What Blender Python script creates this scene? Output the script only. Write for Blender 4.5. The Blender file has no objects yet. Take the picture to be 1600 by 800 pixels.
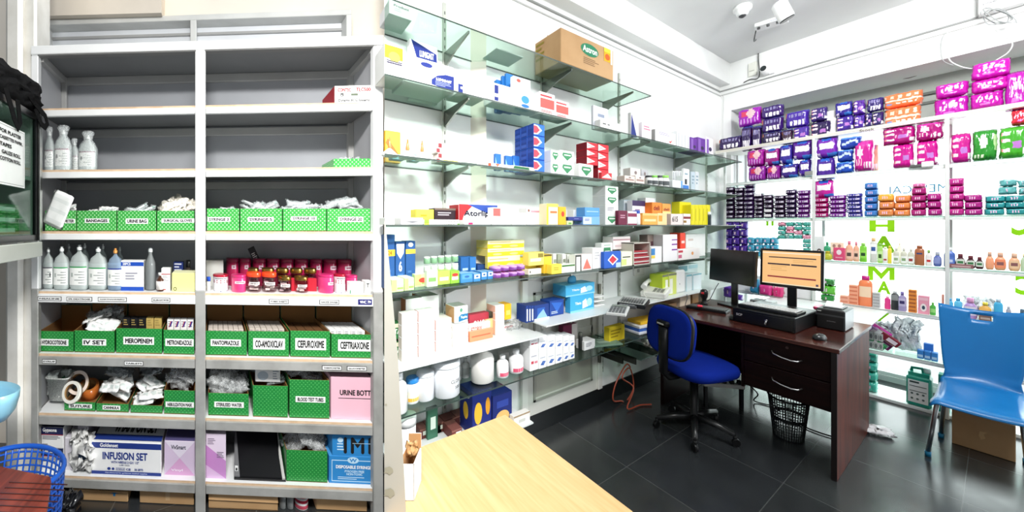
import bpy, bmesh, math, random
from mathutils import Vector, Matrix, noise
R_=math.radians
random.seed(7)
COL=bpy.context.scene.collection
# ---------------------------------------------------------------- projection facts of the photograph
PX,PY,F,H=800.,352.,551.,1.45
TH=math.atan2(760,551);S_,C_=math.sin(TH),math.cos(TH)
CX,CY=1.91,0.
def w2(X,D): return (CX+X*C_-D*S_, CY+X*S_+D*C_)
def camc(x,y):
    dx,dy=x-CX,y-CY; return (dx*C_+dy*S_, -dx*S_+dy*C_)
def onx(px,py,x0):
    u=(px-PX)/F; d=w2(u,1); k=(x0-CX)/(d[0]-CX)
    return (x0,CY+k*(d[1]-CY),H+(PY-py)*k/F,k)
def ony(px,py,y0):
    u=(px-PX)/F; d=w2(u,1); k=(y0-CY)/(d[1]-CY)
    return (CX+k*(d[0]-CX),y0,H+(PY-py)*k/F,k)
def onz(px,py,z0):
    k=(z0-H)*F/(PY-py); u=(px-PX)/F; d=w2(u*k,k); return (d[0],d[1],z0,k)
# store room (left) frame: u along the shelving, w into it
X0,D0,TU,TW=-2.4875,1.8226,.056,.842
def LW(u,w,z=0):
    x,y=w2(X0+u-TW*w, D0-TU*u+w); return Vector((x,y,z))
def uL(px,w):
    q=(px-PX)/F; return (q*D0+q*w-X0+TW*w)/(1+TU*q)
def DL(u,w): return D0-TU*u+w
_o=LW(0,0)
ML=Matrix((LW(1,0)-_o,LW(0,1)-_o,Vector((0,0,1)))).transposed()
# ---------------------------------------------------------------- materials
def lin(h):
    h=h.lstrip('#'); r=[int(h[i:i+2],16)/255 for i in (0,2,4)]
    return tuple(c/12.92 if c<=.04045 else ((c+.055)/1.055)**2.4 for c in r)+(1,)
MATS={}
FIN={'paper':(.55,0,.3),'gloss':(.28,0,.5),'film':(.18,0,.6),'matte':(.85,0,.2),'metal':(.32,1,.5),'paint':(.4,0,.4),'cloth':(.9,0,.1),'black':(.35,0,.25),'tile':(.16,0,.6)}
def M(col,fin='paper'):
    k=col+'|'+fin
    if k in MATS: return MATS[k]
    m=bpy.data.materials.new(k); m.use_nodes=True; nt=m.node_tree; n=nt.nodes; l=nt.links
    b=n['Principled BSDF']; out=n['Material Output']
    if fin in('glass','pane','clear'):
        n.remove(b); t=n.new('ShaderNodeBsdfTransparent'); t.inputs[0].default_value=lin(col)
        g=n.new('ShaderNodeBsdfGlossy'); g.inputs['Roughness'].default_value=.03
        lw=n.new('ShaderNodeLayerWeight'); lw.inputs[0].default_value=.5; pw=n.new('ShaderNodeMath'); pw.operation='POWER'; pw.inputs[1].default_value=4.0; l.new(lw.outputs['Facing'],pw.inputs[0])
        fr=n.new('ShaderNodeMath'); fr.operation='MULTIPLY_ADD'; fr.inputs[1].default_value=.3; fr.inputs[2].default_value=.03; l.new(pw.outputs[0],fr.inputs[0])
        mx=n.new('ShaderNodeMixShader'); l.new(fr.outputs[0],mx.inputs[0]); l.new(t.outputs[0],mx.inputs[1]); l.new(g.outputs[0],mx.inputs[2]); 
        if fin=='clear':
            df=n.new('ShaderNodeBsdfDiffuse'); df.inputs[0].default_value=lin(col); m2=n.new('ShaderNodeMixShader'); m2.inputs[0].default_value=.42; l.new(mx.outputs[0],m2.inputs[1]); l.new(df.outputs[0],m2.inputs[2]); mx=m2
        l.new(mx.outputs[0],out.inputs[0])
        MATS[k]=m; return m
    if fin=='emit':
        b.inputs['Base Color'].default_value=(.01,.01,.01,1); b.inputs['Roughness'].default_value=.4; b.inputs['Emission Color'].default_value=lin(col); b.inputs['Emission Strength'].default_value=1.0
        MATS[k]=m; return m
    if fin in('wrap','wrapd'):
        b.inputs['Base Color'].default_value=lin(col); b.inputs['Roughness'].default_value=.12
        nz=n.new('ShaderNodeTexNoise'); nz.inputs['Scale'].default_value=26
        mr=n.new('ShaderNodeMapRange'); mr.inputs[1].default_value=.35; mr.inputs[2].default_value=.7; mr.inputs[3].default_value=.12 if fin=='wrap' else .5; mr.inputs[4].default_value=.55 if fin=='wrap' else .95
        l.new(nz.outputs[0],mr.inputs[0]); l.new(mr.outputs[0],b.inputs['Alpha'])
        MATS[k]=m; return m
    c=lin(col); r,me,sp=FIN.get(fin,FIN['paper'])
    b.inputs['Roughness'].default_value=r; b.inputs['Metallic'].default_value=me; b.inputs['Specular IOR Level'].default_value=sp
    tc=n.new('ShaderNodeTexCoord'); nz=n.new('ShaderNodeTexNoise'); nz.inputs['Scale'].default_value=9; nz.inputs['Detail'].default_value=3
    l.new(tc.outputs['Object'],nz.inputs['Vector'])
    mx=n.new('ShaderNodeMix'); mx.data_type='RGBA'; mx.inputs[6].default_value=tuple(x*.93 for x in c[:3])+(1,); mx.inputs[7].default_value=tuple(min(1,x*1.05) for x in c[:3])+(1,)
    l.new(nz.outputs[0],mx.inputs[0]); l.new(mx.outputs[2],b.inputs['Base Color'])
    if fin in('film','cloth'):
        bp=n.new('ShaderNodeBump'); bp.inputs['Strength'].default_value=.35; bp.inputs['Distance'].default_value=.004
        n2=n.new('ShaderNodeTexNoise'); n2.inputs['Scale'].default_value=45 if fin=='film' else 400; l.new(tc.outputs['Object'],n2.inputs['Vector'])
        l.new(n2.outputs[0],bp.inputs['Height']); l.new(bp.outputs[0],b.inputs['Normal'])
    MATS[k]=m; return m
def uvmath(nt,build):
    pass
def special(name,fn):
    m=bpy.data.materials.new(name); m.use_nodes=True; fn(m.node_tree,m.node_tree.nodes,m.node_tree.links,m.node_tree.nodes['Principled BSDF']); MATS[name]=m
def dots(bg,fg,p,r,fin=.3):
    def f(nt,n,l,b):
        uv=n.new('ShaderNodeUVMap'); sp=n.new('ShaderNodeSeparateXYZ'); l.new(uv.outputs[0],sp.inputs[0])
        a=n.new('ShaderNodeMath'); a.operation='ADD'; s=n.new('ShaderNodeMath'); s.operation='SUBTRACT'
        for q in(a,s): l.new(sp.outputs[0],q.inputs[0]); l.new(sp.outputs[1],q.inputs[1])
        cb=n.new('ShaderNodeCombineXYZ'); l.new(a.outputs[0],cb.inputs[0]); l.new(s.outputs[0],cb.inputs[1])
        sc=n.new('ShaderNodeVectorMath'); sc.operation='SCALE'; sc.inputs['Scale'].default_value=1/p; l.new(cb.outputs[0],sc.inputs[0])
        fr=n.new('ShaderNodeVectorMath'); fr.operation='FRACTION'; l.new(sc.outputs[0],fr.inputs[0])
        sb=n.new('ShaderNodeVectorMath'); sb.operation='SUBTRACT'; sb.inputs[1].default_value=(.5,.5,0); l.new(fr.outputs[0],sb.inputs[0])
        ln=n.new('ShaderNodeVectorMath'); ln.operation='LENGTH'; l.new(sb.outputs[0],ln.inputs[0])
        lt=n.new('ShaderNodeMath'); lt.operation='LESS_THAN'; lt.inputs[1].default_value=r; l.new(ln.outputs['Value'],lt.inputs[0])
        mx=n.new('ShaderNodeMix'); mx.data_type='RGBA'; mx.inputs[6].default_value=lin(bg); mx.inputs[7].default_value=lin(fg)
        l.new(lt.outputs[0],mx.inputs[0]); l.new(mx.outputs[2],b.inputs['Base Color']); b.inputs['Roughness'].default_value=fin
        bp=n.new('ShaderNodeBump'); bp.inputs['Strength'].default_value=.4; bp.inputs['Distance'].default_value=.004; nz=n.new('ShaderNodeTexNoise'); nz.inputs['Scale'].default_value=14
        l.new(nz.outputs[0],bp.inputs['Height']); l.new(bp.outputs[0],b.inputs['Normal'])
    return f
special('DOTS',dots('#3fa54a','#b4e6ae',.021,.25))
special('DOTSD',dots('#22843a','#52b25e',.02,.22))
def wood(c1,c2,sc,rough,axis=0,spec=.5):
    def f(nt,n,l,b):
        tc=n.new('ShaderNodeTexCoord'); mp=n.new('ShaderNodeMapping'); l.new(tc.outputs['Object'],mp.inputs[0])
        s=[sc,sc,sc]; s[axis]=sc*.06; mp.inputs['Scale'].default_value=s
        nz=n.new('ShaderNodeTexNoise'); nz.inputs['Scale'].default_value=1; nz.inputs['Detail'].default_value=6; nz.inputs['Distortion'].default_value=1.2; l.new(mp.outputs[0],nz.inputs['Vector'])
        cr=n.new('ShaderNodeValToRGB'); cr.color_ramp.elements[0].position=.35; cr.color_ramp.elements[1].position=.68
        cr.color_ramp.elements[0].color=lin(c1); cr.color_ramp.elements[1].color=lin(c2); l.new(nz.outputs[0],cr.inputs[0]); l.new(cr.outputs[0],b.inputs['Base Color'])
        b.inputs['Roughness'].default_value=rough; b.inputs['Specular IOR Level'].default_value=spec
    return f
special('DESK',wood('#2a120f','#552a22',26,.2,0,.5))
special('DESKSIDE',wood('#3a1611','#70301f',26,.42,2,.25))
special('DRAWER',wood('#120606','#220d0b',26,.4,0,.15))
special('BIRCH',wood('#d6ac78','#e2bc8a',55,.55,0,.2))
special('REDBOARD',wood('#5a1c14','#8a3a2a',30,.35,0,.4))
def floorm(nt,n,l,b):
    tc=n.new('ShaderNodeTexCoord'); br=n.new('ShaderNodeTexBrick'); l.new(tc.outputs['Object'],br.inputs[0])
    br.offset=0; br.inputs['Scale'].default_value=1; br.inputs['Brick Width'].default_value=.6; br.inputs['Row Height'].default_value=.6; br.inputs['Mortar Size'].default_value=.002
    br.inputs['Color1'].default_value=lin('#34373a'); br.inputs['Color2'].default_value=lin('#3b3e3d'); br.inputs['Mortar'].default_value=lin('#5e615f')
    nz=n.new('ShaderNodeTexNoise'); nz.inputs['Scale'].default_value=5; nz.inputs['Detail'].default_value=8; l.new(tc.outputs['Object'],nz.inputs['Vector'])
    mx=n.new('ShaderNodeMix'); mx.data_type='RGBA'; mx.blend_type='MULTIPLY'; mx.inputs[0].default_value=.5; l.new(br.outputs[0],mx.inputs[6]); l.new(nz.outputs[0],mx.inputs[7]); l.new(mx.outputs[2],b.inputs['Base Color'])
    mr=n.new('ShaderNodeMapRange'); mr.inputs[3].default_value=.1; mr.inputs[4].default_value=.34; l.new(nz.outputs[0],mr.inputs[0]); l.new(mr.outputs[0],b.inputs['Roughness']); b.inputs['Specular IOR Level'].default_value=1.0
special('FLOOR',floorm)
def wallm(c1,c2,sc=1.2,rough=.7):
    def f(nt,n,l,b):
        tc=n.new('ShaderNodeTexCoord'); nz=n.new('ShaderNodeTexNoise'); nz.inputs['Scale'].default_value=sc; nz.inputs['Detail'].default_value=6; l.new(tc.outputs['Object'],nz.inputs['Vector'])
        cr=n.new('ShaderNodeValToRGB'); cr.color_ramp.elements[0].position=.3; cr.color_ramp.elements[1].position=.6; cr.color_ramp.elements[0].color=lin(c1); cr.color_ramp.elements[1].color=lin(c2)
        l.new(nz.outputs[0],cr.inputs[0]); l.new(cr.outputs[0],b.inputs['Base Color']); b.inputs['Roughness'].default_value=rough
    return f
special('WALL',wallm('#eef0ee','#f6f8f6')); special('CEIL',wallm('#dcdedd','#e6e8e7')); special('CREAM',wallm('#e6dccd','#f0e8dc'))
special('STEEL',wallm('#9a9a98','#a8a8a6',3,.4)); special('STEELW',wallm('#e6e7e6','#f2f3f2',3,.35)); special('STEELD',wallm('#5d5f61','#696b6c',2,.5)); special('STEELR',wallm('#8f8f8b','#a9a9a5',8,.35))  # same grey steel: whitest copy has glare painted in, darkest copy has shade
special('WINF',wallm('#c9cac7','#d8d9d6',5,.4)); special('PILLAR',wallm('#c9c6bd','#e8e6e0',4,.6)); special('PIPBOARD',wallm('#c7a888','#d8bb9c',20,.6)); special('CARTON',wallm('#b08a5e','#bd986c',5,.75)); special('CARTOND',wallm('#8f6c46','#9c784f',5,.8))
def mesh_cloth(nt,n,l,b): b.inputs['Base Color'].default_value=lin('#0a1a8c'); b.inputs['Roughness'].default_value=.85
MATS['BLUECLOTH']=M('#0b2688','cloth')
def foil(nt,n,l,b): b.inputs['Base Color'].default_value=lin('#b9b5ac'); b.inputs['Roughness'].default_value=.35; b.inputs['Metallic'].default_value=.4
special('FOIL',foil)
def getm(k):
    if isinstance(k,tuple): return M(*k)
    if k in MATS: return MATS[k]
    return M(k)
# ---------------------------------------------------------------- mesh buffer
class Buf:
    def __init__(s): s.v=[];s.f=[];s.m=[];s.uv=[];s.smooth=set();s.xf=None
    def addv(s,p):
        p=Vector(p)
        if s.xf is not None: p=s.xf@p
        s.v.append(p); return len(s.v)-1
    def face(s,ids,m,uv=None,sm=False):
        s.f.append(tuple(ids)); s.m.append(m); s.uv.append(uv)
        if sm: s.smooth.add(len(s.f)-1)
    def poly(s,pts,m,uv=None): s.face([s.addv(p) for p in pts],m,uv)
    def box(s,x0,x1,y0,y1,z0,z1,m,b=0.,mf=None):
        """mf: dict of face letter (f,k,l,r,t,b) -> material"""
        mf=mf or {}
        if x1<x0:x0,x1=x1,x0
        if y1<y0:y0,y1=y1,y0
        if z1<z0:z0,z1=z1,z0
        b=min(b,(x1-x0)*.3,(y1-y0)*.3,(z1-z0)*.3)
        X=(x0,x1);Y=(y0,y1);Z=(z0,z1)
        idx={}
        sg=(1,-1)
        for i in(0,1):
            for j in(0,1):
                for k in(0,1):
                    if b<=0:
                        a=s.addv((X[i],Y[j],Z[k])); idx[i,j,k]=(a,a,a)
                    else:
                        bx,by,bz=b*sg[i],b*sg[j],b*sg[k]
                        idx[i,j,k]=(s.addv((X[i],Y[j]+by,Z[k]+bz)),s.addv((X[i]+bx,Y[j],Z[k]+bz)),s.addv((X[i]+bx,Y[j]+by,Z[k])))
        def q(cs,a,m_,uvf):
            ids=[idx[c][a] for c in cs]; s.face(ids,m_,[uvf(s_c) for s_c in cs])
        fx=lambda c:(Y[c[1]],Z[c[2]]); fy=lambda c:(X[c[0]],Z[c[2]]); fz=lambda c:(X[c[0]],Y[c[1]])
        q([(0,1,0),(0,0,0),(0,0,1),(0,1,1)],0,mf.get('l',m),fx); q([(1,0,0),(1,1,0),(1,1,1),(1,0,1)],0,mf.get('r',m),fx)
        q([(0,0,0),(1,0,0),(1,0,1),(0,0,1)],1,mf.get('f',m),fy); q([(1,1,0),(0,1,0),(0,1,1),(1,1,1)],1,mf.get('k',m),fy)
        q([(0,1,0),(1,1,0),(1,0,0),(0,0,0)],2,mf.get('b',m),fz); q([(0,0,1),(1,0,1),(1,1,1),(0,1,1)],2,mf.get('t',m),fz)
        if b>0:
            for i in(0,1):
                for j in(0,1):
                    s.face([idx[i,j,0][0],idx[i,j,0][1],idx[i,j,1][1],idx[i,j,1][0]],m)
                    s.face([idx[i,0,j][0],idx[i,0,j][2],idx[i,1,j][2],idx[i,1,j][0]],m)
                    s.face([idx[0,i,j][1],idx[0,i,j][2],idx[1,i,j][2],idx[1,i,j][1]],m)
                    for k in(0,1): s.face(list(idx[i,j,k]),m)
        return s
    def lathe(s,prof,m,seg=20,cx=0,cy=0,sx=1,sy=1,z=0,cap=True,ms=None,pw=2.0):
        rings=[]
        for r,zz in prof:
            ring=[]
            for k in range(seg):
                a=2*math.pi*k/seg; ca,sa=math.cos(a),math.sin(a)
                if pw!=2: ca=math.copysign(abs(ca)**(2/pw),ca); sa=math.copysign(abs(sa)**(2/pw),sa)
                ring.append(s.addv((cx+r*sx*ca,cy+r*sy*sa,z+zz)))
            rings.append(ring)
        for i in range(len(rings)-1):
            mm=ms[i] if ms else m
            for k in range(seg):
                k2=(k+1)%seg; s.face([rings[i][k],rings[i][k2],rings[i+1][k2],rings[i+1][k]],mm,None,True)
        if cap: s.face(rings[0][::-1],ms[0] if ms else m); s.face(rings[-1],ms[-1] if ms else m)
        return s
    def cyl(s,r,z0,z1,m,cx=0,cy=0,seg=20,sx=1,sy=1): return s.lathe([(r*.97,z0),(r,z0+.002),(r,z1-.002),(r*.97,z1)],m,seg,cx,cy,sx,sy)
    def tube(s,pts,r,m,seg=8,closed=False):
        pts=[Vector(p) for p in pts]; n=len(pts); rings=[]; up=Vector((0,0,1)); prev=None
        for i,p in enumerate(pts):
            a=pts[i-1] if (i>0 or closed) else p; b=pts[(i+1)%n] if (i<n-1 or closed) else p
            t=(b-a).normalized() if (b-a).length>1e-9 else Vector((0,0,1))
            if prev is None: prev=t.orthogonal().normalized()
            prev=(prev-t*prev.dot(t)); prev=prev.normalized() if prev.length>1e-6 else t.orthogonal().normalized()
            q=t.cross(prev); rr=r[i] if isinstance(r,(list,tuple)) else r
            rings.append([s.addv(p+(prev*math.cos(2*math.pi*k/seg)+q*math.sin(2*math.pi*k/seg))*rr) for k in range(seg)])
        for i in range(n-1 if not closed else n):
            A,B=rings[i],rings[(i+1)%n]
            for k in range(seg):
                k2=(k+1)%seg; s.face([A[k],A[k2],B[k2],B[k]],m,None,True)
        if not closed: s.face(rings[0][::-1],m); s.face(rings[-1],m)
        return s
    def prism(s,pts,z0,z1,m,mt=None):
        a=[s.addv((p[0],p[1],z0)) for p in pts]; b=[s.addv((p[0],p[1],z1)) for p in pts]; n=len(pts)
        s.face(a[::-1],m); s.face(b,mt or m,[(p[0],p[1]) for p in pts])
        for i in range(n): s.face([a[i],a[(i+1)%n],b[(i+1)%n],b[i]],m)
        return s
    def pouch(s,w,h,t,m,nu=14,nv=8,pat=None,n=4.,crump=.0,seed=0,cx=0,cz=0,cy=0,fin=.0,ends=0):
        """pillow pack standing in the xz plane, thickness along y; base z=cz; pat(u,v)->material for the front"""
        off=Vector((seed*3.1,seed*1.7,seed*.9))
        def P(i,j,sd):
            u=i/nu;v=j/nv;a=abs(2*u-1);c=abs(2*v-1)
            th=max(0,(1-a**n))**.5*max(0,(1-c**n))**.5
            x=(u-.5)*w*(1-.04*(1-c**2) if a>.999 else 1);z=v*h
            # pinch the corners a little
            x*=1-.05*c**6*a; zc=(z-h/2)*(1-.05*a**6)+h/2
            y=sd*t/2*th
            if crump:
                q=Vector((x*16/max(w,.05)*.12,zc*14/max(h,.05)*.1,0))
                y+=crump*noise.noise(q*6+off)*(.4+th)
                x+=crump*.8*noise.noise(q*5+off*2); zc+=crump*.8*noise.noise(q*5+off*3)*(1 if v>0 else .2)
            return (cx+x,cy+y,cz+max(0,zc))
        fr=[[s.addv(P(i,j,-1)) for j in range(nv+1)] for i in range(nu+1)]
        bk=[[fr[i][j] if i in(0,nu) or j in(0,nv) else s.addv(P(i,j,1)) for j in range(nv+1)] for i in range(nu+1)]
        for i in range(nu):
            for j in range(nv):
                mm=(pat((i+.5)/nu,(j+.5)/nv) if pat else None) or m
                s.face([fr[i][j],fr[i+1][j],fr[i+1][j+1],fr[i][j+1]],mm,None,True)
                s.face([bk[i][j],bk[i][j+1],bk[i+1][j+1],bk[i+1][j]],(pat and pat((i+.5)/nu,(j+.5)/nv)) or m,None,True)
        return s
    def build(s,name,parent=None,bake=None):
        me=bpy.data.meshes.new(name); vs=[(bake@p) if bake is not None else p for p in s.v]
        me.from_pydata(vs,[],s.f)
        keys=[];
        for k in s.m:
            if k not in keys: keys.append(k)
        for k in keys: me.materials.append(getm(k))
        ix={k:i for i,k in enumerate(keys)}
        me.polygons.foreach_set('material_index',[ix[k] for k in s.m])
        sm=[i in s.smooth for i in range(len(s.f))]; me.polygons.foreach_set('use_smooth',sm)
        if any(s.uv):
            L=me.uv_layers.new(name='UVMap'); li=0
            for fi,f in enumerate(s.f):
                u=s.uv[fi]
                for k in range(len(f)):
                    if u: L.data[li].uv=u[k]
                    li+=1
        if bake is not None and bake.determinant()<0: me.flip_normals()
        me.validate(); me.update()
        o=bpy.data.objects.new(name,me); COL.objects.link(o)
        if parent: o.parent=parent
        return o
# ---------------------------------------------------------------- text
_tc={}
def text_polys(t,bold=0):
    if (t,bold) in _tc: return _tc[t,bold]
    cu=bpy.data.curves.new('t','FONT'); cu.body=t; cu.size=1; cu.resolution_u=3; cu.offset=bold
    o=bpy.data.objects.new('t',cu); COL.objects.link(o)
    dg=bpy.context.evaluated_depsgraph_get(); dg.update()
    me=bpy.data.meshes.new_from_object(o.evaluated_get(dg))
    vs=[v.co.copy() for v in me.vertices]; fs=[tuple(p.vertices) for p in me.polygons]
    bpy.data.objects.remove(o); bpy.data.curves.remove(cu); bpy.data.meshes.remove(me)
    if vs:
        x0=min(v.x for v in vs);x1=max(v.x for v in vs);y0=min(v.y for v in vs);y1=max(v.y for v in vs)
        vs=[((v.x-x0)/(x1-x0+1e-9),(v.y-y0)/(y1-y0+1e-9)) for v in vs]
    _tc[t,bold]=(vs,fs); return _tc[t,bold]
# faces helpers: map (a,b) 0..1 on a face of the box (x0..z1) lifted by e
def facemap(bx,face,e):
    x0,x1,y0,y1,z0,z1=bx
    if face=='f': return lambda a,b:(x0+a*(x1-x0),y0-e,z0+b*(z1-z0))
    if face=='l': return lambda a,b:(x0-e,y1+a*(y0-y1),z0+b*(z1-z0))
    if face=='r': return lambda a,b:(x1+e,y0+a*(y1-y0),z0+b*(z1-z0))
    if face=='t': return lambda a,b:(x0+a*(x1-x0),y0+b*(y1-y0),z1+e)
    if face=='k': return lambda a,b:(x1+a*(x0-x1),y1+e,z0+b*(z1-z0))
def decorate(buf,bx,decs):
    """dec: (face,'r',a0,b0,a1,b1,col) rect | (face,'o',ca,cb,ra,rb,col) oval | (face,'t',a0,b0,a1,b1,col,text) | (face,'p',[(a,b)..],col) | (face,'n',a0,b0,a1,b1,col,lines)"""
    e=.0007
    for d in decs:
        e+=.00025; fm=facemap(bx,d[0],e); k=d[1]
        if k=='r': a0,b0,a1,b1,c=d[2:7]; buf.poly([fm(a0,b0),fm(a1,b0),fm(a1,b1),fm(a0,b1)],c)
        elif k=='o':
            ca,cb,ra,rb,c=d[2:7]; buf.poly([fm(ca+ra*math.cos(t*math.pi/10),cb+rb*math.sin(t*math.pi/10)) for t in range(20)],c)
        elif k=='p': buf.poly([fm(*p) for p in d[2]],d[3])
        elif k=='t':
            a0,b0,a1,b1,c,t=d[2:8]; vs,fs=text_polys(t); n_=max(2,len(t)); sx=.075*(a1-a0)/n_; sy=.05*(b1-b0)
            for q,(ox,oy) in enumerate(((-1,0),(1,0),(0,1),(0,-1))):
                fm=facemap(bx,d[0],e+q*.00004); ids=[buf.addv(fm(a0+x*(a1-a0)+ox*sx,b0+y*(b1-b0)+oy*sy)) for x,y in vs]
                for f in fs: buf.face([ids[i] for i in f],c)
        elif k=='n':
            a0,b0,a1,b1,c,n=d[2:8]; st=(b1-b0)/n; rr=random.Random(int(a0*100+b1*77+n))
            for i in range(n):
                y=b1-i*st; w=(a1-a0)*rr.uniform(.6,1); buf.poly([fm(a0,y-st*.45),fm(a0+w,y-st*.45),fm(a0+w,y),fm(a0,y)],c)
# ---------------------------------------------------------------- things
class Fr: pass
FL,FR,FB,FW='L','R','B','W'
LABELS={}
SYN=[(' one of ',' of '),(' standing ',' '),('hand-lettered','lettered')]
def fit(t):
    if not t: return t
    for a,c in ((' glass shelf',' shelf'),(' on the third window level',' on window level three'),(' from the left',' from left'),(' from the bottom',' from bottom'),(' standing behind',' behind'),(' standing on',' on'),(' in the ',' in '),(' of the ',' of '),(' on the ',' on '),(' with a ',' with '),(' behind the ',' behind '),(' beside the ',' beside '),(' in front of',' before'),(' the ',' '),(' a ',' '),(' one',''),(' of ',' ')):
        if len(t.replace('-',' ').split())<=16: break
        t=t.replace(a,c)
    if len(t.replace('-',' ').split())>16: print('LONG',t)
    return t
def root_loc(fr,p):
    if fr==FL: return LW(*p)
    return Vector(p)
class Thing:
    def __init__(s,name,label,cat,fr,pos,rot=0,group=None,kind=None):
        s.name,s.label,s.cat,s.fr,s.pos,s.rot,s.group,s.kind=name,fit(label),cat,fr,pos,rot,group,kind; s.parts=[]
    def part(s,name,buf,label=None,subs=None): s.parts.append((name,buf,label,subs or [])); return s
    def done(s):
        bake=None; rz=s.rot
        if s.fr==FL: bake=ML@Matrix.Rotation(s.rot,3,'Z'); rz=0
        elif s.fr==FR: rz+=math.pi/2
        if len(s.parts)==1 and not s.parts[0][3]: r=s.parts[0][1].build(s.name,None,bake)
        else:
            r=bpy.data.objects.new(s.name,None); COL.objects.link(r); r.empty_display_size=.05
            for n,b,lb,subs in s.parts:
                o=b.build(n,r,bake)
                if lb:o['label']=lb
                for (n2,b2,*l2) in subs:
                    q=b2.build(n2,o,bake)
                    if l2:q['label']=l2[0]
        r.location=root_loc(s.fr,s.pos); r.rotation_euler=(0,0,rz)
        if s.kind: r['kind']=s.kind
        if s.kind!='structure':
            r['label']=s.label; r['category']=s.cat; LABELS.setdefault(s.label,[]).append(r)
        if s.group: r['group']=s.group
        return r
def copy_tree(o,loc,label=None,rot=None,scale=None):
    c=o.copy(); COL.objects.link(c); c.location=loc
    if rot is not None:c.rotation_euler=rot
    if scale is not None:c.scale=scale
    if label: c['label']=label; LABELS.setdefault(label,[]).append(c)
    for ch in o.children:
        d=ch.copy(); COL.objects.link(d); d.parent=c
        for g in ch.children:
            e=g.copy(); COL.objects.link(e); e.parent=d
    return c
def struct(name,buf,loc=(0,0,0),bake=None,parent=None):
    o=buf.build(name,parent,bake); o.location=loc
    if not parent:o['kind']='structure'
    return o
def bbox(w,d,h): return (-w/2,w/2,-d/2,d/2,0,h)
WORLD_BACK=.42; WORLD_STREET=4.0
LIGHTS=[
 ('store_lamp',(w2(.15,-.2)[0],w2(.15,-.2)[1],2.78),(1.91-1.45*C_-1.7*S_,-1.45*S_+1.7*C_,1.3),.7,.15,58,(1,.99,.97)),
 ('shop_lamp',(2.25,2.3,3.1),(.9,4.4,2.5),.9,.4,62,(1,1,1)),  # unseen fill light, added to brighten the back wall and header
]
# ================================================================ camera, light, setting
sc=bpy.context.scene
cam=bpy.data.cameras.new('camera'); co=bpy.data.objects.new('camera',cam); COL.objects.link(co)
co.location=(CX,CY,H); co.rotation_euler=(math.pi/2,0,TH); cam.sensor_width=36; cam.lens=36*F/1600; cam.shift_y=-.03; cam.clip_start=.02
sc.camera=co
sc.view_settings.view_transform='Standard'; sc.view_settings.look='None'; sc.view_settings.gamma=1; sc.view_settings.use_curve_mapping=False
sc.view_settings.exposure=0.12
sc.cycles.use_denoising=True; sc.cycles.transparent_max_bounces=24; sc.cycles.max_bounces=10; sc.cycles.caustics_reflective=False; sc.cycles.caustics_refractive=False
sc.cycles.sample_clamp_indirect=6
wd=bpy.data.worlds.new('world'); sc.world=wd; wd.use_nodes=True
wb=wd.node_tree.nodes['Background']; wb.inputs[0].default_value=(.93,.97,1,1)
_n=wd.node_tree.nodes; _l=wd.node_tree.links; _wtc=_n.new('ShaderNodeTexCoord'); _sx=_n.new('ShaderNodeSeparateXYZ'); _l.new(_wtc.outputs['Generated'],_sx.inputs[0])
_mr=_n.new('ShaderNodeMapRange'); _mr.inputs[1].default_value=.1; _mr.inputs[2].default_value=.5; _mr.inputs[3].default_value=WORLD_BACK; _mr.inputs[4].default_value=WORLD_STREET; _l.new(_sx.outputs['Y'],_mr.inputs[0]); _l.new(_mr.outputs[0],wb.inputs[1])

def area(name,loc,target,sx,sy,power,col=(1,1,1)):
    l=bpy.data.lights.new(name,'AREA'); l.shape='RECTANGLE'; l.size=sx; l.size_y=sy; l.energy=power; l.color=col
    o=bpy.data.objects.new(name,l); COL.objects.link(o); o.location=loc
    o.rotation_euler=(Vector(target)-Vector(loc)).to_track_quat('-Z','Y').to_euler(); return o
for n,l,t,a,b,p,c in LIGHTS:
    _a=area(n,l,t,a,b,p,c)
    if n=='store_lamp': _a.data.spread=R_(110)
YB=4.386; ZC=3.3
# floor (both rooms), walls of the shop
b=Buf(); b.box(-4.5,4,-1.5,7,-.05,0,'FLOOR'); struct('floor',b)
b=Buf(); b.box(-.1,2.9,.46,5.2,ZC,ZC+.06,'CEIL'); b.box(-.1,2.9,-1.2,.46,ZC,ZC+.06,'CEIL'); struct('ceiling',b)
# left shop wall: slab whose near end is cut along the edge of the opening
ye=onx(600.5,0,0)[1]
b=Buf(); e0=onx(600.5,0,0); e1=ony(600.5,0,0) 
ex=-.09; kk=(ex-CX)/(0-CX); e2=(ex,CY+kk*(e0[1]-CY))
b.prism([(0,ye),(0,YB+.8),(-.09,YB+.8),(ex,e2[1])],0,ZC,'WALL'); struct('wall_left',b)
# back wall of the shop: end return, header above the window recess
b=Buf(); b.box(0,.12,YB,YB+.6,0,2.76,'WALL'); b.box(0,2.9,YB,YB+.42,2.76,ZC,'WALL'); b.box(.12,2.9,YB+.42,YB+.47,2.36,ZC,('#a9b0a8','matte')); b.box(.12,2.9,YB+.36,YB+.42,0,.05,'WALL')
struct('wall_back',b)
# shallow beam along the left wall
b=Buf(); b.box(0,.11,ye+.3,YB,3.06,ZC,'WALL'); struct('trim_1',b)
b=Buf(); b.box(.0,.012,ye,YB,0,.13,('#1d2021','gloss'),.002); struct('baseboard_left',b)
# thin cable ducts along both walls
def duct(name,z,t,col):
    b=Buf(); b.box(.0,t,ye+.5,YB,z,z+t,col,.002); b.box(0,2.85,YB-t,YB,z,z+t,col,.002); struct(name,b)
duct('trim_2',3.0,.014,('#9a9d9b','gloss')); duct('trim_3',2.955,.01,('#c8cac8','gloss'))
b=Buf()
for zz,yy in((2.52,YB+.40),(2.60,YB+.39)): b.box(.12,2.85,yy,yy+.02,zz,zz+.022,('#6d726d','matte'))
struct('trim_4',b)
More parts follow.
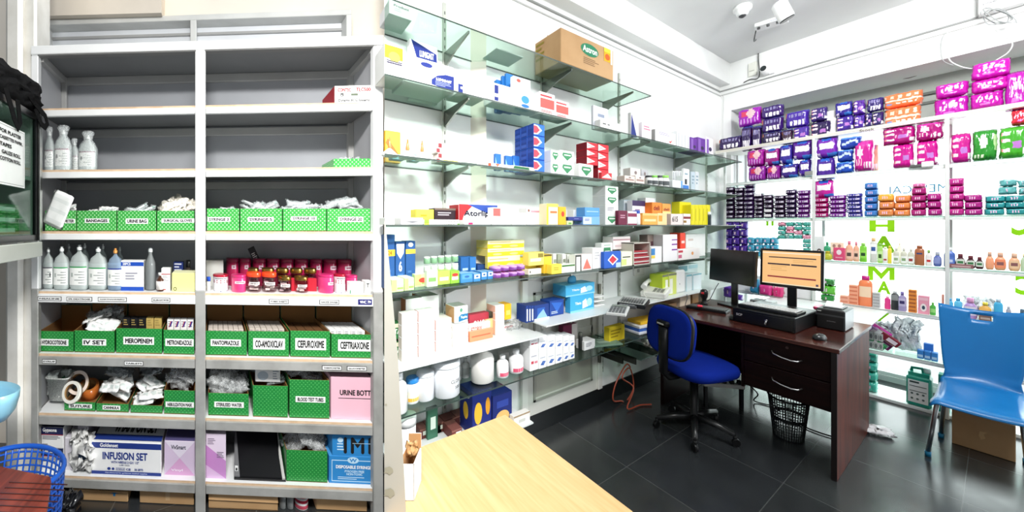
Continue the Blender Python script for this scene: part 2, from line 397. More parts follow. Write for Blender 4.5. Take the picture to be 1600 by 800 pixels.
# shop window: glazing with backwards lettering painted on the glass
yg=YB+.40
b=Buf(); b.box(.14,2.85,yg,yg+.006,.06,2.34,('#fbfffd','pane'))
win=Thing('window_1','','',FW,(0,0,0),kind='structure'); win.part('pane',b)
b=Buf()
for x in(.12,2.85): b.box(x-.02,x+.02,yg-.02,yg+.03,.05,2.36,('#e8ecea','paint'),.003)
b.box(.12,2.85,yg-.02,yg+.03,2.32,2.37,('#e8ecea','paint')); b.box(.12,2.85,yg-.02,yg+.03,.03,.08,('#e8ecea','paint'))
win.part('window_frame',b)
G='#9be31c'
def strokes(buf,chars,col,y,mirror=True):
    for t,px0,px1,py0,py1 in chars:
        a=ony(px0,py1,y);c=ony(px1,py0,y); vs,fs=text_polys(t,0 if len(t)>1 else 0 if t=='M' else .045)
        ids=[buf.addv((a[0]+((1-x) if mirror else x)*(c[0]-a[0]),y,a[2]+z*(c[2]-a[2]))) for x,z in vs]
        for f in fs: buf.face([ids[i] for i in (f[::-1] if mirror else f)],col)
b=Buf(); strokes(b,[('H',1358,1398,343,362),('A',1362,1400,369,394),('A',1370,1392,440,458),('Y',1354,1392,489,510),('C',1580,1612,330,368),('C',1586,1618,430,460)],(G,'matte'),yg-.004)
_m=lambda q:ony(1398-q[0]*42,438-q[1]*24,yg-.004)[:3]
for qd in (((0,0),(.2,0),(.2,1),(0,1)),((.8,0),(1,0),(1,1),(.8,1)),((.2,.62),(.5,.05),(.5,.48),(.2,1)),((.5,.05),(.8,.62),(.8,1),(.5,.48))): b.poly([_m(q) for q in qd],(G,'matte'))
b.poly([ony(1197,343,yg-.004)[:3],ony(1201,343,yg-.004)[:3],ony(1201,353,yg-.004)[:3],ony(1197,353,yg-.004)[:3]],(G,'matte'))
b.poly([ony(1205,343,yg-.004)[:3],ony(1209,343,yg-.004)[:3],ony(1209,353,yg-.004)[:3],ony(1205,353,yg-.004)[:3]],(G,'matte'))
win.part('green_lettering',b)
b=Buf(); strokes(b,[('MEDICAL',1383,1482,286,304)],('#62bfe6','matte'),yg-.004); win.part('blue_lettering',b)
win.done()
# plain panelled door set in the left wall behind the shelves
d=Thing('door_1','','',FW,(0,0,0),kind='structure')
b=Buf(); y0,y1=1.50,2.22
b.box(0,.012,y0,y1,.13,1.07,('#dcdcd4','paint')); d.part('leaf',b)
b=Buf()
for a,c in((y0-.05,y0),(y1,y1+.05)): b.box(0,.03,a,c,.13,1.12,('#e9e9e2','paint'),.003)
b.box(0,.03,y0-.05,y1+.05,1.07,1.12,('#e9e9e2','paint'),.003)
b.box(.012,.02,y0+.06,y0+.075,.22,.98,('#a9a99f','paint')); b.box(.012,.02,y1-.075,y1-.06,.22,.98,('#a9a99f','paint')); b.box(.012,.02,y0+.06,y1-.06,.965,.98,('#a9a99f','paint')); b.box(.012,.02,y0+.06,y1-.06,.22,.235,('#a9a99f','paint')); b.box(.012,.02,y0+.06,y1-.06,.6,.66,('#e4e4dc','paint'))
d.part('door_frame',b)
b=Buf(); b.box(.012,.016,y0+.08,y1-.08,.25,.58,('#b4b3a6','paint')); b.box(.012,.018,y0+.13,y1-.13,.72,.92,('#f0f0ea','paint')); d.part('panel',b)
b=Buf()
for z in(.35,.9): b.box(.02,.04,y1+.0,y1+.02,z,z+.08,('#8c8a80','metal'))
d.part('hinge',b); d.done()
# door jamb at the opening, just in front of the camera on the left of the shop
qa=w2(-.3636*.86,.86); qb=w2((636-PX)/F*.86,.86)
b=Buf(); D_=.86
def cp(px,py,D): x,y=w2((px-PX)/F*D,D); return (x,y,H+(PY-py)*D/F)
P_=[cp(600.5,345,D_),cp(602,345,D_),cp(622,560,D_),cp(636,830,D_),cp(600.5,830,D_)]; Q_=[cp(600.5+ (p[2]<9)*0,0,1) for p in P_]
back=[]
for (px,py) in((600.5,345),(602,345),(622,560),(636,830),(600.5,830)):
    x,y,z=cp(px,py,D_); x2,y2=w2((px-PX)/F*D_+(-.3636*.05),D_+.05); back.append((x2,y2,z))
n=len(P_); A=[b.addv(p) for p in P_]; Bk=[b.addv(p) for p in back]
WJ=('#b3b1a7','paint'); b.face(A,WJ); b.face(Bk[::-1],WJ)
for i in range(n): b.face([A[i],Bk[i],Bk[(i+1)%n],A[(i+1)%n]],WJ)
for (px,py,r) in((607,735,6),(608,770,7),(603,632,1.4)):
    c=[cp(px+r*1.2*math.cos(t*.63)*(1+.3*math.sin(t*2.1)),py+r*math.sin(t*.63)*(1+.3*math.cos(t*3)),D_-.0015) for t in range(10)]; b.poly(c,('#9d9a88','paint'))
struct('trim_5',b)
# ================================================================ store room shell
def lstruct(name,fn):
    b=Buf(); fn(b); return struct(name,b,LW(0,0,0),ML)
ZL=3.25
uR=2.75
def f(b): b.box(-1.2,uR,.50,.58,0,ZL,'CREAM')
lstruct('wall_store_back',f)
def f(b):
    b.box(-1.25,-1.15,-1.1,.50,0,ZL,('#55585a','matte'))
lstruct('wall_store_left',f)
# round-edged white columns on the left of the shelving
def f(b):
    u0,u1=uL(6,.0),uL(33,.0); b.box(u0,u1,.0,.16,0,ZL,'PILLAR',.02)
lstruct('wall_column_left',f)
def f(b):
    u0,u1=uL(33.5,.03),uL(56,.03); b.box(u0,u1,.03,.2,0,ZL,'PILLAR',.012)
lstruct('wall_column_right',f)
# boxed duct below the ceiling
def f(b):
    u0,u1=uL(60,.35),uL(252,.35); z=H+(PY-25)*DL(u0,.35)/F; z1=H+(PY-20)*DL(u1,.35)/F
    a=[(u0,.35,z),(u1,.35,z1),(u1,.35,ZL),(u0,.35,ZL)]; c=[(u0,.5,z+.02),(u1,.5,z1+.02),(u1,.5,ZL),(u0,.5,ZL)]
    A=[b.addv(p) for p in a];B=[b.addv(p) for p in c]; m=('#dcd2c4','matte')
    b.face(A,m)
    for i in range(4): b.face([A[i],B[i],B[(i+1)%4],A[(i+1)%4]],m)
lstruct('trim_6',f)
# cabinet-like high window above the shelving, closed by white panels
W2=Thing('window_2','','',FL,(0,0,0),kind='structure')
w_=.40; uA,uM,uB=uL(65,w_),uL(302,w_),uL(550,w_)
def zt(px,py,w=w_): u=uL(px,w); return H+(PY-py)*DL(u,w)/F
b=Buf(); zT=zt(300,22.5); zB=2.36
b.box(uA,uB,w_,w_+.1,zT-.035,zT,'WINF',.003); b.box(uA,uA+.035,w_,w_+.1,zB,zT-.035,'WINF',.003); b.box(uB-.035,uB,w_,w_+.1,zB,zT-.035,'WINF',.003); b.box(uM-.02,uM+.02,w_,w_+.1,zB,zT-.035,'WINF',.003); b.box(uA,uB,w_,w_+.1,zB-.03,zB,'WINF')
b.box(uA+.035,uB-.035,w_+.07,w_+.085,zT-.09,zT-.075,('#a9a9a8','paint'))
W2.part('window_frame',b)
for i,(a,c) in enumerate(((uA+.035,uM-.02),(uM+.02,uB-.035))):
    b=Buf(); b.box(a,c,w_+.085,w_+.1,zB,zT-.035,('#e3e6ea','paint')); W2.part('panel',b)
W2.done()
# ================================================================ shelving unit
SH=[2.056,1.737,1.419,1.108,.785,.477,.156]   # board tops
ST=Thing('shelving_unit','wide grey-white steel shelving unit with seven levels standing in the store room','shelving unit',FL,(0,0,0))
WD=.34; zTop=2.376
uO=uL(48.5,0); uI=uL(59.5,0); m0=uL(305,0); m1=uL(321,0); r0=uL(583.5,0); r1=uL(599,0)
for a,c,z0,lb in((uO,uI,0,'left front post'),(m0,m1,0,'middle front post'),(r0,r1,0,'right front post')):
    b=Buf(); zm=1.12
    b.box(a,c,0,.035,z0,zm,'STEELR',.003); b.box(a,c,0,.035,zm,zTop,'STEELW',.003)  # upper post whitened with painted glare, lower part plain grey steel
    ST.part('post',b,lb)
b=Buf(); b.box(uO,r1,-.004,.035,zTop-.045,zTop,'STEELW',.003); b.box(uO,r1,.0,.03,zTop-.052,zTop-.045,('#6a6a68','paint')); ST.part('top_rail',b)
b=Buf(); b.box(uO,r1,.03,WD,zTop-.03,zTop-.02,'STEELD'); ST.part('top_panel',b)  # shade inside the unit painted in as darker steel
for a in(uO+.012,r1-.022): 
    b=Buf(); b.box(a,a+.01,.03,WD,.0,zTop-.03,('#b0b1b4','paint')); ST.part('side_panel',b)
b=Buf(); b.box(uO+.02,r1-.02,WD,WD+.01,0,zTop-.03,('#9b9da1','paint')); ST.part('back_panel',b)
for a in(uO+.022,uL(313,0)-.02,r1-.055):
    b=Buf(); b.box(a,a+.033,WD-.03,WD,0,zTop-.03,'STEEL',.002); ST.part('rear_post',b)
b=Buf()
for z in [zTop-.03]+[s-.03 for s in SH]: b.box(uO+.02,r1-.02,WD-.022,WD,z-.045,z,'STEEL',.002)
ST.part('rear_rail',b)
for a in(uO+.022,r1-.05):
    b=Buf(); b.box(a,a+.03,.036,WD-.031,zTop-.066,zTop-.031,'STEEL'); ST.part('side_rail',b)
LBS={3:[(59,96,'NSALINE'),(104,144,'5% DEXTROSE'),(153,198,'HARTMANNS(RL)'),(237,266,'SURGITIME'),(420,451,'TUBES SHEETS'),(499,530,'GAUZE SWABS')],4:[(66,88,'SYRUP'),(194,224,'TABLETS'),(503,534,'THERMOMETER'),(542,573,'GLUCOMETER')]}
for i,z in enumerate(SH):
    b=Buf()
    b.box(uI-.01,r0+.01,.012,WD,z-.018,z,'PIPBOARD',0,{'t':('#eceded','paint'),'b':'STEELD'})  # board underside darkened with painted shade
    rl=Buf(); th=.032 if i<3 else .044; mm='STEELW' if i<4 else 'STEELR'  # glare painted into the upper rails, lower rails grey
    for a,c in((uI+.002,m0-.002),(m1+.002,r0-.002)):
        if i==3: a,c=(uI-.0,m0) if a<m0 else (m1,r0)
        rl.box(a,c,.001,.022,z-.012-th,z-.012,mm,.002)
    subs=[('front_rail',rl)]
    if i in LBS:
        for p0,p1,t in LBS[i]:
            q=Buf(); a,c=uL(p0,0),uL(p1,0); zc=z-.012-th/2-.002; q.box(a,c,-.0008,.001,zc-.011,zc+.011,('#3a3a3a','paper')); q.box(a+.003,c-.003,-.0014,.001,zc-.0085,zc+.0085,('#f2f2f0','paper'))
            decorate(q,(a,c,-.0014,.001,zc-.0085,zc+.0085),[('f','t',.08,.3,.92,.7,('#333333','paper'),t)]); subs.append(('shelf_label',q))
    if i==3:
        q=Buf(); a,c=uL(559.5,0),uL(581,0); zc=z-.033; q.box(a,c,-.0014,.001,zc-.013,zc+.013,('#23236e','paper')); decorate(q,(a,c,-.0014,.001,zc-.013,zc+.013),[('f','t',.12,.25,.9,.75,('#ffffff','paper'),'VHC 79')]); subs.append(('inventory_tag',q,'navy inventory tag'))
    ST.part('shelf',b,None,subs)
ST.done()
# ================================================================ store room contents
def Ldim(px0,px1,pT,pB,w,lev=None,z=None):
    u0,u1=uL(px0,w),uL(px1,w); um=(u0+u1)/2; D=DL(um,w); h=(pB-pT)*D/F
    zz=SH[lev]+.0005 if z is None else z
    return um,u1-u0,h,zz
def LBox(name,label,cat,px0,px1,pT,pB,lev,col,decs=(),w=.035,d=.22,z=None,group=None,mf=None,bev=.002,rot=0):
    w=max(w,.0375); d=min(d,.313-w); um,W,h,zz=Ldim(px0,px1,pT,pB,w,lev,z)
    bx=bbox(W,d,h); b=Buf(); b.box(*bx,col,bev,mf); decorate(b,bx,list(decs))
    t=Thing(name,label,cat,FL,(um,w+d/2,zz),rot,group); t.part('box_body',b); return t
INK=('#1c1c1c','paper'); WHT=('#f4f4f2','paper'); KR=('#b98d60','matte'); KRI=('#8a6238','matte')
def open_box(name,label,px0,px1,pT,pB,lev,text,w=.03,d=.2,mat='DOTS',lab=(.22,.3,.82,.62),flap=True,cat='box',inner=KRI,hb=None,uneven=0):
    w=max(w,.0375); d=min(d,.313-w); um,W,h,zz=Ldim(px0,px1,pT,pB,w,lev); t=.004; W-=.003
    b=Buf(); x0,x1,y0,y1=-W/2,W/2,-d/2,d/2; hb=hb or h
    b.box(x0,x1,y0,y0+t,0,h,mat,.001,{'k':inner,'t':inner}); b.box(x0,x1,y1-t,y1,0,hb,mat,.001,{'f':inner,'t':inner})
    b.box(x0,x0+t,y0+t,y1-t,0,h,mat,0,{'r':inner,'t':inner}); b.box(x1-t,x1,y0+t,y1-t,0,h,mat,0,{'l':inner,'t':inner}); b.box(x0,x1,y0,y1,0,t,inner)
    T=Thing(name,label,cat,FL,(um,w+d/2,zz)); T.part('box_body',b)
    if text:
        q=Buf(); a0,b0,a1,b1=lab; lx0,lx1=x0+a0*W,x0+a1*W; lz0,lz1=b0*h,b1*h
        q.box(lx0,lx1,y0-.0016,y0-.0002,lz0,lz1,WHT); T.part('label',q)
        q=Buf(); m=.07; decorate(q,(lx0,lx1,y0-.0016,y0,lz0,lz1),[('f','t',m,.2,1-m,.8,INK,text)]); T.part('lettering',q,None)
    T.done(); return um,W,h,zz,w,d
# ---- packets heaped in boxes
PK={}
def packet_proto(kind,i):
    k=(kind,i)
    if k in PK: return PK[k]
    r=random.Random(hash(k)%1000 if False else len(PK)*13+5)
    b=Buf()
    if kind=='clear':
        b.pouch(.115,.05,.012,('#dfe6e6','wrap'),10,6,None,3,.012,len(PK)); b.tube([(-.04,-.002,.025),(.035,-.002,.028)],.006,('#e9f2ef','gloss'),8); b.tube([(.035,-.002,.028),(.05,-.002,.03)],.0025,('#9fc9b9','gloss'),6)
    elif kind=='paper': b.pouch(.12,.055,.01,('#f3f3f0','paper'),10,6,(lambda u,v:('#cfd8d4','paper') if .35<v<.65 and (int(u*20)%3) else None),4,.010,len(PK))
    elif kind=='bag': b.pouch(.13,.075,.03,('#d9dcdc','wrap'),12,8,None,2.5,.03,len(PK))
    elif kind=='dark': b.pouch(.12,.06,.014,('#9da3a5','wrapd'),10,6,(lambda u,v:('#55595c','gloss') if .4<v<.55 else None),3,.014,len(PK))
    elif kind=='glove': b.pouch(.13,.08,.016,('#efe9dc','paper'),12,8,None,3,.024,len(PK))
    PK[k]=b; return b
def heap(where,kind,n,box,z_lo,z_hi,name,label,group,spread=.9,tilt=.6,sc=1.,seed=1,wr=None):
    um,W,h,zz,w,d=box; r=random.Random(seed)
    meshes=[packet_proto(kind,i) for i in range(3)]
    for i in range(n):
        s=sc*r.uniform(.85,1.1)
        x=um+(((i+.5)/n-.5)*spread*W if n>3 else r.uniform(-.4,.4)*spread*W)+r.uniform(-.01,.01)
        x=max(um-W/2+.058*s,min(um+W/2-.058*s,x)) if W>.12*s else um
        y=w+(r.uniform(.15,.8)*d if wr is None else r.uniform(*wr)*d); z=zz+r.uniform(z_lo,z_hi)*h
        b=meshes[i%3]; q=Buf(); M_=Matrix.Rotation(r.uniform(-.5,.5),3,'Y')@Matrix.Rotation(r.uniform(-tilt-1.0,-.5),3,'X')@Matrix.Rotation(r.uniform(-.3,.3),3,'Y')
        q.v=[M_@((p-Vector((0,0,.03)))*s) for p in b.v]; q.f=b.f; q.m=b.m; q.uv=b.uv; q.smooth=b.smooth
        T=Thing(name,label,'packet',FL,(x,y,z),0,group); T.part(name,q); T.done()
# row 1
T=LBox('monitor_box','white box with red end and red printing, alone on the top shelf','box',523,583,130,159,0,WHT,
 [('f','t',.08,.68,.42,.86,('#a3202c','paper'),'CONTEC'),('f','t',.56,.68,.98,.86,('#a3202c','paper'),'TLC5000'),('f','t',.1,.1,.9,.27,('#4a4a4a','paper'),'Dynamic ECG Systems'),('f','r',.15,.42,.23,.6,('#555555','paper')),('f','r',.17,.45,.2,.5,WHT),('f','r',.42,.45,.6,.56,('#66705f','paper'))],w=.03,d=.2)
b=Buf(); bxs=[p for p in T.parts]; um,W,h,zz=Ldim(523,583,130,159,.03,0)
b.poly([(-W/2-.0015,.1,0),(-W/2-.0015,-.1,0),(-W/2-.0015,-.1,h),(-W/2-.0015,.1,h)],('#a3202c','paper')); T.part('end_panel',b,'red end of the box'); T.done()
# row 2 : saline bottles wrapped in film
def iv_bottle(label,px0,px1,pT,pB,lev,w,kind='green',wrap=False,group=None,fill=.6,cap=('#e8ecea','gloss'),tint='#e9f0ee',lz=None,name='saline_bottle'):
    um,W,h,zz=Ldim(px0,px1,pT,pB,w,lev); r=W/2; sy=.62
    b=Buf(); hs=h*.74
    b.lathe([(r*.6,0),(r*.93,h*.03),(r,h*.1),(r,h*.5),(r*.97,h*.6),(r*.75,hs),(r*.3,h*.82),(r*.2,h*.86),(r*.2,h*.91)],(tint,'clear'),22,sy=sy,pw=2.7)
    T=Thing(name,label,'bottle',FL,(um,w+r*sy+.005,zz),0,group); T.part('bottle_body',b)
    q=Buf(); q.lathe([(r*.9,h*.01),(r*.96,h*.1),(r*.96,h*fill),(r*.3,h*fill+.001)],('#e6efee' if kind!='blue' else '#b9d2e8','clear'),18,sy=sy,pw=2.7); T.part('liquid',q)
    q=Buf(); q.lathe([(r*.26,h*.88),(r*.27,h*.9),(r*.27,h*.95),(r*.16,h*.955),(r*.16,h*1.0),(r*.1,h)],cap,14,sy=1 if r*.27<.02 else .8); T.part('cap',q)
    # label curved over the front
    q=Buf(); N=10; lo,hi=(h*.12,h*.5)
    def arc(z0,z1,m,a0=-1.0,a1=1.0,e=1.012):
        for k in range(N):
            t0=a0+(a1-a0)*k/N;t1=a0+(a1-a0)*(k+1)/N
            def pt(t,z):
                ca,sa=math.sin(t),-math.cos(t); ca=math.copysign(abs(ca)**(2/2.7),ca); sa=-abs(sa)**(2/2.7); return (r*e*ca,r*sy*e*sa,z)
            q.poly([pt(t0,z0),pt(t1,z0),pt(t1,z1),pt(t0,z1)],m)
    cc={'green':'#3f9b5c','dark':'#5a5560','maroon':'#7c2a50','blue':'#2a3a8c'}[kind]
    arc(lo,hi,('#f2f3ef','paper')); arc(hi,hi+h*.03,(cc,'paper'))
    for k in range(5): arc(lo+h*.06*k+h*.04,lo+h*.06*k+h*.06,('#9aa09c','paper'),-.2 if k%2 else .05,.75,1.02)
    arc(lo+h*.18,lo+h*.27,('#3c3c40' if kind in('dark','maroon') else '#b4bcb6','paper'),.35 if kind=='dark' else -.6,.6 if kind=='dark' else -.35,1.022)
    T.part('label',q)
    if wrap:
        q=Buf(); rr=random.Random(px0); pr=[]
        q.lathe([(r*1.02,.002),(r*1.12,h*.2),(r*1.1,h*.6),(r*.9,h*.75),(r*.5,h*.86),(r*.55,h*.95),(r*.75,h*1.05),(r*.6,h*1.1)],('#e9eeee','wrap'),18,sy=.7,cap=False)
        for v in q.v: 
            s=1+.12*noise.noise(v*38+Vector((px0,0,0))); v.x*=s; v.y*=s
        T.part('plastic_wrap',q,'clear plastic wrap')
    T.done()
for i,(a,c,t,w,txt) in enumerate(((67,82,199,.07,'leftmost'),(82,108,198,.04,'second from left'),(107,121,214,.12,'short rear one, third from left'),(120,148,206,.05,'rightmost'))):
    iv_bottle('clear saline bottle in film on the second shelf down, '+txt,a,c,t,264,1,w,'maroon',True,'film wrapped bottles on the second shelf',.5)
open_box('green_tray','shallow green dotted tray on the right of the second shelf down',521,580,244,259,1,None,w=.05,d=.2)
bx=Ldim(521,580,244,259,.05,1); heap('', 'clear',3,(bx[0],bx[1],bx[2],bx[3],.05,.2),.9,1.3,'film_packet','clear film packet lying in the shallow green tray','packets in the shallow green tray',sc=.9,seed=3)
# row 3
row3=[(70,119,'CATHETER',(.38,.38,.98,.6)),(120,182,'BANDAGES',(.2,.4,.82,.62)),(183,244,'URINE BAG',(.22,.36,.8,.62)),(245,304,'SURGICAL GLOVES',(.12,.42,1.0,.62)),
(323,374,'SYRINGE 3',(.02,.42,.72,.62)),(375,441,'SYRINGE 5',(.18,.42,.8,.62)),(442,510,'SYRINGE 10',(.18,.48,.78,.66)),(511,579,'SYRINGE 20',(.25,.42,.84,.64))]
for i,(a,c,t,l) in enumerate(row3):
    bx=open_box('labelled_box','green dotted box hand-lettered %s on the third shelf down'%(t if i<4 else 'SYRINGE, '+['against the middle post','second from the middle post','third from the middle post','against the outer post'][i-4]),a,c,329 if i<4 else 325.5,361,2,t,w=.03,d=.2,lab=l)
    kind='clear' if i in(2,4,5,6,7) else ('glove' if i==3 else 'paper'); n={0:3,1:4,2:5,3:6,4:3,5:8,6:8,7:8}[i]
    hi={0:1.1,1:1.12,2:1.2,3:1.45,4:1.0,5:1.35,6:1.3,7:1.35}[i]
    nm={'clear':'syringe_packet','glove':'glove_packet','paper':'dressing_packet'}[kind]
    if i==2:nm='drainage_bag'
    if i==0:nm='catheter_packet'
    heap('',kind,n,bx,.93,hi,nm,'wrapped %s heaped in the %s'%(nm.replace('_',' '),'box lettered '+t if i<4 else ['SYRINGE box against the middle post','second SYRINGE box','third SYRINGE box','SYRINGE box at the outer post'][i-4]),'packets in the %s box'%t,sc=1.0 if i!=3 else 1.15,seed=10+i,tilt=.4)
b=Buf(); b.pouch(.12,.19,.008,('#eef0ee','paper'),8,10,(lambda u,v:('#dfe3e1','paper') if int(v*10)%3==1 else None),5,.003,3)
q=Buf(); Mx=Matrix.Rotation(.4,3,'Y'); q.v=[Mx@p for p in b.v]; q.f,q.m,q.uv,q.smooth=b.f,b.m,b.uv,b.smooth
T=Thing('catheter_pouch','long paper and film pouch leaning out beside the CATHETER box','packet',FL,(uL(80,.02),.027,SH[2]+.026)); T.part('pouch',q); T.done()
# row 4 left
for (a,c,t,w,k,tx) in ((64,81,390,.06,'dark','dark-lettered clear saline bottle, leftmost on the fourth shelf down'),(80,105,387,.035,'green','green-banded clear infusion bottle right of the dark-lettered one'),(105,135,384,.03,'green','largest green-banded clear infusion bottle, middle of three'),(135,165,387,.035,'green','green-banded clear infusion bottle left of the blue-tinted one')):
    iv_bottle(tx,a,c,t,455,3,w,k,False,None,.62)
iv_bottle('blue-tinted infusion bottle with an orange cap beside the 20PCS box',165.5,190,389,455,3,.035,'blue',False,None,.66,('#e09a52','gloss'),'#b5cbe0')
for i,(a,c,t) in enumerate(((98,112,388),(122,138,387),(152,166,388),(180,192,392))):
    iv_bottle('clear infusion bottle standing in the rear row behind the green-banded bottles',a,c,t,452,3,.2,'green',False,'rear row of infusion bottles',.6)
b=Buf(); b.pouch(.2,.1,.05,('#cfd4d4','wrap'),12,8,None,2.5,.04,4)

BL=('#2350b4','paper')
LBox('lettered_box','white 20PCS box with blue bands between the infusion bottles','box',189,224.5,406,453,3,WHT,[('f','r',0,.82,1,.95,BL),('f','r',0,0,1,.13,BL),('f','t',.08,.85,.42,.93,WHT,'20PCS'),('f','n',.2,.33,.8,.6,('#9a9aa8','paper'),3)],w=.05,d=.06).done()
def lathe_thing(name,label,cat,px0,px1,pT,pB,lev,w,parts,group=None,fr=FL):
    um,W,h,zz=Ldim(px0,px1,pT,pB,w,lev); r=W/2
    T=Thing(name,label,cat,fr,(um,w+r,zz),0,group)
    for p in parts:
        nm,prof,m=p[:3]; b=Buf(); b.lathe([(r*a,h*z) for a,z in prof],m,p[3] if len(p)>3 else 18,cap=True); T.part(nm,b)
    return T,r,h
T,r,h=lathe_thing('water_bottle','tall empty clear bottle right of the 20PCS box','bottle',225,242,387,454,3,.05,[('bottle_body',[(.8,0),(1,.04),(.98,.3),(1,.5),(.9,.65),(.45,.8),(.35,.84),(.35,.9)],('#b4baba','clear')),('cap',[(.4,.89),(.42,.9),(.42,.96),(.25,1)],('#dfe4e4','gloss')),('liquid',[(.9,.01),(.93,.05),(.93,.6),(.1,.6)],('#9aa2a2','clear'))]); T.done()
T,r,h=lathe_thing('syrup_bottle','small brown syrup bottle beside the tall empty bottle','bottle',243,255.5,425,454,3,.03,[('bottle_body',[(.9,0),(1,.05),(1,.62),(.4,.78),(.4,.86)],('#4a2614','gloss')),('cap',[(.5,.84),(.5,1),(.3,1)],('#f0f0ee','gloss')),('label',[(1.02,.1),(1.02,.55)],('#efe9e2','paper'))]); T.done()
LBox('syrup_box','tall white syrup box with a red line beside the brown bottle','box',252,266,418,454,3,WHT,[('f','r',0,.72,1,.76,('#b84a4a','paper')),('f','n',.15,.4,.8,.68,('#b4b4b4','paper'),4),('f','r',.2,.05,.5,.1,('#b84a4a','paper'))],w=.045,d=.05).done()
T,r,h=lathe_thing('dropper_bottle','small grey-capped bottle behind the white syrup box','bottle',257,267,408,440,3,.12,[('bottle_body',[(.9,0),(1,.05),(1,.7),(.4,.8)],('#707a80','gloss')),('cap',[(.45,.8),(.45,1),(.2,1)],('#b9c0c4','gloss'))]); T.done()
LBox('yellow_box','pale yellow box with a small black mark left of the middle post','box',268.5,304.5,424,453,3,('#e6e69a','paper'),[('f','o',.14,.14,.07,.1,INK),('f','o',.14,.14,.045,.065,('#e6e69a','paper'))],w=.04,d=.12,mf={'t':('#f2f2c4','paper')}).done()
LBox('carton_small','small dark blue box behind the pale yellow box','box',271,286,415,454,3,('#25336b','paper'),[('f','n',.1,.6,.9,.95,('#c9cbd8','paper'),3)],w=.17,d=.07).done()
T,r,h=lathe_thing('glass_vial','short black-capped brown bottle behind the pale yellow box','bottle',287,300,408,450,3,.17,[('bottle_body',[(.9,0),(1,.05),(1,.55),(.5,.72)],('#3a332e','gloss')),('cap',[(.55,.72),(.55,1),(.3,1)],('#1d1d1d','gloss'))]); T.done()
# row 4 right
T,r,h=lathe_thing('glue_bottle','small bottle with a blue cap next to the middle post','bottle',322.5,329,432,454,3,.06,[('bottle_body',[(.9,0),(1,.05),(1,.65),(.6,.7)],('#e8e8e4','gloss')),('cap',[(1,.7),(1,1),(.7,1)],('#1e4db8','gloss'))]); T.done()
LBox('plain_carton','plain grey-white box in the rear beside the middle post','box',322,349,411,452,3,('#c9c9c6','paper'),w=.2,d=.08).done()
def tin(label,px0,px1,pT,pB,w,kind,group=None,tag=None,z=None):
    um,W,h,zz=Ldim(px0,px1,pT,pB,w,3); r=W/2
    T=Thing({'pink':'pink_canister','red':'pink_canister','white':'tablet_jar'}[kind],label,'canister' if kind!='white' else 'jar',FL,(um,w+r,zz),0,group)
    b=Buf(); col={'pink':('#e03c78','gloss'),'red':('#a01848','gloss'),'white':('#e2e2e4','gloss')}[kind]
    b.lathe([(r*.96,0),(r,.003),(r,h*.86),(r*.97,h*.87)],col,22)
    T.part('canister_body',b); b=Buf(); lc={'pink':('#d02e6c','gloss'),'red':('#8c1540','gloss'),'white':('#a81c34','gloss')}[kind]
    b.lathe([(r*1.02,h*.86),(r*1.03,h*.88),(r*1.03,h*.97),(r*.95,h)],lc,22); T.part('lid',b)
    def arcl(q,z0,z1,a0,a1,m,e=1.01):
        for k in range(6):
            t0=a0+(a1-a0)*k/6;t1=a0+(a1-a0)*(k+1)/6
            q.poly([(r*e*math.sin(t0),-r*e*math.cos(t0),z0),(r*e*math.sin(t1),-r*e*math.cos(t1),z0),(r*e*math.sin(t1),-r*e*math.cos(t1),z1),(r*e*math.sin(t0),-r*e*math.cos(t0),z1)],m)
    if kind=='white':
        q=Buf(); arcl(q,h*.7,h*.84,-1.2,1.2,('#d8d4d2','paper')); arcl(q,h*.5,h*.68,-1.5,1.5,('#9c2034','paper')); arcl(q,h*.55,h*.62,-.7,.7,('#f0dada','paper'),1.015); arcl(q,h*.08,h*.46,-.8,1.1,('#fafafa','paper')); arcl(q,0,h*.04,-3.1,3.1,('#2a2f6c','paper')); arcl(q,h*.75,h*.79,-.9,.9,('#55555c','paper'),1.015); T.part('label',q)
    else:
        q=Buf(); a=tag or(-.5,.9,.5); arcl(q,h*a[2],h*(a[2]+.14),a[0],a[1],('#f3e9ec' if kind=='pink' else '#c8b8c0','paper')); arcl(q,h*(a[2]+.05),h*(a[2]+.09),a[0]+.2,a[1]-.2,('#8a3a58','paper'),1.015); T.part('label',q)
    T.done()
backs=[(354,374),(375,393),(396,417),(418,439),(440,461),(462,484),(487,506),(508,529),(530,553)]
for i,(a,c) in enumerate(backs):
    tin('dark pink canister in the rear row, %s from the left'%['first','second','third','fourth','fifth','sixth','seventh','eighth','ninth'][i],a,c,408,451,.22,'red','pink canisters in the rear row',(-.2,.5 if i<7 else 1.0,.62))
tin('white tablet jar with red lid and red band beside the blue-capped bottle',333,357,426,452,.05,'white')
tin('bright pink canister right of the red-banded tablet jar',362,385.5,427,454,.03,'pink',None,(-.6,1.0,.5))
tin('bright pink canister between the gold-lidded jars and a tablet jar',501,524.5,426,455,.03,'pink',None,(0.0,1.3,.45))
tin('white tablet jar with red lid in front of the rear pink canisters at right',525,542,424,453,.05,'white')
tin('pink canister partly hidden by two small white boxes near the right post',543.5,561,427,452,.09,'pink',None,(-.9,-.3,.4))
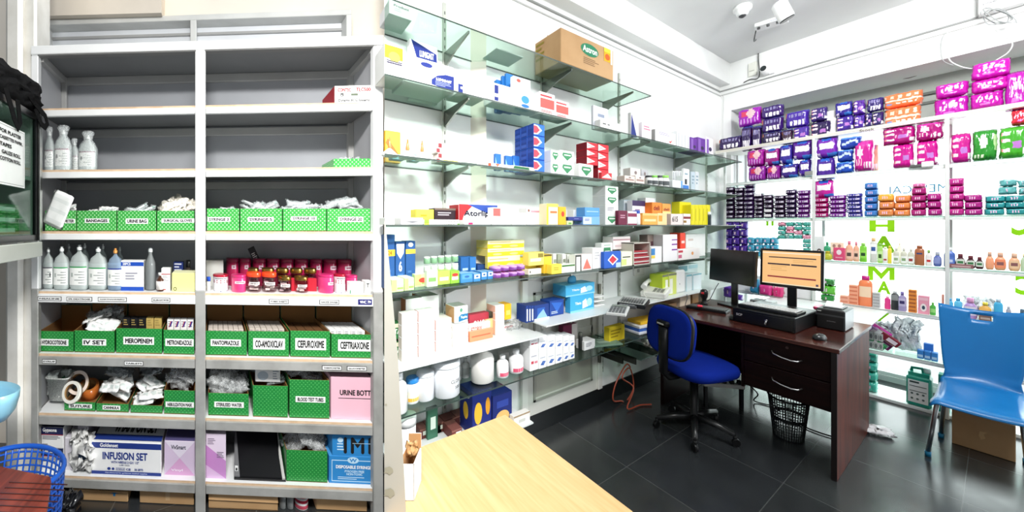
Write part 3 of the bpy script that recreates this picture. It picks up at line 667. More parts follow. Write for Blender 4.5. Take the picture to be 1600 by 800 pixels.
def jar(label,px0,px1,pT,pB,w,lid,group,cont,z=None,lev=3):
    um,W,h,zz=Ldim(px0,px1,pT,pB,w,lev); r=W/2
    if z is not None: zz=z
    T=Thing('glass_jar',label,'jar',FL,(um,w+r,zz),0,group)
    b=Buf(); b.lathe([(r*.85,0),(r*.97,h*.06),(r,h*.25),(r*.97,h*.62),(r*.86,h*.74),(r*.86,h*.78)],('#efe6e6','glass'),20); T.part('jar_body',b)
    b=Buf(); b.lathe([(r*.98,h*.77),(r,h*.79),(r,h*.97),(r*.93,h)],lid,20); T.part('lid',b)
    b=Buf(); rr=random.Random(px0)
    for k in range(9):
        x,y,z_=rr.uniform(-.5,.5)*r,rr.uniform(-.6,.3)*r,rr.uniform(.06,cont)*h; s=r*.3; b.box(x-s,x+s,y-s*.4,y+s*.3,z_,z_+s*.9,rr.choice([('#efeae6','paper'),('#d9d2cc','paper'),('#c4b4b8','paper')]),.001)
    T.part('contents',b)
    b=Buf()
    for k in range(6):
        t0=-.75+k*.25; t1=t0+.25; e=1.02
        b.poly([(r*e*math.sin(t0),-r*e*math.cos(t0),h*.38),(r*e*math.sin(t1),-r*e*math.cos(t1),h*.38),(r*e*math.sin(t1),-r*e*math.cos(t1),h*.53),(r*e*math.sin(t0),-r*e*math.cos(t0),h*.53)],('#f1ece8','paper'))
    for k in range(5):
        t0=-.5+k*.2; t1=t0+.13; e=1.03; b.poly([(r*e*math.sin(t0),-r*e*math.cos(t0),h*.42),(r*e*math.sin(t1),-r*e*math.cos(t1),h*.42),(r*e*math.sin(t1),-r*e*math.cos(t1),h*.49),(r*e*math.sin(t0),-r*e*math.cos(t0),h*.49)],('#4a3030','paper'))
    T.part('label',b); T.done()
GOLD=('#b3924a','metal'); ORL=('#f04a22','gloss')
for i,(a,c) in enumerate(((388,405.5),(410,430),(433,453),(455.5,475),(477.5,497))):
    jar('small glass jar with a gold lid in the rear jar row, %s from the left'%['first','second','third','fourth','fifth'][i],a,c,412,445,.12,GOLD,'gold-lidded jars in the rear jar row',.5)
jar('glass jar with an orange lid beside the bright pink canister',386,409.5,424,455,.03,ORL,'orange-lidded glass jars',.35)
jar('glass jar with an orange lid next to a gold-lidded jar',410.5,434,424,455,.03,ORL,'orange-lidded glass jars',.5)
jar('front glass jar with a gold lid and white papers inside',436,457,430,455,.03,GOLD,None,.5)
jar('front glass jar with a gold lid and red handwriting on its label',462.5,484,430,455,.03,GOLD,None,.3)
LBox('red_box','plain red box behind the front gold-lidded jars','box',455,495,434,454,3,('#c02838','paper'),w=.085,d=.03).done()
b=Buf(); b.box(-.02,.02,-.006,.006,0,.085,('#26262a','paper'),.001); decorate(b,(-.02,.02,-.006,.006,0,.085),[('f','n',.15,.1,.85,.6,('#d0d0d0','paper'),4)])
q=Buf(); Mx=Matrix.Rotation(-.45,3,'Y'); q.v=[Mx@p for p in b.v]; q.f,q.m,q.uv,q.smooth=b.f,b.m,b.uv,b.smooth
T=Thing('blister_box','small black box tipped over on the rear pink canisters','box',FL,(uL(402,.25),.27,SH[3]+.138)); T.part('box_body',q); T.done()
LBox('small_white_box','small white box with grey print in front of a pink canister near the right post','box',546.5,568,438,456,3,WHT,[('f','n',.15,.3,.85,.85,('#9fa8a4','paper'),5),('f','r',0,0,.08,.3,('#4a8a64','paper'))],w=.035,d=.04).done()
LBox('small_white_box','small white box marked with black capitals against the right post','box',571.5,583,436,456,3,WHT,[('f','t',.1,.5,.95,.8,INK,'T L')],w=.03,d=.05).done()
# row 5
row5=[(61,115,522,554,'HYDROCOTISONE',(.03,.3,.86,.62)),(116,179,521,555,'IV SET',(.2,.33,.8,.62)),(181,253.5,518,557,'MEROPENEM',(.16,.36,.83,.66)),(255,304,518,556,'METRONIDAZOLE',(.06,.34,.98,.64)),
(321,386,521,559,'PANTOPRAZOLE',(.12,.38,.86,.66)),(387.5,452,521,560,'CO-AMOXICLAV',(.12,.28,.9,.72)),(453.5,516,520,561,'CEFUROXIME',(.12,.28,.9,.72)),(517.5,582,525,562,'CEFTRIAXONE',(.16,.3,.97,.78))]
for i,(a,c,pt,pb,t,l) in enumerate(row5):
    bx=open_box('labelled_box','green dotted box hand-lettered %s on the fifth shelf down'%t,a,c,pt,pb,4,t,w=.02,d=.27,lab=l,mat='DOTSD',hb=(pb-pt)*1.75*.0033)
    um,W,h,zz,w,d=bx
    if i==1: heap('','paper',5,bx,.95,1.5,'infusion_set_packet','wrapped infusion set heaped in the IV SET box','packets in the IV SET box',sc=1.35,seed=31); heap('','bag',3,bx,.9,1.5,'clear_bag','crumpled clear bag on top of the IV SET box','clear bags on the IV SET box',sc=1.2,seed=32)
    if i in(2,3,4,5,6,7):
        n={2:5,3:4,4:7,5:6,6:4,7:5}[i]; sp={2:[('#1b1b1e','paper'),('#c2a860','paper')],3:[WHT],4:[('#d8ccc0','paper')],5:[('#cfc4b8','paper')],6:[('#6a4a30','paper')],7:[WHT]}[i]
        for k in range(n):
            bw=W*.9/n; hh=h*({2:1.3,3:1.3,4:.98,5:1.0,6:.9,7:1.06}[i]); q=Buf(); B=bbox(bw*.93,.05 if i<4 else .16,hh-.01); col=sp[min(k*len(sp)//n,len(sp)-1)]
            if i==2 and k>=3: col=('#c2a860','paper')
            q.box(*B,col,.001); decorate(q,B,[('f','n',.15,.72,.85,.95,('#a08a50' if i==2 else '#9a9aa0','paper'),3)]+([('f','p',[(.35,.75),(.55,.75),(.9,.95),(.7,.95)],('#28348c','paper')),('f','p',[(.2,.7),(.35,.75),(.7,.95),(.55,.95)],('#b83a3a','paper'))] if i==3 else []))
            T=Thing('medicine_box','small medicine box upright in the box lettered %s'%t,'box',FL,(um-W*.45+bw*(k+.5),w+(.1 if i<4 else .14),zz+.005),0,'medicine boxes in the %s box'%t); T.part('box_body',q); T.done()
# row 6
um,W,h,zz=Ldim(65,102,601,640,.04,5); T=Thing('plastic_tub','frosted clear plastic tub with a rolled rim at the left end','tub',FL,(um,.13,zz+.02)); b=Buf()
fz=('#d5d8d4','wrapd'); b.lathe([(W*.34,0),(W*.42,.004),(W*.5,h*.95),(W*.55,h*.95),(W*.55,h),(W*.49,h),(W*.41,.01),(.001,.01)],fz,28,sy=.8,cap=False,pw=5); T.part('tub_body',b)
T.done(); T=None
for k in range(2):
    b=Buf(); b.pouch(.07,.13,.03,('#cfd6d2','wrapd'),8,10,(lambda u,v:('#3f7a58','paper') if .6<v<.75 and .3<u<.7 else None),3,.012,k)
    T=Thing('gauze_packet','film packet standing up in the frosted plastic tub','packet',FL,(uL(84+k*14,.13),.12+.05*k,zz+.035),0,'packets in the frosted tub'); T.part('packet',b); T.done()
b=Buf(); b.pouch(.1,.05,.06,('#e9ebe6','paper'),8,6,None,2.5,.02,9); T=Thing('cotton_bundle','white cotton bundle at the bottom of the frosted tub','cotton',FL,(um,.12,zz+.03)); T.part('bundle',b); T.done()
def tape(label,px,py,R,wd,col,side,rotx,rotz,w,zz,core='#9a7a50'):
    b=Buf(); ri=R*.72; n=26
    pr=[(ri,0),(R,0),(R,wd),(ri,wd)]
    rings=[[b.addv((p[0]*math.cos(2*math.pi*k/n),p[0]*math.sin(2*math.pi*k/n),p[1])) for k in range(n)] for p in pr]
    for i in range(4):
        A,B_=rings[i],rings[(i+1)%4]; mm=[side,col,side,(core,'matte')][i]
        for k in range(n): b.face([A[k],A[(k+1)%n],B_[(k+1)%n],B_[k]],mm,None,i in(1,3))
    Mx=Matrix.Rotation(rotz,3,'Z')@Matrix.Rotation(rotx,3,'X'); b.v=[Mx@p for p in b.v]; lo=min(p.z for p in b.v); b.v=[p-Vector((0,0,lo)) for p in b.v]
    T=Thing('tape_roll',label,'tape',FL,(uL(px,w),w,zz)); T.part('roll',b); T.done()
Z6=SH[5]+.003
tape('roll of brown packing tape with a printed core standing over the white roll',125,0,.062,.05,('#7c5c30','gloss'),('#e8d8cc','paper'),1.05,.1,.17,Z6+.028)
tape('roll of white tape leaning in the low green tray',115,0,.055,.028,('#e8e4d6','paper'),('#efece2','paper'),1.1,-.2,.07,Z6+.03)
tape('roll of orange-brown packing tape lying behind the white roll',140,0,.06,.06,('#b8642a','gloss'),('#c87838','gloss'),.25,.0,.19,Z6)
for i,(a,c,pt,pb,t,l) in enumerate(((100,149,636,650,'SUTURE',(.15,.35,.9,.8)),(150,201,640,653,'CANNULA',(.2,.3,.75,.8)),(203.5,254,641,653,None,None))):
    bx=open_box('low_green_tray','low green tray %s on the sixth shelf down'%['lettered SUTURE in front of the tape rolls','lettered CANNULA under wrapped syringes','without a label left of the NEBULIZATION MASK box'][i],a,c,pt,pb,5,t,w=.02,d=.24,mat='DOTSD',lab=l,hb=.06)
    if i: heap('','paper',6,bx,.9,2.9,'syringe_packet','white wrapped syringe heaped in the low tray %s'%['','lettered CANNULA','without a label'][i],'wrapped syringes in the low tray %d'%i if False else 'wrapped syringes in the %s tray'%['','CANNULA','unlabelled'][i],sc=1.15,seed=50+i,wr=(.1,.6)); heap('','dark',4,bx,3.2,5,'grey_film_packet','grey film packet stacked behind the low tray %s'%['','lettered CANNULA','without a label'][i],'grey packets behind the %s tray'%['','CANNULA','unlabelled'][i],sc=1.1,seed=60+i,wr=(.45,.85))
row6=[(256,304.5,616,653,'NEBULIZATION MASK',(.05,.3,.98,.52)),(325,389,621,656,'STERILISED WATER',(.15,.38,.88,.62)),(395,450,611,660,None,None),(452,515,600,660,'BLOOD TEST TUBES',(.15,.42,.9,.57))]
for i,(a,c,pt,pb,t,l) in enumerate(row6):
    bx=open_box('green_box',['green box lettered NEBULIZATION MASK against the middle post','green box lettered STERILISED WATER full of clear bags','tall crumpled green box without a label','tall green box lettered BLOOD TEST TUBES'][i],a,c,pt,pb,5,t,w=.02,d=.24,mat='DOTSD',lab=l)
    heap('','bag' if i!=2 else 'clear',[6,7,4,5][i],bx,.92,[1.5,1.45,1.25,1.15][i],['mask_bag','water_ampoule_bag','film_packet','tube_bag'][i],['clear bagged mask heaped in the NEBULIZATION MASK box','clear bag heaped in the STERILISED WATER box','film packet sticking out of the unlabelled tall green box','clear bag on top of the BLOOD TEST TUBES box'][i],['bags in the mask box','bags in the sterilised water box','packets in the tall unlabelled box','bags in the blood test tubes box'][i],sc=1.1,seed=70+i)
LBox('white_packet_box','white flat packet standing upright out of the tall crumpled green box','packet',399,438,583,611,5,WHT,[('f','n',.7,.1,.95,.9,('#a0a8b0','paper'),6),('f','o',.3,.35,.22,.25,('#b8c4cc','paper'))],w=.09,d=.012,z=SH[5]+.155).done()
LBox('pink_box','pale pink box hand-lettered URINE BOTTLES against the right post','box',517,582,595,661,5,('#eebccb','paper'),[('f','t',.22,.58,1.02,.7,INK,'URINE BOTTL'),('f','r',.18,.5,1.0,.515,INK)],w=.02,d=.24).done()
# row 7
GY=[('f','r',0,.66,1,1,('#1c2350','paper')),('f','t',.07,.74,.7,.95,WHT,'Gypsona'),('f','r',0,.62,1,.66,('#a32c3c','paper')),('f','n',.06,.38,.9,.58,('#5a5a66','paper'),3),('f','n',.06,.1,.3,.2,('#8a8a92','paper'),1)]
LBox('bandage_box','lower of two stacked white Gypsona bandage boxes with navy tops','box',64.5,99,697,733,6,WHT,GY,w=.04,d=.22,mf={'t':('#23284e','paper')}).done()
LBox('bandage_box','upper of two stacked white Gypsona bandage boxes with navy tops','box',64.5,99,664,696,6,WHT,GY,w=.04,d=.22,mf={'t':('#23284e','paper')},z=SH[6]+.1225).done()
LBox('white_carton','narrow white carton leaning between the bandage boxes and the plastic bag','box',101,117,682,733,6,('#d8d4dc','paper'),w=.05,d=.2,bev=.004).done()
LBox('white_carton','grey-white upright carton behind the crumpled plastic bag','box',121,138,672,733,6,('#c0bcc4','paper'),w=.12,d=.16,bev=.004).done()
b=Buf(); b.pouch(.13,.21,.07,('#d2d2cf','film'),16,16,(lambda u,v:('#28405c','paper') if .35<u<.6 and .45<v<.6 else None),2.4,.05,21)
T=Thing('crumpled_bag','crumpled white plastic bag left of the INFUSION SET box','bag',FL,(uL(127,.02),.05,SH[6]+.001)); T.part('bag',b); T.done()
NB=('#233a86','paper')
T=LBox('infusion_set_box','large white and blue INFUSION SET carton','box',143.5,252,690,740,6,WHT,[('f','r',0,.8,1,.98,NB),('f','t',.12,.84,.38,.95,WHT,'Goldenset'),('f','t',.16,.46,.8,.68,NB,'INFUSION SET'),('f','t',.28,.34,.68,.41,NB,'WITH NEEDLE 21GX1 1/2"'),('f','t',.4,.27,.55,.31,('#7a8098','paper'),'LUER LOCK'),('f','o',.25,.17,.025,.045,NB),('f','o',.31,.17,.02,.04,NB),('f','r',.35,.13,.48,.21,NB),('f','r',.355,.14,.475,.2,WHT),('f','t',.36,.15,.47,.19,NB,'STERILE'),('f','t',.62,.14,.74,.2,NB,'50 SETS'),('f','t',.5,.14,.56,.2,NB,'CE'),('f','r',0,.0,1,.1,NB),('f','t',.2,.03,.8,.07,('#c0c8e0','paper'),'Manufactured for goldenset medical supplies'),('t','r',0,.05,1,.25,NB),('t','t',.25,.35,.9,.8,INK,'VMAMPON SET')],w=.035,d=.24)
T.done()
def tri(c1,c2,c3): return [('f','p',[(0,0),(.5,.5),(0,1)],c1),('f','p',[(1,0),(.5,.5),(1,1)],c1),('f','p',[(0,0),(1,0),(.5,.5)],c2),('f','p',[(0,1),(1,1),(.5,.5)],c3)]
LBox('glove_carton','lilac and white carton with a crossed pattern left of the middle post','box',257,304.5,677,730,6,('#e0cfe0','paper'),tri(('#d8c4dc','paper'),('#d9a6cf','paper'),('#e6dcea','paper'))+[('f','t',.22,.76,.7,.88,('#3a3a4c','paper'),'VivSmart'),('f','t',.22,.1,.6,.18,('#f4e8f4','paper'),'Vinyl')],w=.05,d=.22,mf={'t':('#5a5480','paper')}).done()
LBox('glove_carton','lilac and white carton right of the middle post','box',321.5,353,676,745,6,('#e6d6e8','paper'),[('f','p',[(0,.3),(1,0),(1,.4),(0,.75)],('#c48ac6','paper')),('f','p',[(0,0),(1,0),(0,.3)],('#d9b8dc','paper')),('f','n',.1,.75,.5,.9,('#8a7a90','paper'),4),('f','n',.55,.45,.9,.6,('#7a6a80','paper'),4)],w=.03,d=.22).done()
# black ring folders
T=Thing('black_folder','open black file folders lying on the lowest shelf','folder',FL,(uL(406,.03),.05,SH[6]+.002))
um,W,h,zz=Ldim(366,446,690,750,.05,6); b=Buf(); 
def slab(b,a,w0,z0,a2,w1,z1,t,m):
    P0=[(a,w0,z0),(a2,w0,z0),(a2-.01,w1,z1),(a+.015,w1,z1)]; A=[b.addv(p) for p in P0]; B_=[b.addv((p[0],p[1],p[2]+t)) for p in P0]
    b.face(A[::-1],m); b.face(B_,m)
    for i in range(4): b.face([A[i],A[(i+1)%4],B_[(i+1)%4],B_[i]],m)
slab(b,-W/2,-.02,.0,W/2,.17,.15,.012,('#141416','gloss')); T.part('cover',b)
b=Buf(); slab(b,-W/2,-.025,.013,W/2-.02,.16,.175,.01,('#0e0e10','gloss')); T.part('cover',b)
b=Buf(); slab(b,W/2-.028,-.022,.012,W/2-.004,.165,.168,.008,('#b8b8b4','paper')); T.part('page_edge',b,'grey page edge'); b=Buf(); slab(b,-W/2+.0,-.028,.02,-W/2+.03,.165,.185,.006,('#6a6a6c','gloss')); T.part('spine',b); T.done()
LBox('label_card','small white label card on the black folders','card',367,372,729,739,6,WHT,[('f','r',.25,.3,.75,.7,INK)],w=.02,d=.002,z=SH[6]+.035).done()
bx=open_box('green_box','green box with a clear bag on top beside the black folders',447,512,702,751,6,None,w=.02,d=.24,mat='DOTSD')
heap('','bag',5,bx,.9,1.35,'clear_bag','shiny clear bag in the green box beside the black folders','bags in the lowest green box',sc=1.3,seed=90)
LB=('#2f86c8','paper'); LBL=('#bfe0f4','paper')
LBox('syringe_carton','lower light blue DISPOSABLE SYRINGE carton against the right post','box',514,582.5,710,753,6,LB,[('f','r',.06,.08,.98,.86,LBL),('f','r',.075,.11,.965,.83,LB),('f','o',.55,.86,.13,.12,LBL),('f','t',.47,.8,.63,.92,LB,'W'),('f','t',.16,.56,.96,.67,WHT,'DISPOSABLE SYRINGE'),('f','t',.36,.42,.8,.5,LBL,'PYROGEN FREE'),('f','t',.4,.32,.76,.4,LBL,'NON-TOXIC'),('f','n',.2,.14,.9,.26,LBL,2)],w=.02,d=.24,mf={'t':('#4a9ad4','paper')}).done()
LBox('syringe_carton','upper light blue carton hand-marked 1M1 against the right post','box',519,582.5,676,709,6,LB,[('f','t',.3,.15,.95,.85,INK,'1M1'),('f','o',.2,.75,.07,.12,LBL),('f','n',.12,.2,.3,.6,LBL,3),('f','r',.5,.6,.95,.62,LBL)],w=.04,d=.2,z=SH[6]+.138,mf={'t':('#4a9ad4','paper')}).done()
# row 0 on the floor
CB=('CARTON')
def carton(label,px0,px1,pT,w,d,decs=(),open_=False,name='cardboard_carton'):
    um,W,h,zz=Ldim(px0,px1,pT,800,w,0,0.001); h=H-(pT-PY)*DL(um,w)/F
    b=Buf(); 
    if open_:
        t=.005; b.box(-W/2,W/2,-d/2,-d/2+t,0,h,CB); b.box(-W/2,W/2,d/2-t,d/2,0,h+.015,CB); b.box(-W/2,-W/2+t,-d/2+t,d/2-t,0,h,CB); b.box(W/2-t,W/2,-d/2+t,d/2-t,0,h,CB); b.box(-W/2,W/2,-d/2,d/2,0,t,CB)
        q=Buf(); q.poly([(-W/2,-d/2,h),(W/2,-d/2,h),(W/2,-d/2-.012,h-.03),(-W/2,-d/2-.012,h-.028)],'CARTON')
    else:
        b.box(-W/2,W/2,-d/2,d/2,0,h,CB,.004); q=Buf(); q.box(-W/2+.002,-.003,-d/2+.001,d/2,h,h+.004,CB,.001); q.box(.003,W/2-.002,-d/2+.001,d/2,h,h+.004,'CARTON',.001)
    decorate(b,(-W/2,W/2,-d/2,d/2,0,h),list(decs))
    T=Thing(name,label,'carton',FL,(um,w+d/2,zz)); T.part('carton_body',b); T.part('flap',q); T.done()
AR=[('f','p',[(.04,.3),(.2,.3),(.12,.75)],('#2f7ab0','paper')),('f','r',.1,.0,.14,.3,('#2f7ab0','paper')),('f','p',[(.62,.35),(.82,.35),(.72,.72)],('#2f7ab0','paper')),('f','r',.7,.0,.74,.35,('#2f7ab0','paper'))]
carton('brown cardboard carton with blue arrows under the lowest shelf',112,200,768,.05,.22,[('f','p',[(.1,.86),(.2,.86),(.15,.93)],('#2f7ab0','paper')),('f','p',[(.68,.85),(.84,.85),(.76,.955)],('#2f7ab0','paper')),('f','r',.74,.6,.78,.85,('#2f7ab0','paper'))])
carton('worn brown carton with taped flaps left of the middle post',218,303,767,.05,.22,[('f','r',.48,.3,.56,1,('#c6a67c','gloss'))])
carton('open brown carton right of the middle post',326,434,772,.04,.24,(),True)
carton('closed brown carton near the right post on the floor',494,574,772,.06,.22)
for i,(a,c,pt,pb) in enumerate(((461,486,772,790),(461,486,791,810))):
    um,W,h,zz=Ldim(a,c,pt,pb,.08,0,0); 
zc0=H-(810-PY)*DL(uL(473,.08),.08)/F
for i in range(2):
    um=uL(473,.05); r=.037; h=.055; b=Buf(); b.lathe([(r*.97,0),(r,.003),(r,h-.004),(r*.97,h-.002)],('#d8d8d8','gloss'),20); T=Thing('tin_can','red and white tin in the floor stack, %s'%['lower one','upper one'][i],'tin',FL,(um,.085,.001+i*.0555),0,'stacked tins on the floor'); T.part('can_body',b)
    q=Buf(); q.lathe([(r*1.005,h*.62),(r*1.01,h*.64),(r*1.01,h*.88),(r*1.005,h*.9)],('#a02038','paper'),20,cap=False); q.lathe([(r*1.005,h*.1),(r*1.01,h*.12),(r*1.01,h*.4),(r*1.005,h*.42)],('#b8485a','paper'),20,cap=False); T.part('label',q); T.done()
for i,(a,c) in enumerate(((437,448),(449,460))):
    T,r,h=lathe_thing('clear_bottle','clear plastic bottle standing on the floor, %s of the pair'%['left','right'][i],'bottle',a,c,775,803,6,.05,[('bottle_body',[(.85,0),(1,.03),(1,.7),(.5,.85)],('#b8bcbc','clear')),('cap',[(.5,.85),(.5,1),(.3,1)],('#c8cccc','gloss'))]); T.pos=(T.pos[0],T.pos[1],.001); T.done()
# ---- left side things
# glass fronted wall cabinet seen edge-on
ZT,ZBt=1.985,1.375; uc=.099; w0,w1=-.62,-.10
T=Thing('glass_cabinet','wall-hung glass-fronted cabinet with black frame and a paper sign','cabinet',FL,(uc,-.3,0))
def cb(x0,x1,ww0,ww1,z0,z1,m,bv=0): 
    b=Buf(); b.box(x0-uc,x1-uc,ww0+.3,ww1+.3,z0,z1,m,bv); return b
b=cb(uc-.36,uc-.02,w0,w1,ZT-.02,ZT,('#b9bcba','paint'))
b.box(-.36,-.02,w0+.3,w1+.3,ZBt,ZBt+.02,('#b9bcba','paint')); b.box(-.36,-.35,w0+.3,w1+.3,ZBt,ZT,('#8b8f8c','paint')); b.box(-.36,-.02,w1+.29,w1+.3,ZBt,ZT,('#9da39d','paint')); T.part('cabinet_body',b)
b=Buf(); K=('#111214','gloss')
b.box(-.02,0,w0+.3,w1+.3,ZT-.03,ZT,K,.002); b.box(-.02,0,w0+.3,w1+.3,ZBt,ZBt+.03,K,.002); b.box(-.02,0,w1+.275,w1+.3,ZBt+.03,ZT-.03,K,.002); T.part('door_frame',b,'black door frame')
b=Buf(); b.box(-.012,-.008,w0+.3,w1+.275,ZBt+.03,ZT-.03,('#dcebe4','glass')); T.part('glass_door',b)
b=Buf(); b.box(-.35,-.03,w0+.3,w1+.28,1.665,1.68,('#dfe3e1','paint')); T.part('shelf',b)
b=Buf(); b.box(-.0,.012,w1+.29,w1+.315,ZBt,ZT+.03,('#b7b9b6','metal'),.002); b.box(-.02,.02,w0+.3,w1+.3,ZBt-.075,ZBt-.005,('#c3c4be','paint'),.003); T.part('rail',b,'metal edge rails')
T.done()
b=Buf(); a0,a1=-.50,-.235; z0,z1=1.615,1.865
b.box(.003,.005,a0,a1,z0,z1,('#f3f4f3','paper')); Bx=(.003,.005,a0,a1,z0,z1)
# outward face is r (x1): a runs from y0 to y1
decorate(b,Bx,[('r','r',.03,.03,.97,.035,INK),('r','r',.03,.965,.97,.97,INK),('r','r',.955,.03,.96,.97,INK)]+[('r','t',a,bb,c,bb+.06,INK,t) for a,c,bb,t in ((.3,.88,.84,'FOR PLASTER'),(.3,.92,.73,'CASSETTES PAPER,'),(.3,.6,.62,'TAPES'),(.35,.86,.5,'GAUZE ROLL'),(.3,.86,.39,'COTTON ROLL'))])
T=Thing('paper_sign','white printed paper sign taped to the glass cabinet door','sign',FL,(uc,0,0)); T.part('sheet',b); T.done()
T=Thing('plastic_jar','clear jar with a blue lid inside the glass cabinet','jar',FL,(uc-.06,-.19,1.681)); b=Buf(); b.lathe([(.03,0),(.033,.01),(.033,.05),(.03,.055)],('#c6d2d0','clear'),16); T.part('jar_body',b); b=Buf(); b.lathe([(.034,.055),(.035,.057),(.035,.07),(.032,.072)],('#5a86c0','gloss'),16); T.part('lid',b); T.done()
for i in range(3):
    b=Buf(); b.box(-.06,.06,-.1,.1,0,.045,('#4f9a5c','wrapd'),.006); decorate(b,(-.06,.06,-.1,.1,0,.045),[('r','r',.2,.3,.8,.7,('#dfe6e0','paper'))])
    T=Thing('green_packet','green film-wrapped packet stacked inside the glass cabinet, %s'%['lowest','middle','topmost'][i],'packet',FL,(uc-.1,-.3,ZBt+.031+i*.046),0,'green packets in the glass cabinet'); T.part('packet',b); T.done()
b=Buf(); b.pouch(.2,.09,.1,('#dde3e1','wrap'),10,8,None,2.5,.03,5); b.v=[Matrix.Rotation(1.57,3,'Z')@p for p in b.v]
T=Thing('clear_bag','crumpled clear bag on the middle level of the glass cabinet','bag',FL,(uc-.12,-.3,1.682)); T.part('bag',b); T.done()
# black strap bag on the cabinet
T=Thing('strap_bag','black fabric bag with hanging straps lying on the glass cabinet','bag',FL,(uc-.06,-.26,ZT+.001)); b=Buf()
b.pouch(.42,.16,.16,('#141415','cloth'),18,14,None,3,.025,8); b.v=[Matrix.Rotation(1.45,3,'Z')@p for p in b.v]; T.part('bag_body',b)
def strap(pts,wd,m=('#0d0d0e','cloth')):
    b=Buf(); L_=[];
    for i,p in enumerate(pts):
        p=Vector(p); a=Vector(pts[max(0,i-1)]);c=Vector(pts[min(len(pts)-1,i+1)]); t=(c-a).normalized(); n=Vector((0,-t.z,t.y)).normalized() if abs(t.y)+abs(t.z)>1e-4 else Vector((0,0,1))
        L_.append([b.addv(p+n*wd/2+Vector((.002,0,0))),b.addv(p-n*wd/2+Vector((.002,0,0))),b.addv(p-n*wd/2-Vector((.002,0,0))),b.addv(p+n*wd/2-Vector((.002,0,0)))])
    for i in range(len(L_)-1):
        for k in range(4): b.face([L_[i][k],L_[i][(k+1)%4],L_[i+1][(k+1)%4],L_[i+1][k]],m)
    b.face(L_[0],m); b.face(L_[-1][::-1],m); return b
T.part('strap',strap([(.07,.0,.08),(.075,.07,.045),(.08,.13,.02),(.085,.18,.0),(.085,.2,-.03),(.085,.175,-.055),(.085,.14,-.05),(.08,.12,-.02),(.075,.1,.01)],.03))
T.part('strap',strap([(.07,-.13,.02),(.075,-.1,-.04),(.075,-.07,-.09),(.075,-.045,-.12),(.075,-.03,-.09),(.075,-.04,-.04),(.075,-.05,.0)],.032)); T.done()
# light blue basin at the left edge
uu=uL(-24,-.35); T=Thing('blue_chair_back','light blue plastic chair back cut by the left picture edge','chair',FL,(uu,-.35,0)); b=Buf()
zc=H-(628-PY)*DL(uu,-.35)/F
b.lathe([(.02,zc-.085),(.1,zc-.07),(.135,zc-.03),(.152,zc+.02),(.155,zc+.05),(.15,zc+.052),(.145,zc+.02),(.125,zc-.025),(.09,zc-.06),(.01,zc-.075)],('#8fc6dc','gloss'),30,cap=False,sy=.55); T.part('shell',b)
b=Buf(); b.tube([(-.2,.0,.001),(-.14,.0,zc-.04)],.014,('#9aa0a4','metal'),8); T.part('leg',b); T.done()
# blue mesh basket under a red-brown board
uu=uL(22,-.42); T=Thing('laundry_basket','blue open-weave plastic basket at the lower left','basket',FL,(uu,-.42,.0)); Dk=DL(uu,-.42)
zr=H-(732-PY)*Dk/F; b=Buf(); Rr=.205; nb=44; BB=('#1d56b8','gloss')
b.tube([(Rr*math.cos(2*math.pi*k/32),Rr*.7*math.sin(2*math.pi*k/32),zr) for k in range(32)],.010,BB,8,True); T.part('rim',b)
b=Buf()
for j in range(12): 
    zz=zr-.025-.028*j; rr=Rr*(1-.012*j); b.tube([(rr*math.cos(2*math.pi*k/32),rr*.7*math.sin(2*math.pi*k/32),zz) for k in range(32)],.0042,BB,5,True)
for k in range(nb):
    a=2*math.pi*k/nb; b.tube([(Rr*(1-.012*j*1.0)*math.cos(a+.02*j),Rr*.7*(1-.012*j)*math.sin(a+.02*j),zr-.028*j) for j in range(0,13,2)],.0042,BB,5)
b.box(-.1,.1,-.07,.07,zr-.36,zr-.35,BB)
T.part('mesh_wall',b)
b=Buf(); 
for k in range(4):
    a=.785+1.57*k; b.tube([(Rr*.6*math.cos(a),Rr*.42*math.sin(a),zr-.35),(Rr*.6*math.cos(a),Rr*.42*math.sin(a),.0)],.012,BB,8)
T.part('foot',b); T.done()
b=Buf(); zb=zr+.006
P1=[(uL(-60,-.75),-.75),(uL(64,-.78),-.78),(uL(80,-.52),-.52),(uL(78,-.5),-.5),(uL(-60,-.42),-.42)]
zbb=H-(760-PY)*1.2/F
b.prism([(p[0]-P1[0][0],p[1]-P1[0][1]) for p in P1],0,.02,'REDBOARD'); 
for k in range(8):
    y_=.03+.026*k; b.box(.02,.9*(P1[1][0]-P1[0][0]),y_,y_+.004,.02,.0215,('#3a100c','gloss'))
T=Thing('tray_board','red-brown ridged board resting on the blue basket','board',FL,(P1[0][0],P1[0][1],zr+.012)); T.part('board',b); T.done()
b=Buf(); b.pouch(.12,.16,.09,('#16171a','film'),12,10,None,2.5,.04,14); T=Thing('black_bin_bag','crumpled black plastic bag beside the blue basket','bag',FL,(uL(108,-.1),-.1,.0)); T.part('bag',b)
T.done()
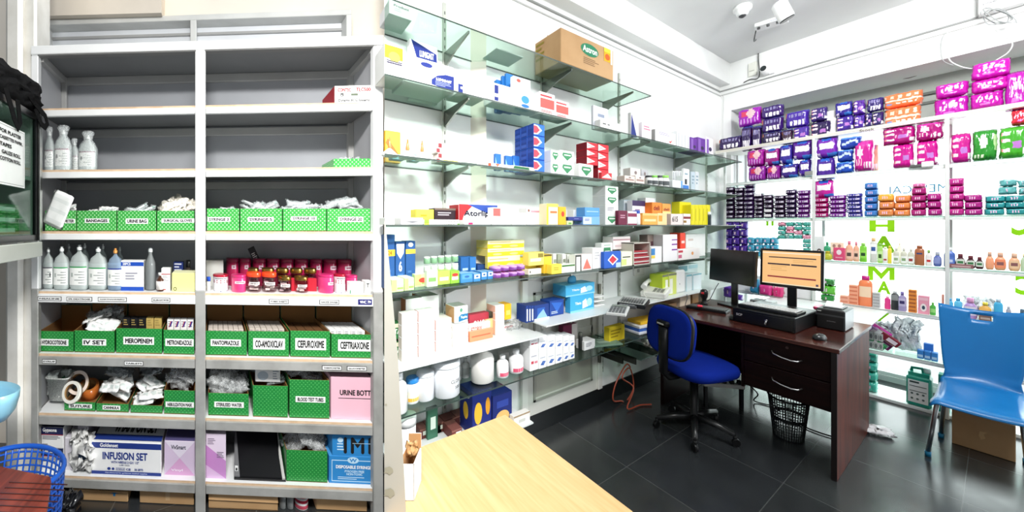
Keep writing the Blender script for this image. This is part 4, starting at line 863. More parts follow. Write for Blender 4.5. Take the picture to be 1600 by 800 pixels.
# ================================================================ glass shelves along the left shop wall
SX=.317
SZ={1:2.465,2:2.122,3:1.768,4:1.452,5:1.147,61:.792,62:.845,7:.575,8:.30}
ORD={1:'top glass shelf',2:'second glass shelf',3:'third glass shelf',4:'fourth glass shelf',5:'fifth glass shelf',61:'sixth glass shelf',62:'sixth glass shelf',7:'seventh glass shelf',8:'lowest shelf'}
yn=onx(601,400,SX)[1]
RNG={1:(yn,2.50),2:(yn,4.16),3:(yn,4.16),4:(yn,4.16),5:(yn,4.1),61:(.50,1.40),62:(1.41,4.0),7:(.50,2.2),8:(.52,1.31)}
TRK=[.89,1.64,2.29,2.51,3.39,4.05]
for k,(a,c) in RNG.items():
    z=SZ[k]; b=Buf()
    # the near end follows the door opening
    pts=[(0.004,onx(601,400,.004)[1] if k in(1,2,3,4,5) else a-.0),(SX,a),(SX,c),(.004,c)]
    A=[b.addv((p[0],p[1],z-.008)) for p in pts];B_=[b.addv((p[0],p[1],z)) for p in pts]; g=('#d8e6df','glass') if k<8 else ('#dfe4e2','paint'); e=('#33423b','gloss') if k<8 else g
    b.face(A[::-1],g); b.face(B_,g)
    for i in range(4): b.face([A[i],A[(i+1)%4],B_[(i+1)%4],B_[i]],e)
    T=Thing('glass_shelf','long clear glass pane, the %s from the ceiling along the left wall'%['','first','second','third','fourth','fifth','','seventh','lowest'][k] if k<10 else 'clear glass pane, the sixth from the ceiling along the left wall, '+('nearer half' if k==61 else 'farther half'),'shelf',FW,(0,0,0),0,'wall shelves of the shop'); T.part('pane',b)
    for ty in TRK:
        if a+.02<ty<c or (k==61 and ty<1.0):
            q=Buf(); zz=z-.009; 
            P_=[(.012,zz),(SX-.015,zz),(SX-.015,zz-.012),(.15,zz-.045),(.04,zz-.085),(.012,zz-.09)]
            A=[q.addv((p[0],ty-.004,p[1])) for p in P_];B2=[q.addv((p[0],ty+.004,p[1])) for p in P_]; m=('#8f938c','metal')
            q.face(A,m);q.face(B2[::-1],m)
            for i in range(6): q.face([A[i],B2[i],B2[(i+1)%6],A[(i+1)%6]],m)
            T.part('bracket',q)
    T.done()
for i,ty in enumerate(TRK):
    b=Buf(); z0={0:.35,1:.25,2:.25,3:.25,4:.2,5:.9}[i]; z1=2.75 if i<2 or i==3 else (2.2 if i!=2 else 1.6); b.box(.001,.014,ty-.011,ty+.011,z0,z1,('#b3b6ae','paint'),.002)
    z=z0+.03
    while z<z1-.03: b.box(.0135,.0146,ty-.003,ty+.003,z,z+.018,('#5a5e58','matte')); z+=.05
    T=Thing('slotted_track','slotted metal wall track, %s from the doorway'%['first','second','third','fourth','fifth','sixth'][i],'track',FW,(0,0,0),0,'slotted wall tracks'); T.part('track',b); T.done()
W_=('#f6f6f4','paper'); RBX=[]
def tl(a=.15,b=.3,c=.8,d=.75,col='#787a84',n=3,f='f'): return [(f,'n',a,b,c,d,(col,'paper'),n)]
def C(c): return (c,'paper')
def RB(desc,k,px0,px1,pT,pB=None,col='#f6f6f4',decs=(),d=.1,xo=None,z=None,name='medicine_box',cat='box',side=None,top=None,group=None,suf=True,rot=0,bev=.002,T_only=False):
    zz=SZ[k] if z is None else z
    if xo is None: xo=onz(px0,pB,zz)[0]; xo=max(.04+d*.5,min(SX-.006,xo))
    a=onx(px0,300,xo); c=onx(px1,300,xo); D=a[3]
    if z is not None or pB is None: h=H-(pT-PY)*D/F-zz
    else: h=(pB-pT)*D/F
    h=max(h,.006); d=min(d,xo-.018); Wd=c[1]-a[1]; bx=bbox(Wd,d,h)
    b=Buf(); mf={}
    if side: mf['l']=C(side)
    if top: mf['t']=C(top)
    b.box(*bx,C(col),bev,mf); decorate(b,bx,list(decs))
    T=Thing(name,desc+(', '+ORD[k] if suf else ''),cat,FR,(xo-d/2,(a[1]+c[1])/2,zz+.0006),rot,group); T.part('box_body',b)
    rec=[xo-d,xo,a[1],c[1],zz+.0006,zz+.0006+h,None]; RBX.append(rec)
    if T_only:
        od=T.done
        def dn(): rec[6]=od(); return rec[6]
        T.done=dn; return T,bx
    rec[6]=T.done(); return rec[6], zz+h
# ---- top shelf
T,bx=RB('white and lilac carton seen through the glass near the doorway',1,608,644,12,34,'#e9e9e9',[('f','t',.2,.6,.85,.78,C('#6a6a70'),'Product'),('f','n',.2,.25,.6,.5,C('#b0b0b4'),2)],.16,.20,T_only=True); T.done()
RB('flat white carton lying near the second bracket',1,776,818,78,None,'#f2f2f2',tl(),.16,.22)
AO=[('f','o',.52,.68,.17,.19,C('#1f7a55')),('f','t',.39,.6,.66,.78,C('#e8f3ea'),'Astron'),('f','n',.4,.2,.7,.42,C('#8a6a48'),4),('f','r',.8,.55,.93,.98,C('#f0a818')),('f','o',.87,.7,.05,.1,C('#e05a18')),('f','r',.8,.85,.93,.97,C('#f4dc3a')),('f','r',.935,.5,.97,.98,C('#ece6da')),('l','n',.05,.3,.4,.9,C('#8a7a20'),4)]
a=onx(875,98,.33); 
bx=bbox(.51,.25,.215); b=Buf(); b.box(*bx,'CARTON',.004); decorate(b,bx,AO)
T=Thing('cardboard_carton','brown cardboard carton with a green oval Astron mark on the top glass shelf','carton',FR,(.33-.125-.015,1.785,SZ[1]+.001)); T.part('carton_body',b)
b=Buf(); b.box(-.255,.255,-.004,.004,.2155,.217,('#cbb08a','gloss')); T.part('tape',b); T.done()
# ---- second shelf
NV='#20307c'
RB('white and yellow carton beside the doorway',2,601,631,66,None,'#e9eae6',[('f','r',0,.55,.95,.95,C('#f5c620')),('f','o',.5,.62,.3,.16,C('#f4e04a')),('f','r',.1,.4,.9,.44,C('#35304a')),('f','r',.1,.46,.9,.49,C('#35304a')),('f','t',.1,.18,.7,.27,C('#8a8c88'),'Milcol')],.16,.30)
RB('large white carton with a navy quarter circle',2,633,709,84,None,'#f7f7f6',[('f','p',[(1,.0),(1,.62),(.82,.62),(.64,.5),(.52,.3),(.52,.12)],C(NV)),('f','t',.62,.32,.95,.42,C('#ffffff'),'LUMIGAST'),('f','n',.6,.1,.95,.28,C('#8f98c8'),3),('f','o',.42,.8,.12,.09,C(NV)),('f','o',.18,.88,.06,.05,C('#e8a8a0'))],.2,.29)
RB('white carton with a slanted navy label standing behind the quarter circle one',2,640,684,60,None,'#f6f6f6',[('f','p',[(.05,1),(.95,.86),(1,.55),(.3,.62)],C(NV)),('f','t',.35,.75,.85,.85,C('#ffffff'),'LUMIGAST')],.04,.075,z=SZ[2]+.001)
RB('small white carton with a navy mark at its near edge',2,715,758,127,None,'#f5f5f5',[('f','r',.02,.1,.18,.8,C(NV)),('f','r',.1,.4,.2,.6,C('#f5f5f5'))],.14,.3)
_,zt_=RB('lower of two stacked white cartons with blue marks',2,771,842,149,None,'#f7f7f7',[('f','r',.02,.2,.1,.85,C(NV)),('f','o',.68,.5,.09,.32,C('#2c6fb8'))],.14,.305)
_,z2_=RB('upper of two stacked white cartons with blue marks',2,771,842,129,None,'#f7f7f7',[('f','r',.02,.2,.1,.85,C(NV)),('f','o',.68,.3,.09,.32,C('#3f8fd0'))],.14,.305,z=zt_)
RB('small upright white box with a red dot on top of the stacked cartons',2,802,829,118,None,'#f6f6f6',[('f','o',.3,.75,.12,.12,C('#e05a50'))],.03,.28,z=z2_+.001)
for i,(p,q_,t) in enumerate(((776,786,124),(785,800,118),(791,815,114))): RB('thin blue carton standing behind the stacked white cartons',2,p,q_,t,None,'#2a78c4',[('f','r',.2,.3,.8,.5,C('#6fb0e4'))],.03,.16+.02*i,z=z2_+.001 if False else SZ[2]+.001,group='thin blue cartons on the second glass shelf')
for i,(p,q_,t) in enumerate(((843,867,142),(868,889,155))): RB('white and red box, %s of the pair beyond the stacked cartons'%['nearer','farther'][i],2,p,q_,t,None,'#f5efee',[('f','r',.05,.3,.95,.72,C('#e8605a')),('f','r',.05,.8,.8,.88,C('#d04a50')),('f','n',.1,.08,.9,.2,C('#d04a50'),2)],.1,.29)
RB('small pale grey card box standing upright',2,927,950,164,None,'#dfe3ec',tl(.3,.4,.8,.7,'#8a94a8',1),.02,.25)
RB('long white box with small black marks',2,938,972,186,None,'#f6f6f5',[('f','r',.1,.5,.25,.62,C('#2c2c30')),('f','r',.32,.5,.42,.62,C('#2c2c30'))],.1,.30)
RB('thin white box with a navy triangle standing upright',2,986,1001,175,None,'#f4f2f4',[('f','p',[(0,0),(.6,.05),(.05,.95)],C('#28367e'))],.03,.26)
RB('small white box with a pink line behind the navy triangle one',2,1003,1018,190,None,'#f4eef2',tl(.2,.5,.9,.8,'#d06a88',2),.08,.29)
RB('white box with a red tick and grey side',2,1024,1056,201,None,'#f4f4f5',[('f','p',[(.62,.3),(.72,.15),(.9,.6),(.8,.4),(.72,.3)],C('#c84444')),('f','n',.15,.6,.8,.85,C('#a8a0c0'),2)],.14,.29,side='#b8b4b4')
for i in range(4): RB('slim white booklet box standing in a row of four',2,1058+5*i,1062.5+5*i,204+2*i,None,'#eceeef',[('f','r',.3,.1,.7,.9,C('#c4c8cc'))],.12,.28,group='slim white booklets on the second glass shelf')
for i,(p,q_) in enumerate(((1079,1089),(1090,1102),(1103,1114))): RB('tall purple and white box, %s of three near the room corner'%['nearest','middle','farthest'][i],2,p,q_,214,None,'#6a3c98' if i<2 else '#e9e4ee',[('f','r',.1,.1,.4,.9,C('#8a64b4')),('f','o',.6,.35,.2,.12,C('#3a3050'))],.12,.28)
# ---- third shelf
for i,(p,q_) in enumerate(((602,621),(630,651),(654,672))):
    y0=onx(p,0,.28)[1];y1=onx(q_,0,.28)[1];D=onx(p,0,.28)[3]; r=(y1-y0)/2; h=(250-219)*D/F
    b=Buf(); b.lathe([(r*1.3,0),(r*1.3,.01),(r*1.0,h*.2),(r*.35,h*.38),(r*.2,h*.42)],('#eef0ef','gloss'),16)
    T=Thing('dropper_cone','white cone bottle with an orange tip, %s of three on the third glass shelf'%['nearest','middle','farthest'][i],'bottle',FR,(.28-r,(y0+y1)/2,SZ[3]+.001),0,'orange-tipped cone bottles'); T.part('cone_body',b)
    b=Buf(); b.lathe([(r*.22,h*.4),(r*.3,h*.5),(r*.2,h*.75),(r*.1,h)],('#f08048','gloss'),12); T.part('tip',b); T.done()
for i,(p,q_) in enumerate(((612,632),(640,656))): RB('small teal-edged flat pack between the cone bottles',3,p,q_,240,None,'#7fb8c4',(),.05,.2,group='teal flat packs on the third glass shelf')
T,bx=RB('orange and yellow striped flat pouch box near the doorway',3,602,626,203,None,'#f0b840',[('f','p',[(0,.6),(.15,.75),(1,.2),(.9,.1)],C('#d86a30'))],.03,.1,T_only=True); T.done()
zz_=SZ[3]
RB('flat yellow box under the small red and white stack',3,694,716,251,None,'#e6e04a',(),.05,.3)
for i in range(4):
    _,zz_=RB('small white box with dark red end, %s of the stack of four'%['lowest','second','third','topmost'][i],3,682+(i%2)*3,707+(i%2)*4,247-i*8,None,'#f3eeec',[('f','r',0,.1,.2,.9,C('#8c3a40')),('f','r',.25,.4,.9,.55,C('#d8a8a4'))],.07,.24,z=zz_+.0006,top='#a05a58')
RB('flat green and white box',3,719,748,253,None,'#e6eee6',[('f','r',.05,.2,.9,.7,C('#3d6b4c'))],.07,.3)
RB('flat white box with two red marks',3,762,799,254,None,'#f6f4f2',[('f','r',.02,.1,.14,.9,C('#e05030')),('f','p',[(.3,.95),(.5,.95),(.4,.1)],C('#e87050'))],.08,.3)
RB('flat white box with a dark green shield band',3,800,836,258,None,'#eef2ec',[('f','p',[(.05,.15),(.75,.15),(.72,.8),(.1,.9)],C('#2f6a44'))],.07,.305)
for i,(p,q_,t) in enumerate(((774,783,240),(790,801,243),(802,812,243))): RB('small blue folded leaflet standing behind the flat boxes',3,p,q_,t,None,'#2a6cc0',[('f','p',[(0,0),(.5,0),(0,.8)],C('#8cc0ea'))],.02,.2,group='blue leaflets on the third glass shelf')
CG=[('f','r',.03,.06,.97,.94,C('#2f6fd0')),('f','p',[(0,.08),(.35,.12),(.75,.5),(.35,.88),(0,.92)],C('#e9f0f8')),('f','p',[(0,.18),(.28,.2),(.55,.5),(.28,.8),(0,.82)],C('#e04858'))]
for i in range(4):
    z0=SZ[3]+i*.071; 
    for j in range(3):
        b=Buf(); bx=bbox(.085,.062,.070); b.box(*bx,C('#2058b8'),.002,{'l':C('#1e3c8c')}); decorate(b,bx,CG if j==0 else [('l','r',.1,.15,.9,.4,C('#3a5ab0'))]); decorate(b,bx,[('l','r',.08,.6,.92,.85,C('#2a4aa0'))])
        T=Thing('medicine_box','blue and white box with a red lens, row %s from the bottom of the tall blue stack'%['one','two','three','four'][i],'box',FR,(.305-.031-j*.063,onx(833,0,.305)[1]+.047,z0+.0006),0,'tall stack of blue boxes on the third glass shelf'); T.part('box_body',b); T.done()
SHD=[('f','p',[(.2,.8),(.8,.8),(.85,.55),(.5,.12),(.15,.55)],C('#3f8a5c')),('f','r',.28,.55,.74,.66,C('#e8f2ea')),('f','r',.2,.88,.8,.92,C('#a8c4b0'))]
for j,(p,q_) in enumerate(((861,874),(875,897))):
    z0=SZ[3]
    for i in range(2): _,z0=RB('white box with a green shield, %s row and %s column beside the blue stack'%(['lower','upper'][i],['near','far'][j]),3,p,q_,[252,234][i],None,'#f5f6f4',SHD,.11,.29,z=z0+.0006,suf=False)
_,z0=RB('white box with a green shield under the red stack',3,905,927,255,None,'#f5f6f4',SHD,.11,.29)
RD=[('f','r',.03,.05,.97,.95,C('#d82c38')),('f','p',[(0,.9),(.75,.5),(0,.1)],C('#f4ecec')),('f','r',.1,.45,.5,.54,C('#e08080'))]
rows=[(927,945,256,SZ[3]),(905,924,221,z0),(925,946,222,None)]
z1=z0
for i in range(4):
    if i<3:
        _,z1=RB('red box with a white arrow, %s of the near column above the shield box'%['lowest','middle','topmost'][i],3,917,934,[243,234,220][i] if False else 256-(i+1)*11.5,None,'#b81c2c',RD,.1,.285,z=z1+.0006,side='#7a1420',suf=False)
z1=SZ[3]
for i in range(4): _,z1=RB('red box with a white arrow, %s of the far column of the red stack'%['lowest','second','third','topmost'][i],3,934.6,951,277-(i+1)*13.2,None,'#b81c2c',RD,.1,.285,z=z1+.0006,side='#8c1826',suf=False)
RB('red box with a white arrow tipped at the foot of the red stack',3,940,956,269,None,'#d83a40',[('f','p',[(0,.2),(.6,.9),(1,.2)],C('#f4dcdc'))],.05,.312)
for i,(p,q_,t,c,xo) in enumerate(((976,992,274,'#e4d8d0',.3),(993,1007,274,'#e8dcd4',.3),(985,1001,262,'#ded8d4',.2),(1002,1013,264,'#bcbcc0',.18))): RB('small beige and white box, %s of the low cluster past the red stack'%['nearest','second','third','farthest'][i],3,p,q_,t,None,c,[('f','r',.1,.3,.9,.55,C('#a88c84')),('f','o',.5,.75,.12,.1,C('#8a7a78'))],.07,xo)
def RJar(desc,k,px0,px1,pT,pB,xo,body,capc,shape='jar',label=None,name='bottle',cat='bottle',suf=True,bodyfin='gloss',z=None,txt=None):
    zz=SZ[k] if z is None else z
    a=onx(px0,300,xo);c=onx(px1,300,xo);D=(a[3]+c[3])/2; r=(c[1]-a[1])/2*.93; h=H-(pT-PY)*D/F-zz if pB is None else (pB-pT)*D/F
    T=Thing(name,desc+(', '+ORD[k] if suf else ''),cat,FR,(xo-r,(a[1]+c[1])/2,zz+.0006)); b=Buf()
    PR={'jar':([(.9,0),(1,.04),(1,.66),(.93,.76),(.86,.79)],[(.9,.79),(.93,.81),(.93,.97),(.86,1)]),
        'bottle':([(.9,0),(1,.03),(1,.62),(.85,.72),(.42,.8),(.4,.82)],[(.46,.82),(.46,.98),(.4,1)]),
        'wide':([(.93,0),(1,.03),(1,.8),(.96,.84)],[(1.03,.84),(1.04,.86),(1.02,.97),(.9,1)]),
        'tub':([(.86,0),(.92,.02),(1,.82)],[(1.05,.82),(1.06,.9),(1.02,1)])}[shape]
    b.lathe([(r*p,h*q) for p,q in PR[0]],(body,bodyfin),20); T.part('bottle_body',b)
    b=Buf(); b.lathe([(r*p,h*q) for p,q in PR[1]],(capc,'gloss'),20); T.part('cap',b)
    if label:
        b=Buf(); e=1.012
        for k_ in range(8):
            t0=-1.3+k_*.33;t1=t0+.33; z0,z1=h*label[0],h*label[1]
            b.poly([(r*e*math.sin(t0),-r*e*math.cos(t0),z0),(r*e*math.sin(t1),-r*e*math.cos(t1),z0),(r*e*math.sin(t1),-r*e*math.cos(t1),z1),(r*e*math.sin(t0),-r*e*math.cos(t0),z1)],C(label[2]))
        if len(label)>3:
            z0,z1=h*label[0],h*(label[0]+(label[1]-label[0])*.35); e=1.02
            for k_ in range(6):
                t0=-1.+k_*.3;t1=t0+.3; b.poly([(r*e*math.sin(t0),-r*e*math.cos(t0),z0),(r*e*math.sin(t1),-r*e*math.cos(t1),z0),(r*e*math.sin(t1),-r*e*math.cos(t1),z1),(r*e*math.sin(t0),-r*e*math.cos(t0),z1)],C(label[3]))
        T.part('label',b)
    if txt:
        b=Buf(); 
        for (t,a0,a1,z0,z1) in txt:
            vs,fs=text_polys(t); ids=[]
            for x,y in vs:
                an=a0+(a1-a0)*x; ids.append(b.addv((r*1.008*math.sin(an),-r*1.008*math.cos(an),h*(z0+(z1-z0)*y))))
            for f in fs: b.face([ids[i] for i in f],INK)
        T.part('lettering',b)
    T.done()
for i,(p,q_,cc) in enumerate(((1015,1022,'#3a3c3e'),(1023,1031,'#7ccc4c'),(1032,1038,'#4a4c50'),(1040,1049,'#8fd45c'))): RJar('small white pot with a %s lid, %s of four'%(['dark grey','green','black','light green'][i],['nearest','second','third','farthest'][i]),3,p,q_,274,None,.29,'#eef0ee',cc,'jar',(.15,.5,'#555a5c'))
for i in range(5): RB('slim white box in an upright row of five near the corner',3,1051+3.4*i,1054+3.4*i,267,None,'#e9eceb',[('f','r',.2,.05,.8,.95,C('#b4b8bc'))],.08,.2,group='slim upright boxes on the third glass shelf')
RB('low white box with blue end in front of the slim upright boxes',3,1051,1066,281,None,'#eef2f4',[('f','r',.85,0,1,1,C('#5a9ad0'))],.06,.31)
RB('small box with a blue foot and dark window',3,1067,1076,274,None,'#ecf0f0',[('f','r',0,0,1,.28,C('#3a7ac8')),('f','r',.3,.35,.7,.75,C('#44484c'))],.06,.3)
for i,(p,q_,t,c) in enumerate(((1068,1077,263,'#f0f2f2'),(1080,1086,268,'#c4d4dc'),(1086.5,1092,268,'#dce2e4'))): RB('tall white box, %s of three at the far end'%['nearest','middle','farthest'][i],3,p,q_,t,None,c,tl(.2,.3,.8,.8,'#8fa8b4',3),.08,.22)
# ---- fourth shelf (eye level)
X4=.30
RB('white box with faint grey writing beside the doorway',4,602,616,340,None,'#f0f1ec',tl(.1,.55,.9,.8,'#b0b090',2),.1,X4)
RB('white box with a grey diamond strip',4,627,661,340,None,'#f4f4f3',[('f','p',[(.05,.4),(.5,.5),(.95,.4),(.5,.28)],C('#6a6c70'))],.1,X4)
RB('yellow box behind the diamond strip one',4,650,678,327,None,'#efe24a',[('f','r',.25,.55,.6,.66,C('#a89420'))],.08,.17)
RB('black box with silver lettering',4,679,712,325,None,'#2a1a22',[('f','n',.15,.5,.8,.75,C('#c0b8c0'),2),('f','r',0,.88,1,1,C('#6a5a50'))],.08,.17)
_,z0=RB('lower long white box with a green end',4,663,718,350,None,'#f2f2ec',[('f','r',0,0,.13,1,C('#b4dc4a')),('f','t',.55,.3,.85,.7,C('#7a7a74'),'L10/5.5'),('f','r',.93,0,1,1,C('#5a8a3a'))],.09,X4)
RB('upper long white box with a green end',4,663,718,343,None,'#f2f2ec',[('f','r',0,0,.13,1,C('#8cc83c')),('f','t',.6,.3,.95,.7,C('#7a7a74'),'L10/5.5')],.09,X4,z=z0+.0006)
RB('large red, white and navy Atorlip 20 carton',4,717,780,319,None,'#f4f2f2',[('f','p',[(0,0),(0,1),(.35,1),(.12,.5),(.05,0)],C('#c8282e')),('f','p',[(.2,1),(.95,1),(1,.45),(.6,.65)],C('#2c4a9c')),('f','t',.12,.36,.72,.7,C('#16182a'),'Atorlip'),('f','o',.88,.28,.09,.2,C('#c8283a')),('f','t',.83,.2,.93,.36,C('#f8f0f0'),'20')],.12,.19,side='#b02428')
RB('white box with a pink square in front of the Atorlip carton',4,726,767,344,None,'#f7f6f5',[('f','r',.14,.1,.3,.5,C('#dc2868')),('f','n',.6,.55,.9,.75,C('#b8a8b0'),1)],.1,X4)
RB('white box with a red-brown top panel',4,769,799,324,None,'#f4f2f0',[('f','r',.05,.5,.42,.95,C('#b4605c'))],.1,.24)
RB('white box with grey dashes in front of the red-brown topped one',4,769,798,339,None,'#f5f4f2',tl(.1,.3,.8,.5,'#c4b8b0',1),.05,X4+.005)
RB('white box with a thin curved line',4,800,822,332,None,'#f5f5f3',[('f','p',[(.3,.35),(.5,.26),(.8,.34),(.5,.3)],C('#55585c')),('f','r',.1,.9,.9,.93,C('#8a8c8c'))],.08,X4)
RB('small white box with brown dots and a pink line',4,823,848,325,None,'#f3f0ee',[('f','o',.12,.85,.06,.08,C('#8a5a48')),('f','r',.25,.75,.9,.85,C('#e89aa8'))],.08,.23)
RB('tall white and yellow box with orange scribble',4,854,872,318,None,'#f6e8c0',[('f','r',0,0,.15,1,C('#f0c83c')),('f','r',.3,.55,.9,.65,C('#e07848')),('f','r',0,.85,1,1,C('#f4d860'))],.08,X4)
RB('tall orange box with a red drop',4,873,884.5,323,None,'#f5b42a',[('f','o',.55,.6,.2,.15,C('#d8402c'))],.08,X4)
RB('small pale green box',4,886,895,327,None,'#cfe4a8',[('f','o',.5,.4,.3,.2,C('#6aa04a'))],.06,X4)
RB('small white and silver box',4,896,911,328,None,'#eef0ee',[('f','r',.3,.2,.6,.6,C('#9aa0a4'))],.06,.22)
_,z0=RB('dark blue box under the smaller navy one',4,888,910,345,None,'#20286c',tl(.4,.3,.9,.6,'#8c94c8',1),.07,X4)
RB('small navy box stacked on the dark blue one',4,888,910,339,None,'#2c3884',tl(.4,.3,.9,.6,'#8c94c8',1),.07,X4,z=z0+.0006)
_,z0=RB('lower sky blue box with white writing',4,911,937,338,None,'#7ab0e0',[('f','r',0,.1,.5,.9,C('#c8d0ec')),('f','n',.1,.4,.45,.7,C('#5a6ab0'),2)],.09,X4)
RB('upper sky blue box with white writing',4,914,937,324,None,'#5a9cd8',[('f','r',.1,.5,.9,.6,C('#a8ccec'))],.09,X4,z=z0+.0006)
zz_=SZ[4]
for i in range(4): _,zz_=RB('white box with a green shield, %s of the tall far stack'%['lowest','second','third','topmost'][i],4,946,966,350-(i+1)*15,None,'#f4f5f3',SHD if i in(0,3,2) else tl(),.12,.27,z=zz_+.0006,side='#d8dad8')
RB('maroon box with white lines',4,966.5,980,329,None,'#6c1e3c',tl(.2,.4,.9,.7,'#c89aac',2),.08,X4)
RB('white and maroon box',4,981,995,330,None,'#efe4e8',[('f','r',0,.6,1,.85,C('#8c3050')),('f','r',0,0,1,.1,C('#8c3050'))],.08,X4)
RJar('white bottle with a royal blue cap',4,995.5,1003.5,329,None,.29,'#eef0f2','#1e4cb4','jar')
RB('large grey box behind the maroon ones',4,975,1000,312,None,'#c2ced6',[('f','r',0,.85,.9,.95,C('#e6eaec'))],.06,.15)
RB('white box with purple lettering behind',4,988,1008,313,None,'#eeeaf2',[('f','r',.0,.78,1,1,C('#3c2c58')),('f','n',.2,.4,.7,.65,C('#8a7a9c'),1)],.05,.22)
RB('large plain white box behind the orange ones',4,1009,1024,309,None,'#f4f7f7',[('f','r',.85,.0,1,1,C('#cfe0e4'))],.08,.2)
_,z0=RB('wide orange and cream box under the deli ones',4,1004,1027,333,None,'#f6ac50',[('f','r',.1,.3,.9,.5,C('#fbd8a0')),('f','r',.0,.8,1,1,C('#f8c880'))],.08,X4)
_,z02=RB('pale orange box right of the wide orange one',4,1027.5,1042,333,None,'#f8d49c',[('f','r',.1,.3,.5,.8,C('#f4a040'))],.08,X4)
RB('orange box lettered deli, lower left one',4,1019,1034,316,None,'#f08a34',[('f','t',.15,.3,.75,.7,C('#8a2c1c'),'deli')],.07,.28,z=z0+.001)
RB('orange box lettered deli, taller one at right',4,1035,1048,318,None,'#f2a04c',[('f','t',.15,.3,.8,.55,C('#8a2c1c'),'deli'),('f','r',0,.0,1,.2,C('#f8d890'))],.07,.26,z=z02+.001)
RB('white box hand-marked 615',4,1048.5,1067,334,None,'#ecdcd8',[('f','t',.1,.3,.55,.75,C('#55504c'),'615')],.08,X4)
RB('small white box with red and brown bands',4,1068,1079,334,None,'#efe8e4',[('f','r',0,.55,1,.75,C('#8a3434')),('f','r',0,.2,.4,.4,C('#a07838'))],.08,X4)
zz_=SZ[4]
for i in range(5): RB('upright yellow box, %s from the near end of the yellow row'%['first','second','third','fourth','fifth'][i],4,1080+6*i,1085.7+6*i,320,None,'#e8dc1c',[('f','r',.1,.2,.3,.8,C('#c8bc18'))]+([('f','o',.6,.3,.35,.2,C('#a8cc3c'))] if i==4 else []),.1,X4-.02)
RB('yellow box lying on the yellow row',4,1062,1080,315,None,'#ecdf22',[('f','r',.1,.3,.9,.5,C('#c8bc18'))],.08,.2)
RJar('small dark bottle with a white cap at the far end',4,1109,1113,331,None,.3,'#2c3a40','#e8ecec','jar')
# ---- fifth shelf
BX='#1f4f88'
for i,(p,q_,t) in enumerate(((601,617,367),(618,633,378),(634,649,377))):
    RB('tall dark blue carton with a %s near the doorway'%['yellow 24 band, nearest','white 6','plain yellow band, farthest'][i],5,p,q_,t,None,BX,([('f','r',0,.60,1,.72,C('#f4c430')),('f','t',.3,.62,.7,.7,C('#8a5a10'),'24')] if i==0 else [('f','p',[(.1,.95),(.9,.95),(.85,.75),(.5,.62),(.15,.75)],C('#e8eef4')),('f','t',.35,.36,.65,.56,C('#ffffff'),'6'),('f','o',.5,.12,.25,.07,C('#c8d4e0'))] if i==1 else [('f','r',0,.72,1,.82,C('#f0c040')),('f','o',.5,.92,.25,.05,C('#e8eef4'))])+[('f','n',.2,.05,.8,.35 if i!=1 else .3,C('#3c6ca4'),3)],.07,.2)
for i,(p,q_,pb) in enumerate(((612,631,458),(632,647,455),(648,672,449))):
    RB('%s pale green and white shrink-wrapped box in front of the dark blue cartons'%['nearest','middle','farthest'][i],5,p,q_,pb-20,pb,'#cfe8a4',[('f','r',.0,.1,.4,.95,C('#b8dc7c')),('f','r',.45,.2,.95,.35,C('#8fbf5c')),('f','r',.45,.55,.95,.65,C('#f4f8ec'))]+([('f','o',.55,.5,.3,.2,C('#e04a3c'))] if i==2 else []),.16,top='#e2ead8')
for i,(p,q_,t,pb) in enumerate(((667,684,423,449),(684,704,424,446),(704,719,424,444))): RB('%s green and white box below the shrink-wrapped bottles'%['left','middle','right'][i],5,p,q_,t,pb,['#dfead4','#a8d458','#8cc840'][i],[('f','r',.15,.3,.85,.55,C(['#7aa860','#e8f4d0','#f0f4e0'][i]))]+([('f','o',.5,.7,.35,.13,C('#d03a34'))] if i==2 else []),.07)
for j in range(2):
    for i in range(5):
        RJar('clear bottle with a white cap in the shrink-wrapped green pack, %s in the %s row'%(['first','second','third','fourth','fifth'][i],['upper','lower'][j]),5,664+i*11,674.5+i*11,[401,412][j],[412,423][j],.2,'#c4d8c4' if j else '#7da884','#eef2ee','jar',suf=False,z=SZ[5]+.06+(.045 if j==0 else 0))
for i,(p,q_,t,pb) in enumerate(((720,739,428,443),(740,751,428,441),(752,761,425,438),(762,771,424,437))): RB('small blue and white box, %s of the front four past the green boxes'%['first','second','third','fourth'][i],5,p,q_,t,pb,'#3f86c0',[('f','r',.1,.4,.9,.9,C(['#5a9cd0','#e4eef6','#dce8f4','#e8eff6'][i])),('f','o',.5,.65,.2,.12,C('#2c64a0'))],.09,top='#8ab8d8')
for i,(p,q_,t,c) in enumerate(((720,733,402,'#1c5a98'),(734,744,402,'#2a6cac'),(746,757,414,'#1e3f74'),(758,773,415,'#1a3468'))): RB('dark blue box, %s of the rear four past the shrink-wrapped bottles'%['first','second','third','fourth'][i],5,p,q_,t,None,c,[('f','r',.2,.4,.85,.5,C('#a8c8e4'))],.08,.16)
zz_=SZ[5]+.06
for i in range(3): _,zz_=RB('wide yellow carton, %s of three in a stack'%['lowest','middle','topmost'][i],5,762-i*0,819,414-(i+1)*12.5,None,'#f2d424',[('f','r',0,.55,1,1,C('#e8e0b4')),('f','o',.25,.25,.12,.14,C('#f8ec80')),('f','o',.7,.25,.12,.14,C('#f8ec80')),('f','n',.05,.6,.95,.8,C('#c0a868'),1)],.13,.19,z=zz_+.0006 if i else SZ[5]+.052,top='#e9e4c8',side='#e0cc70')
RB('low white tray box carrying the stack of yellow cartons',5,764,818,415,None,'#e6dcb0',tl(),.12,.185)
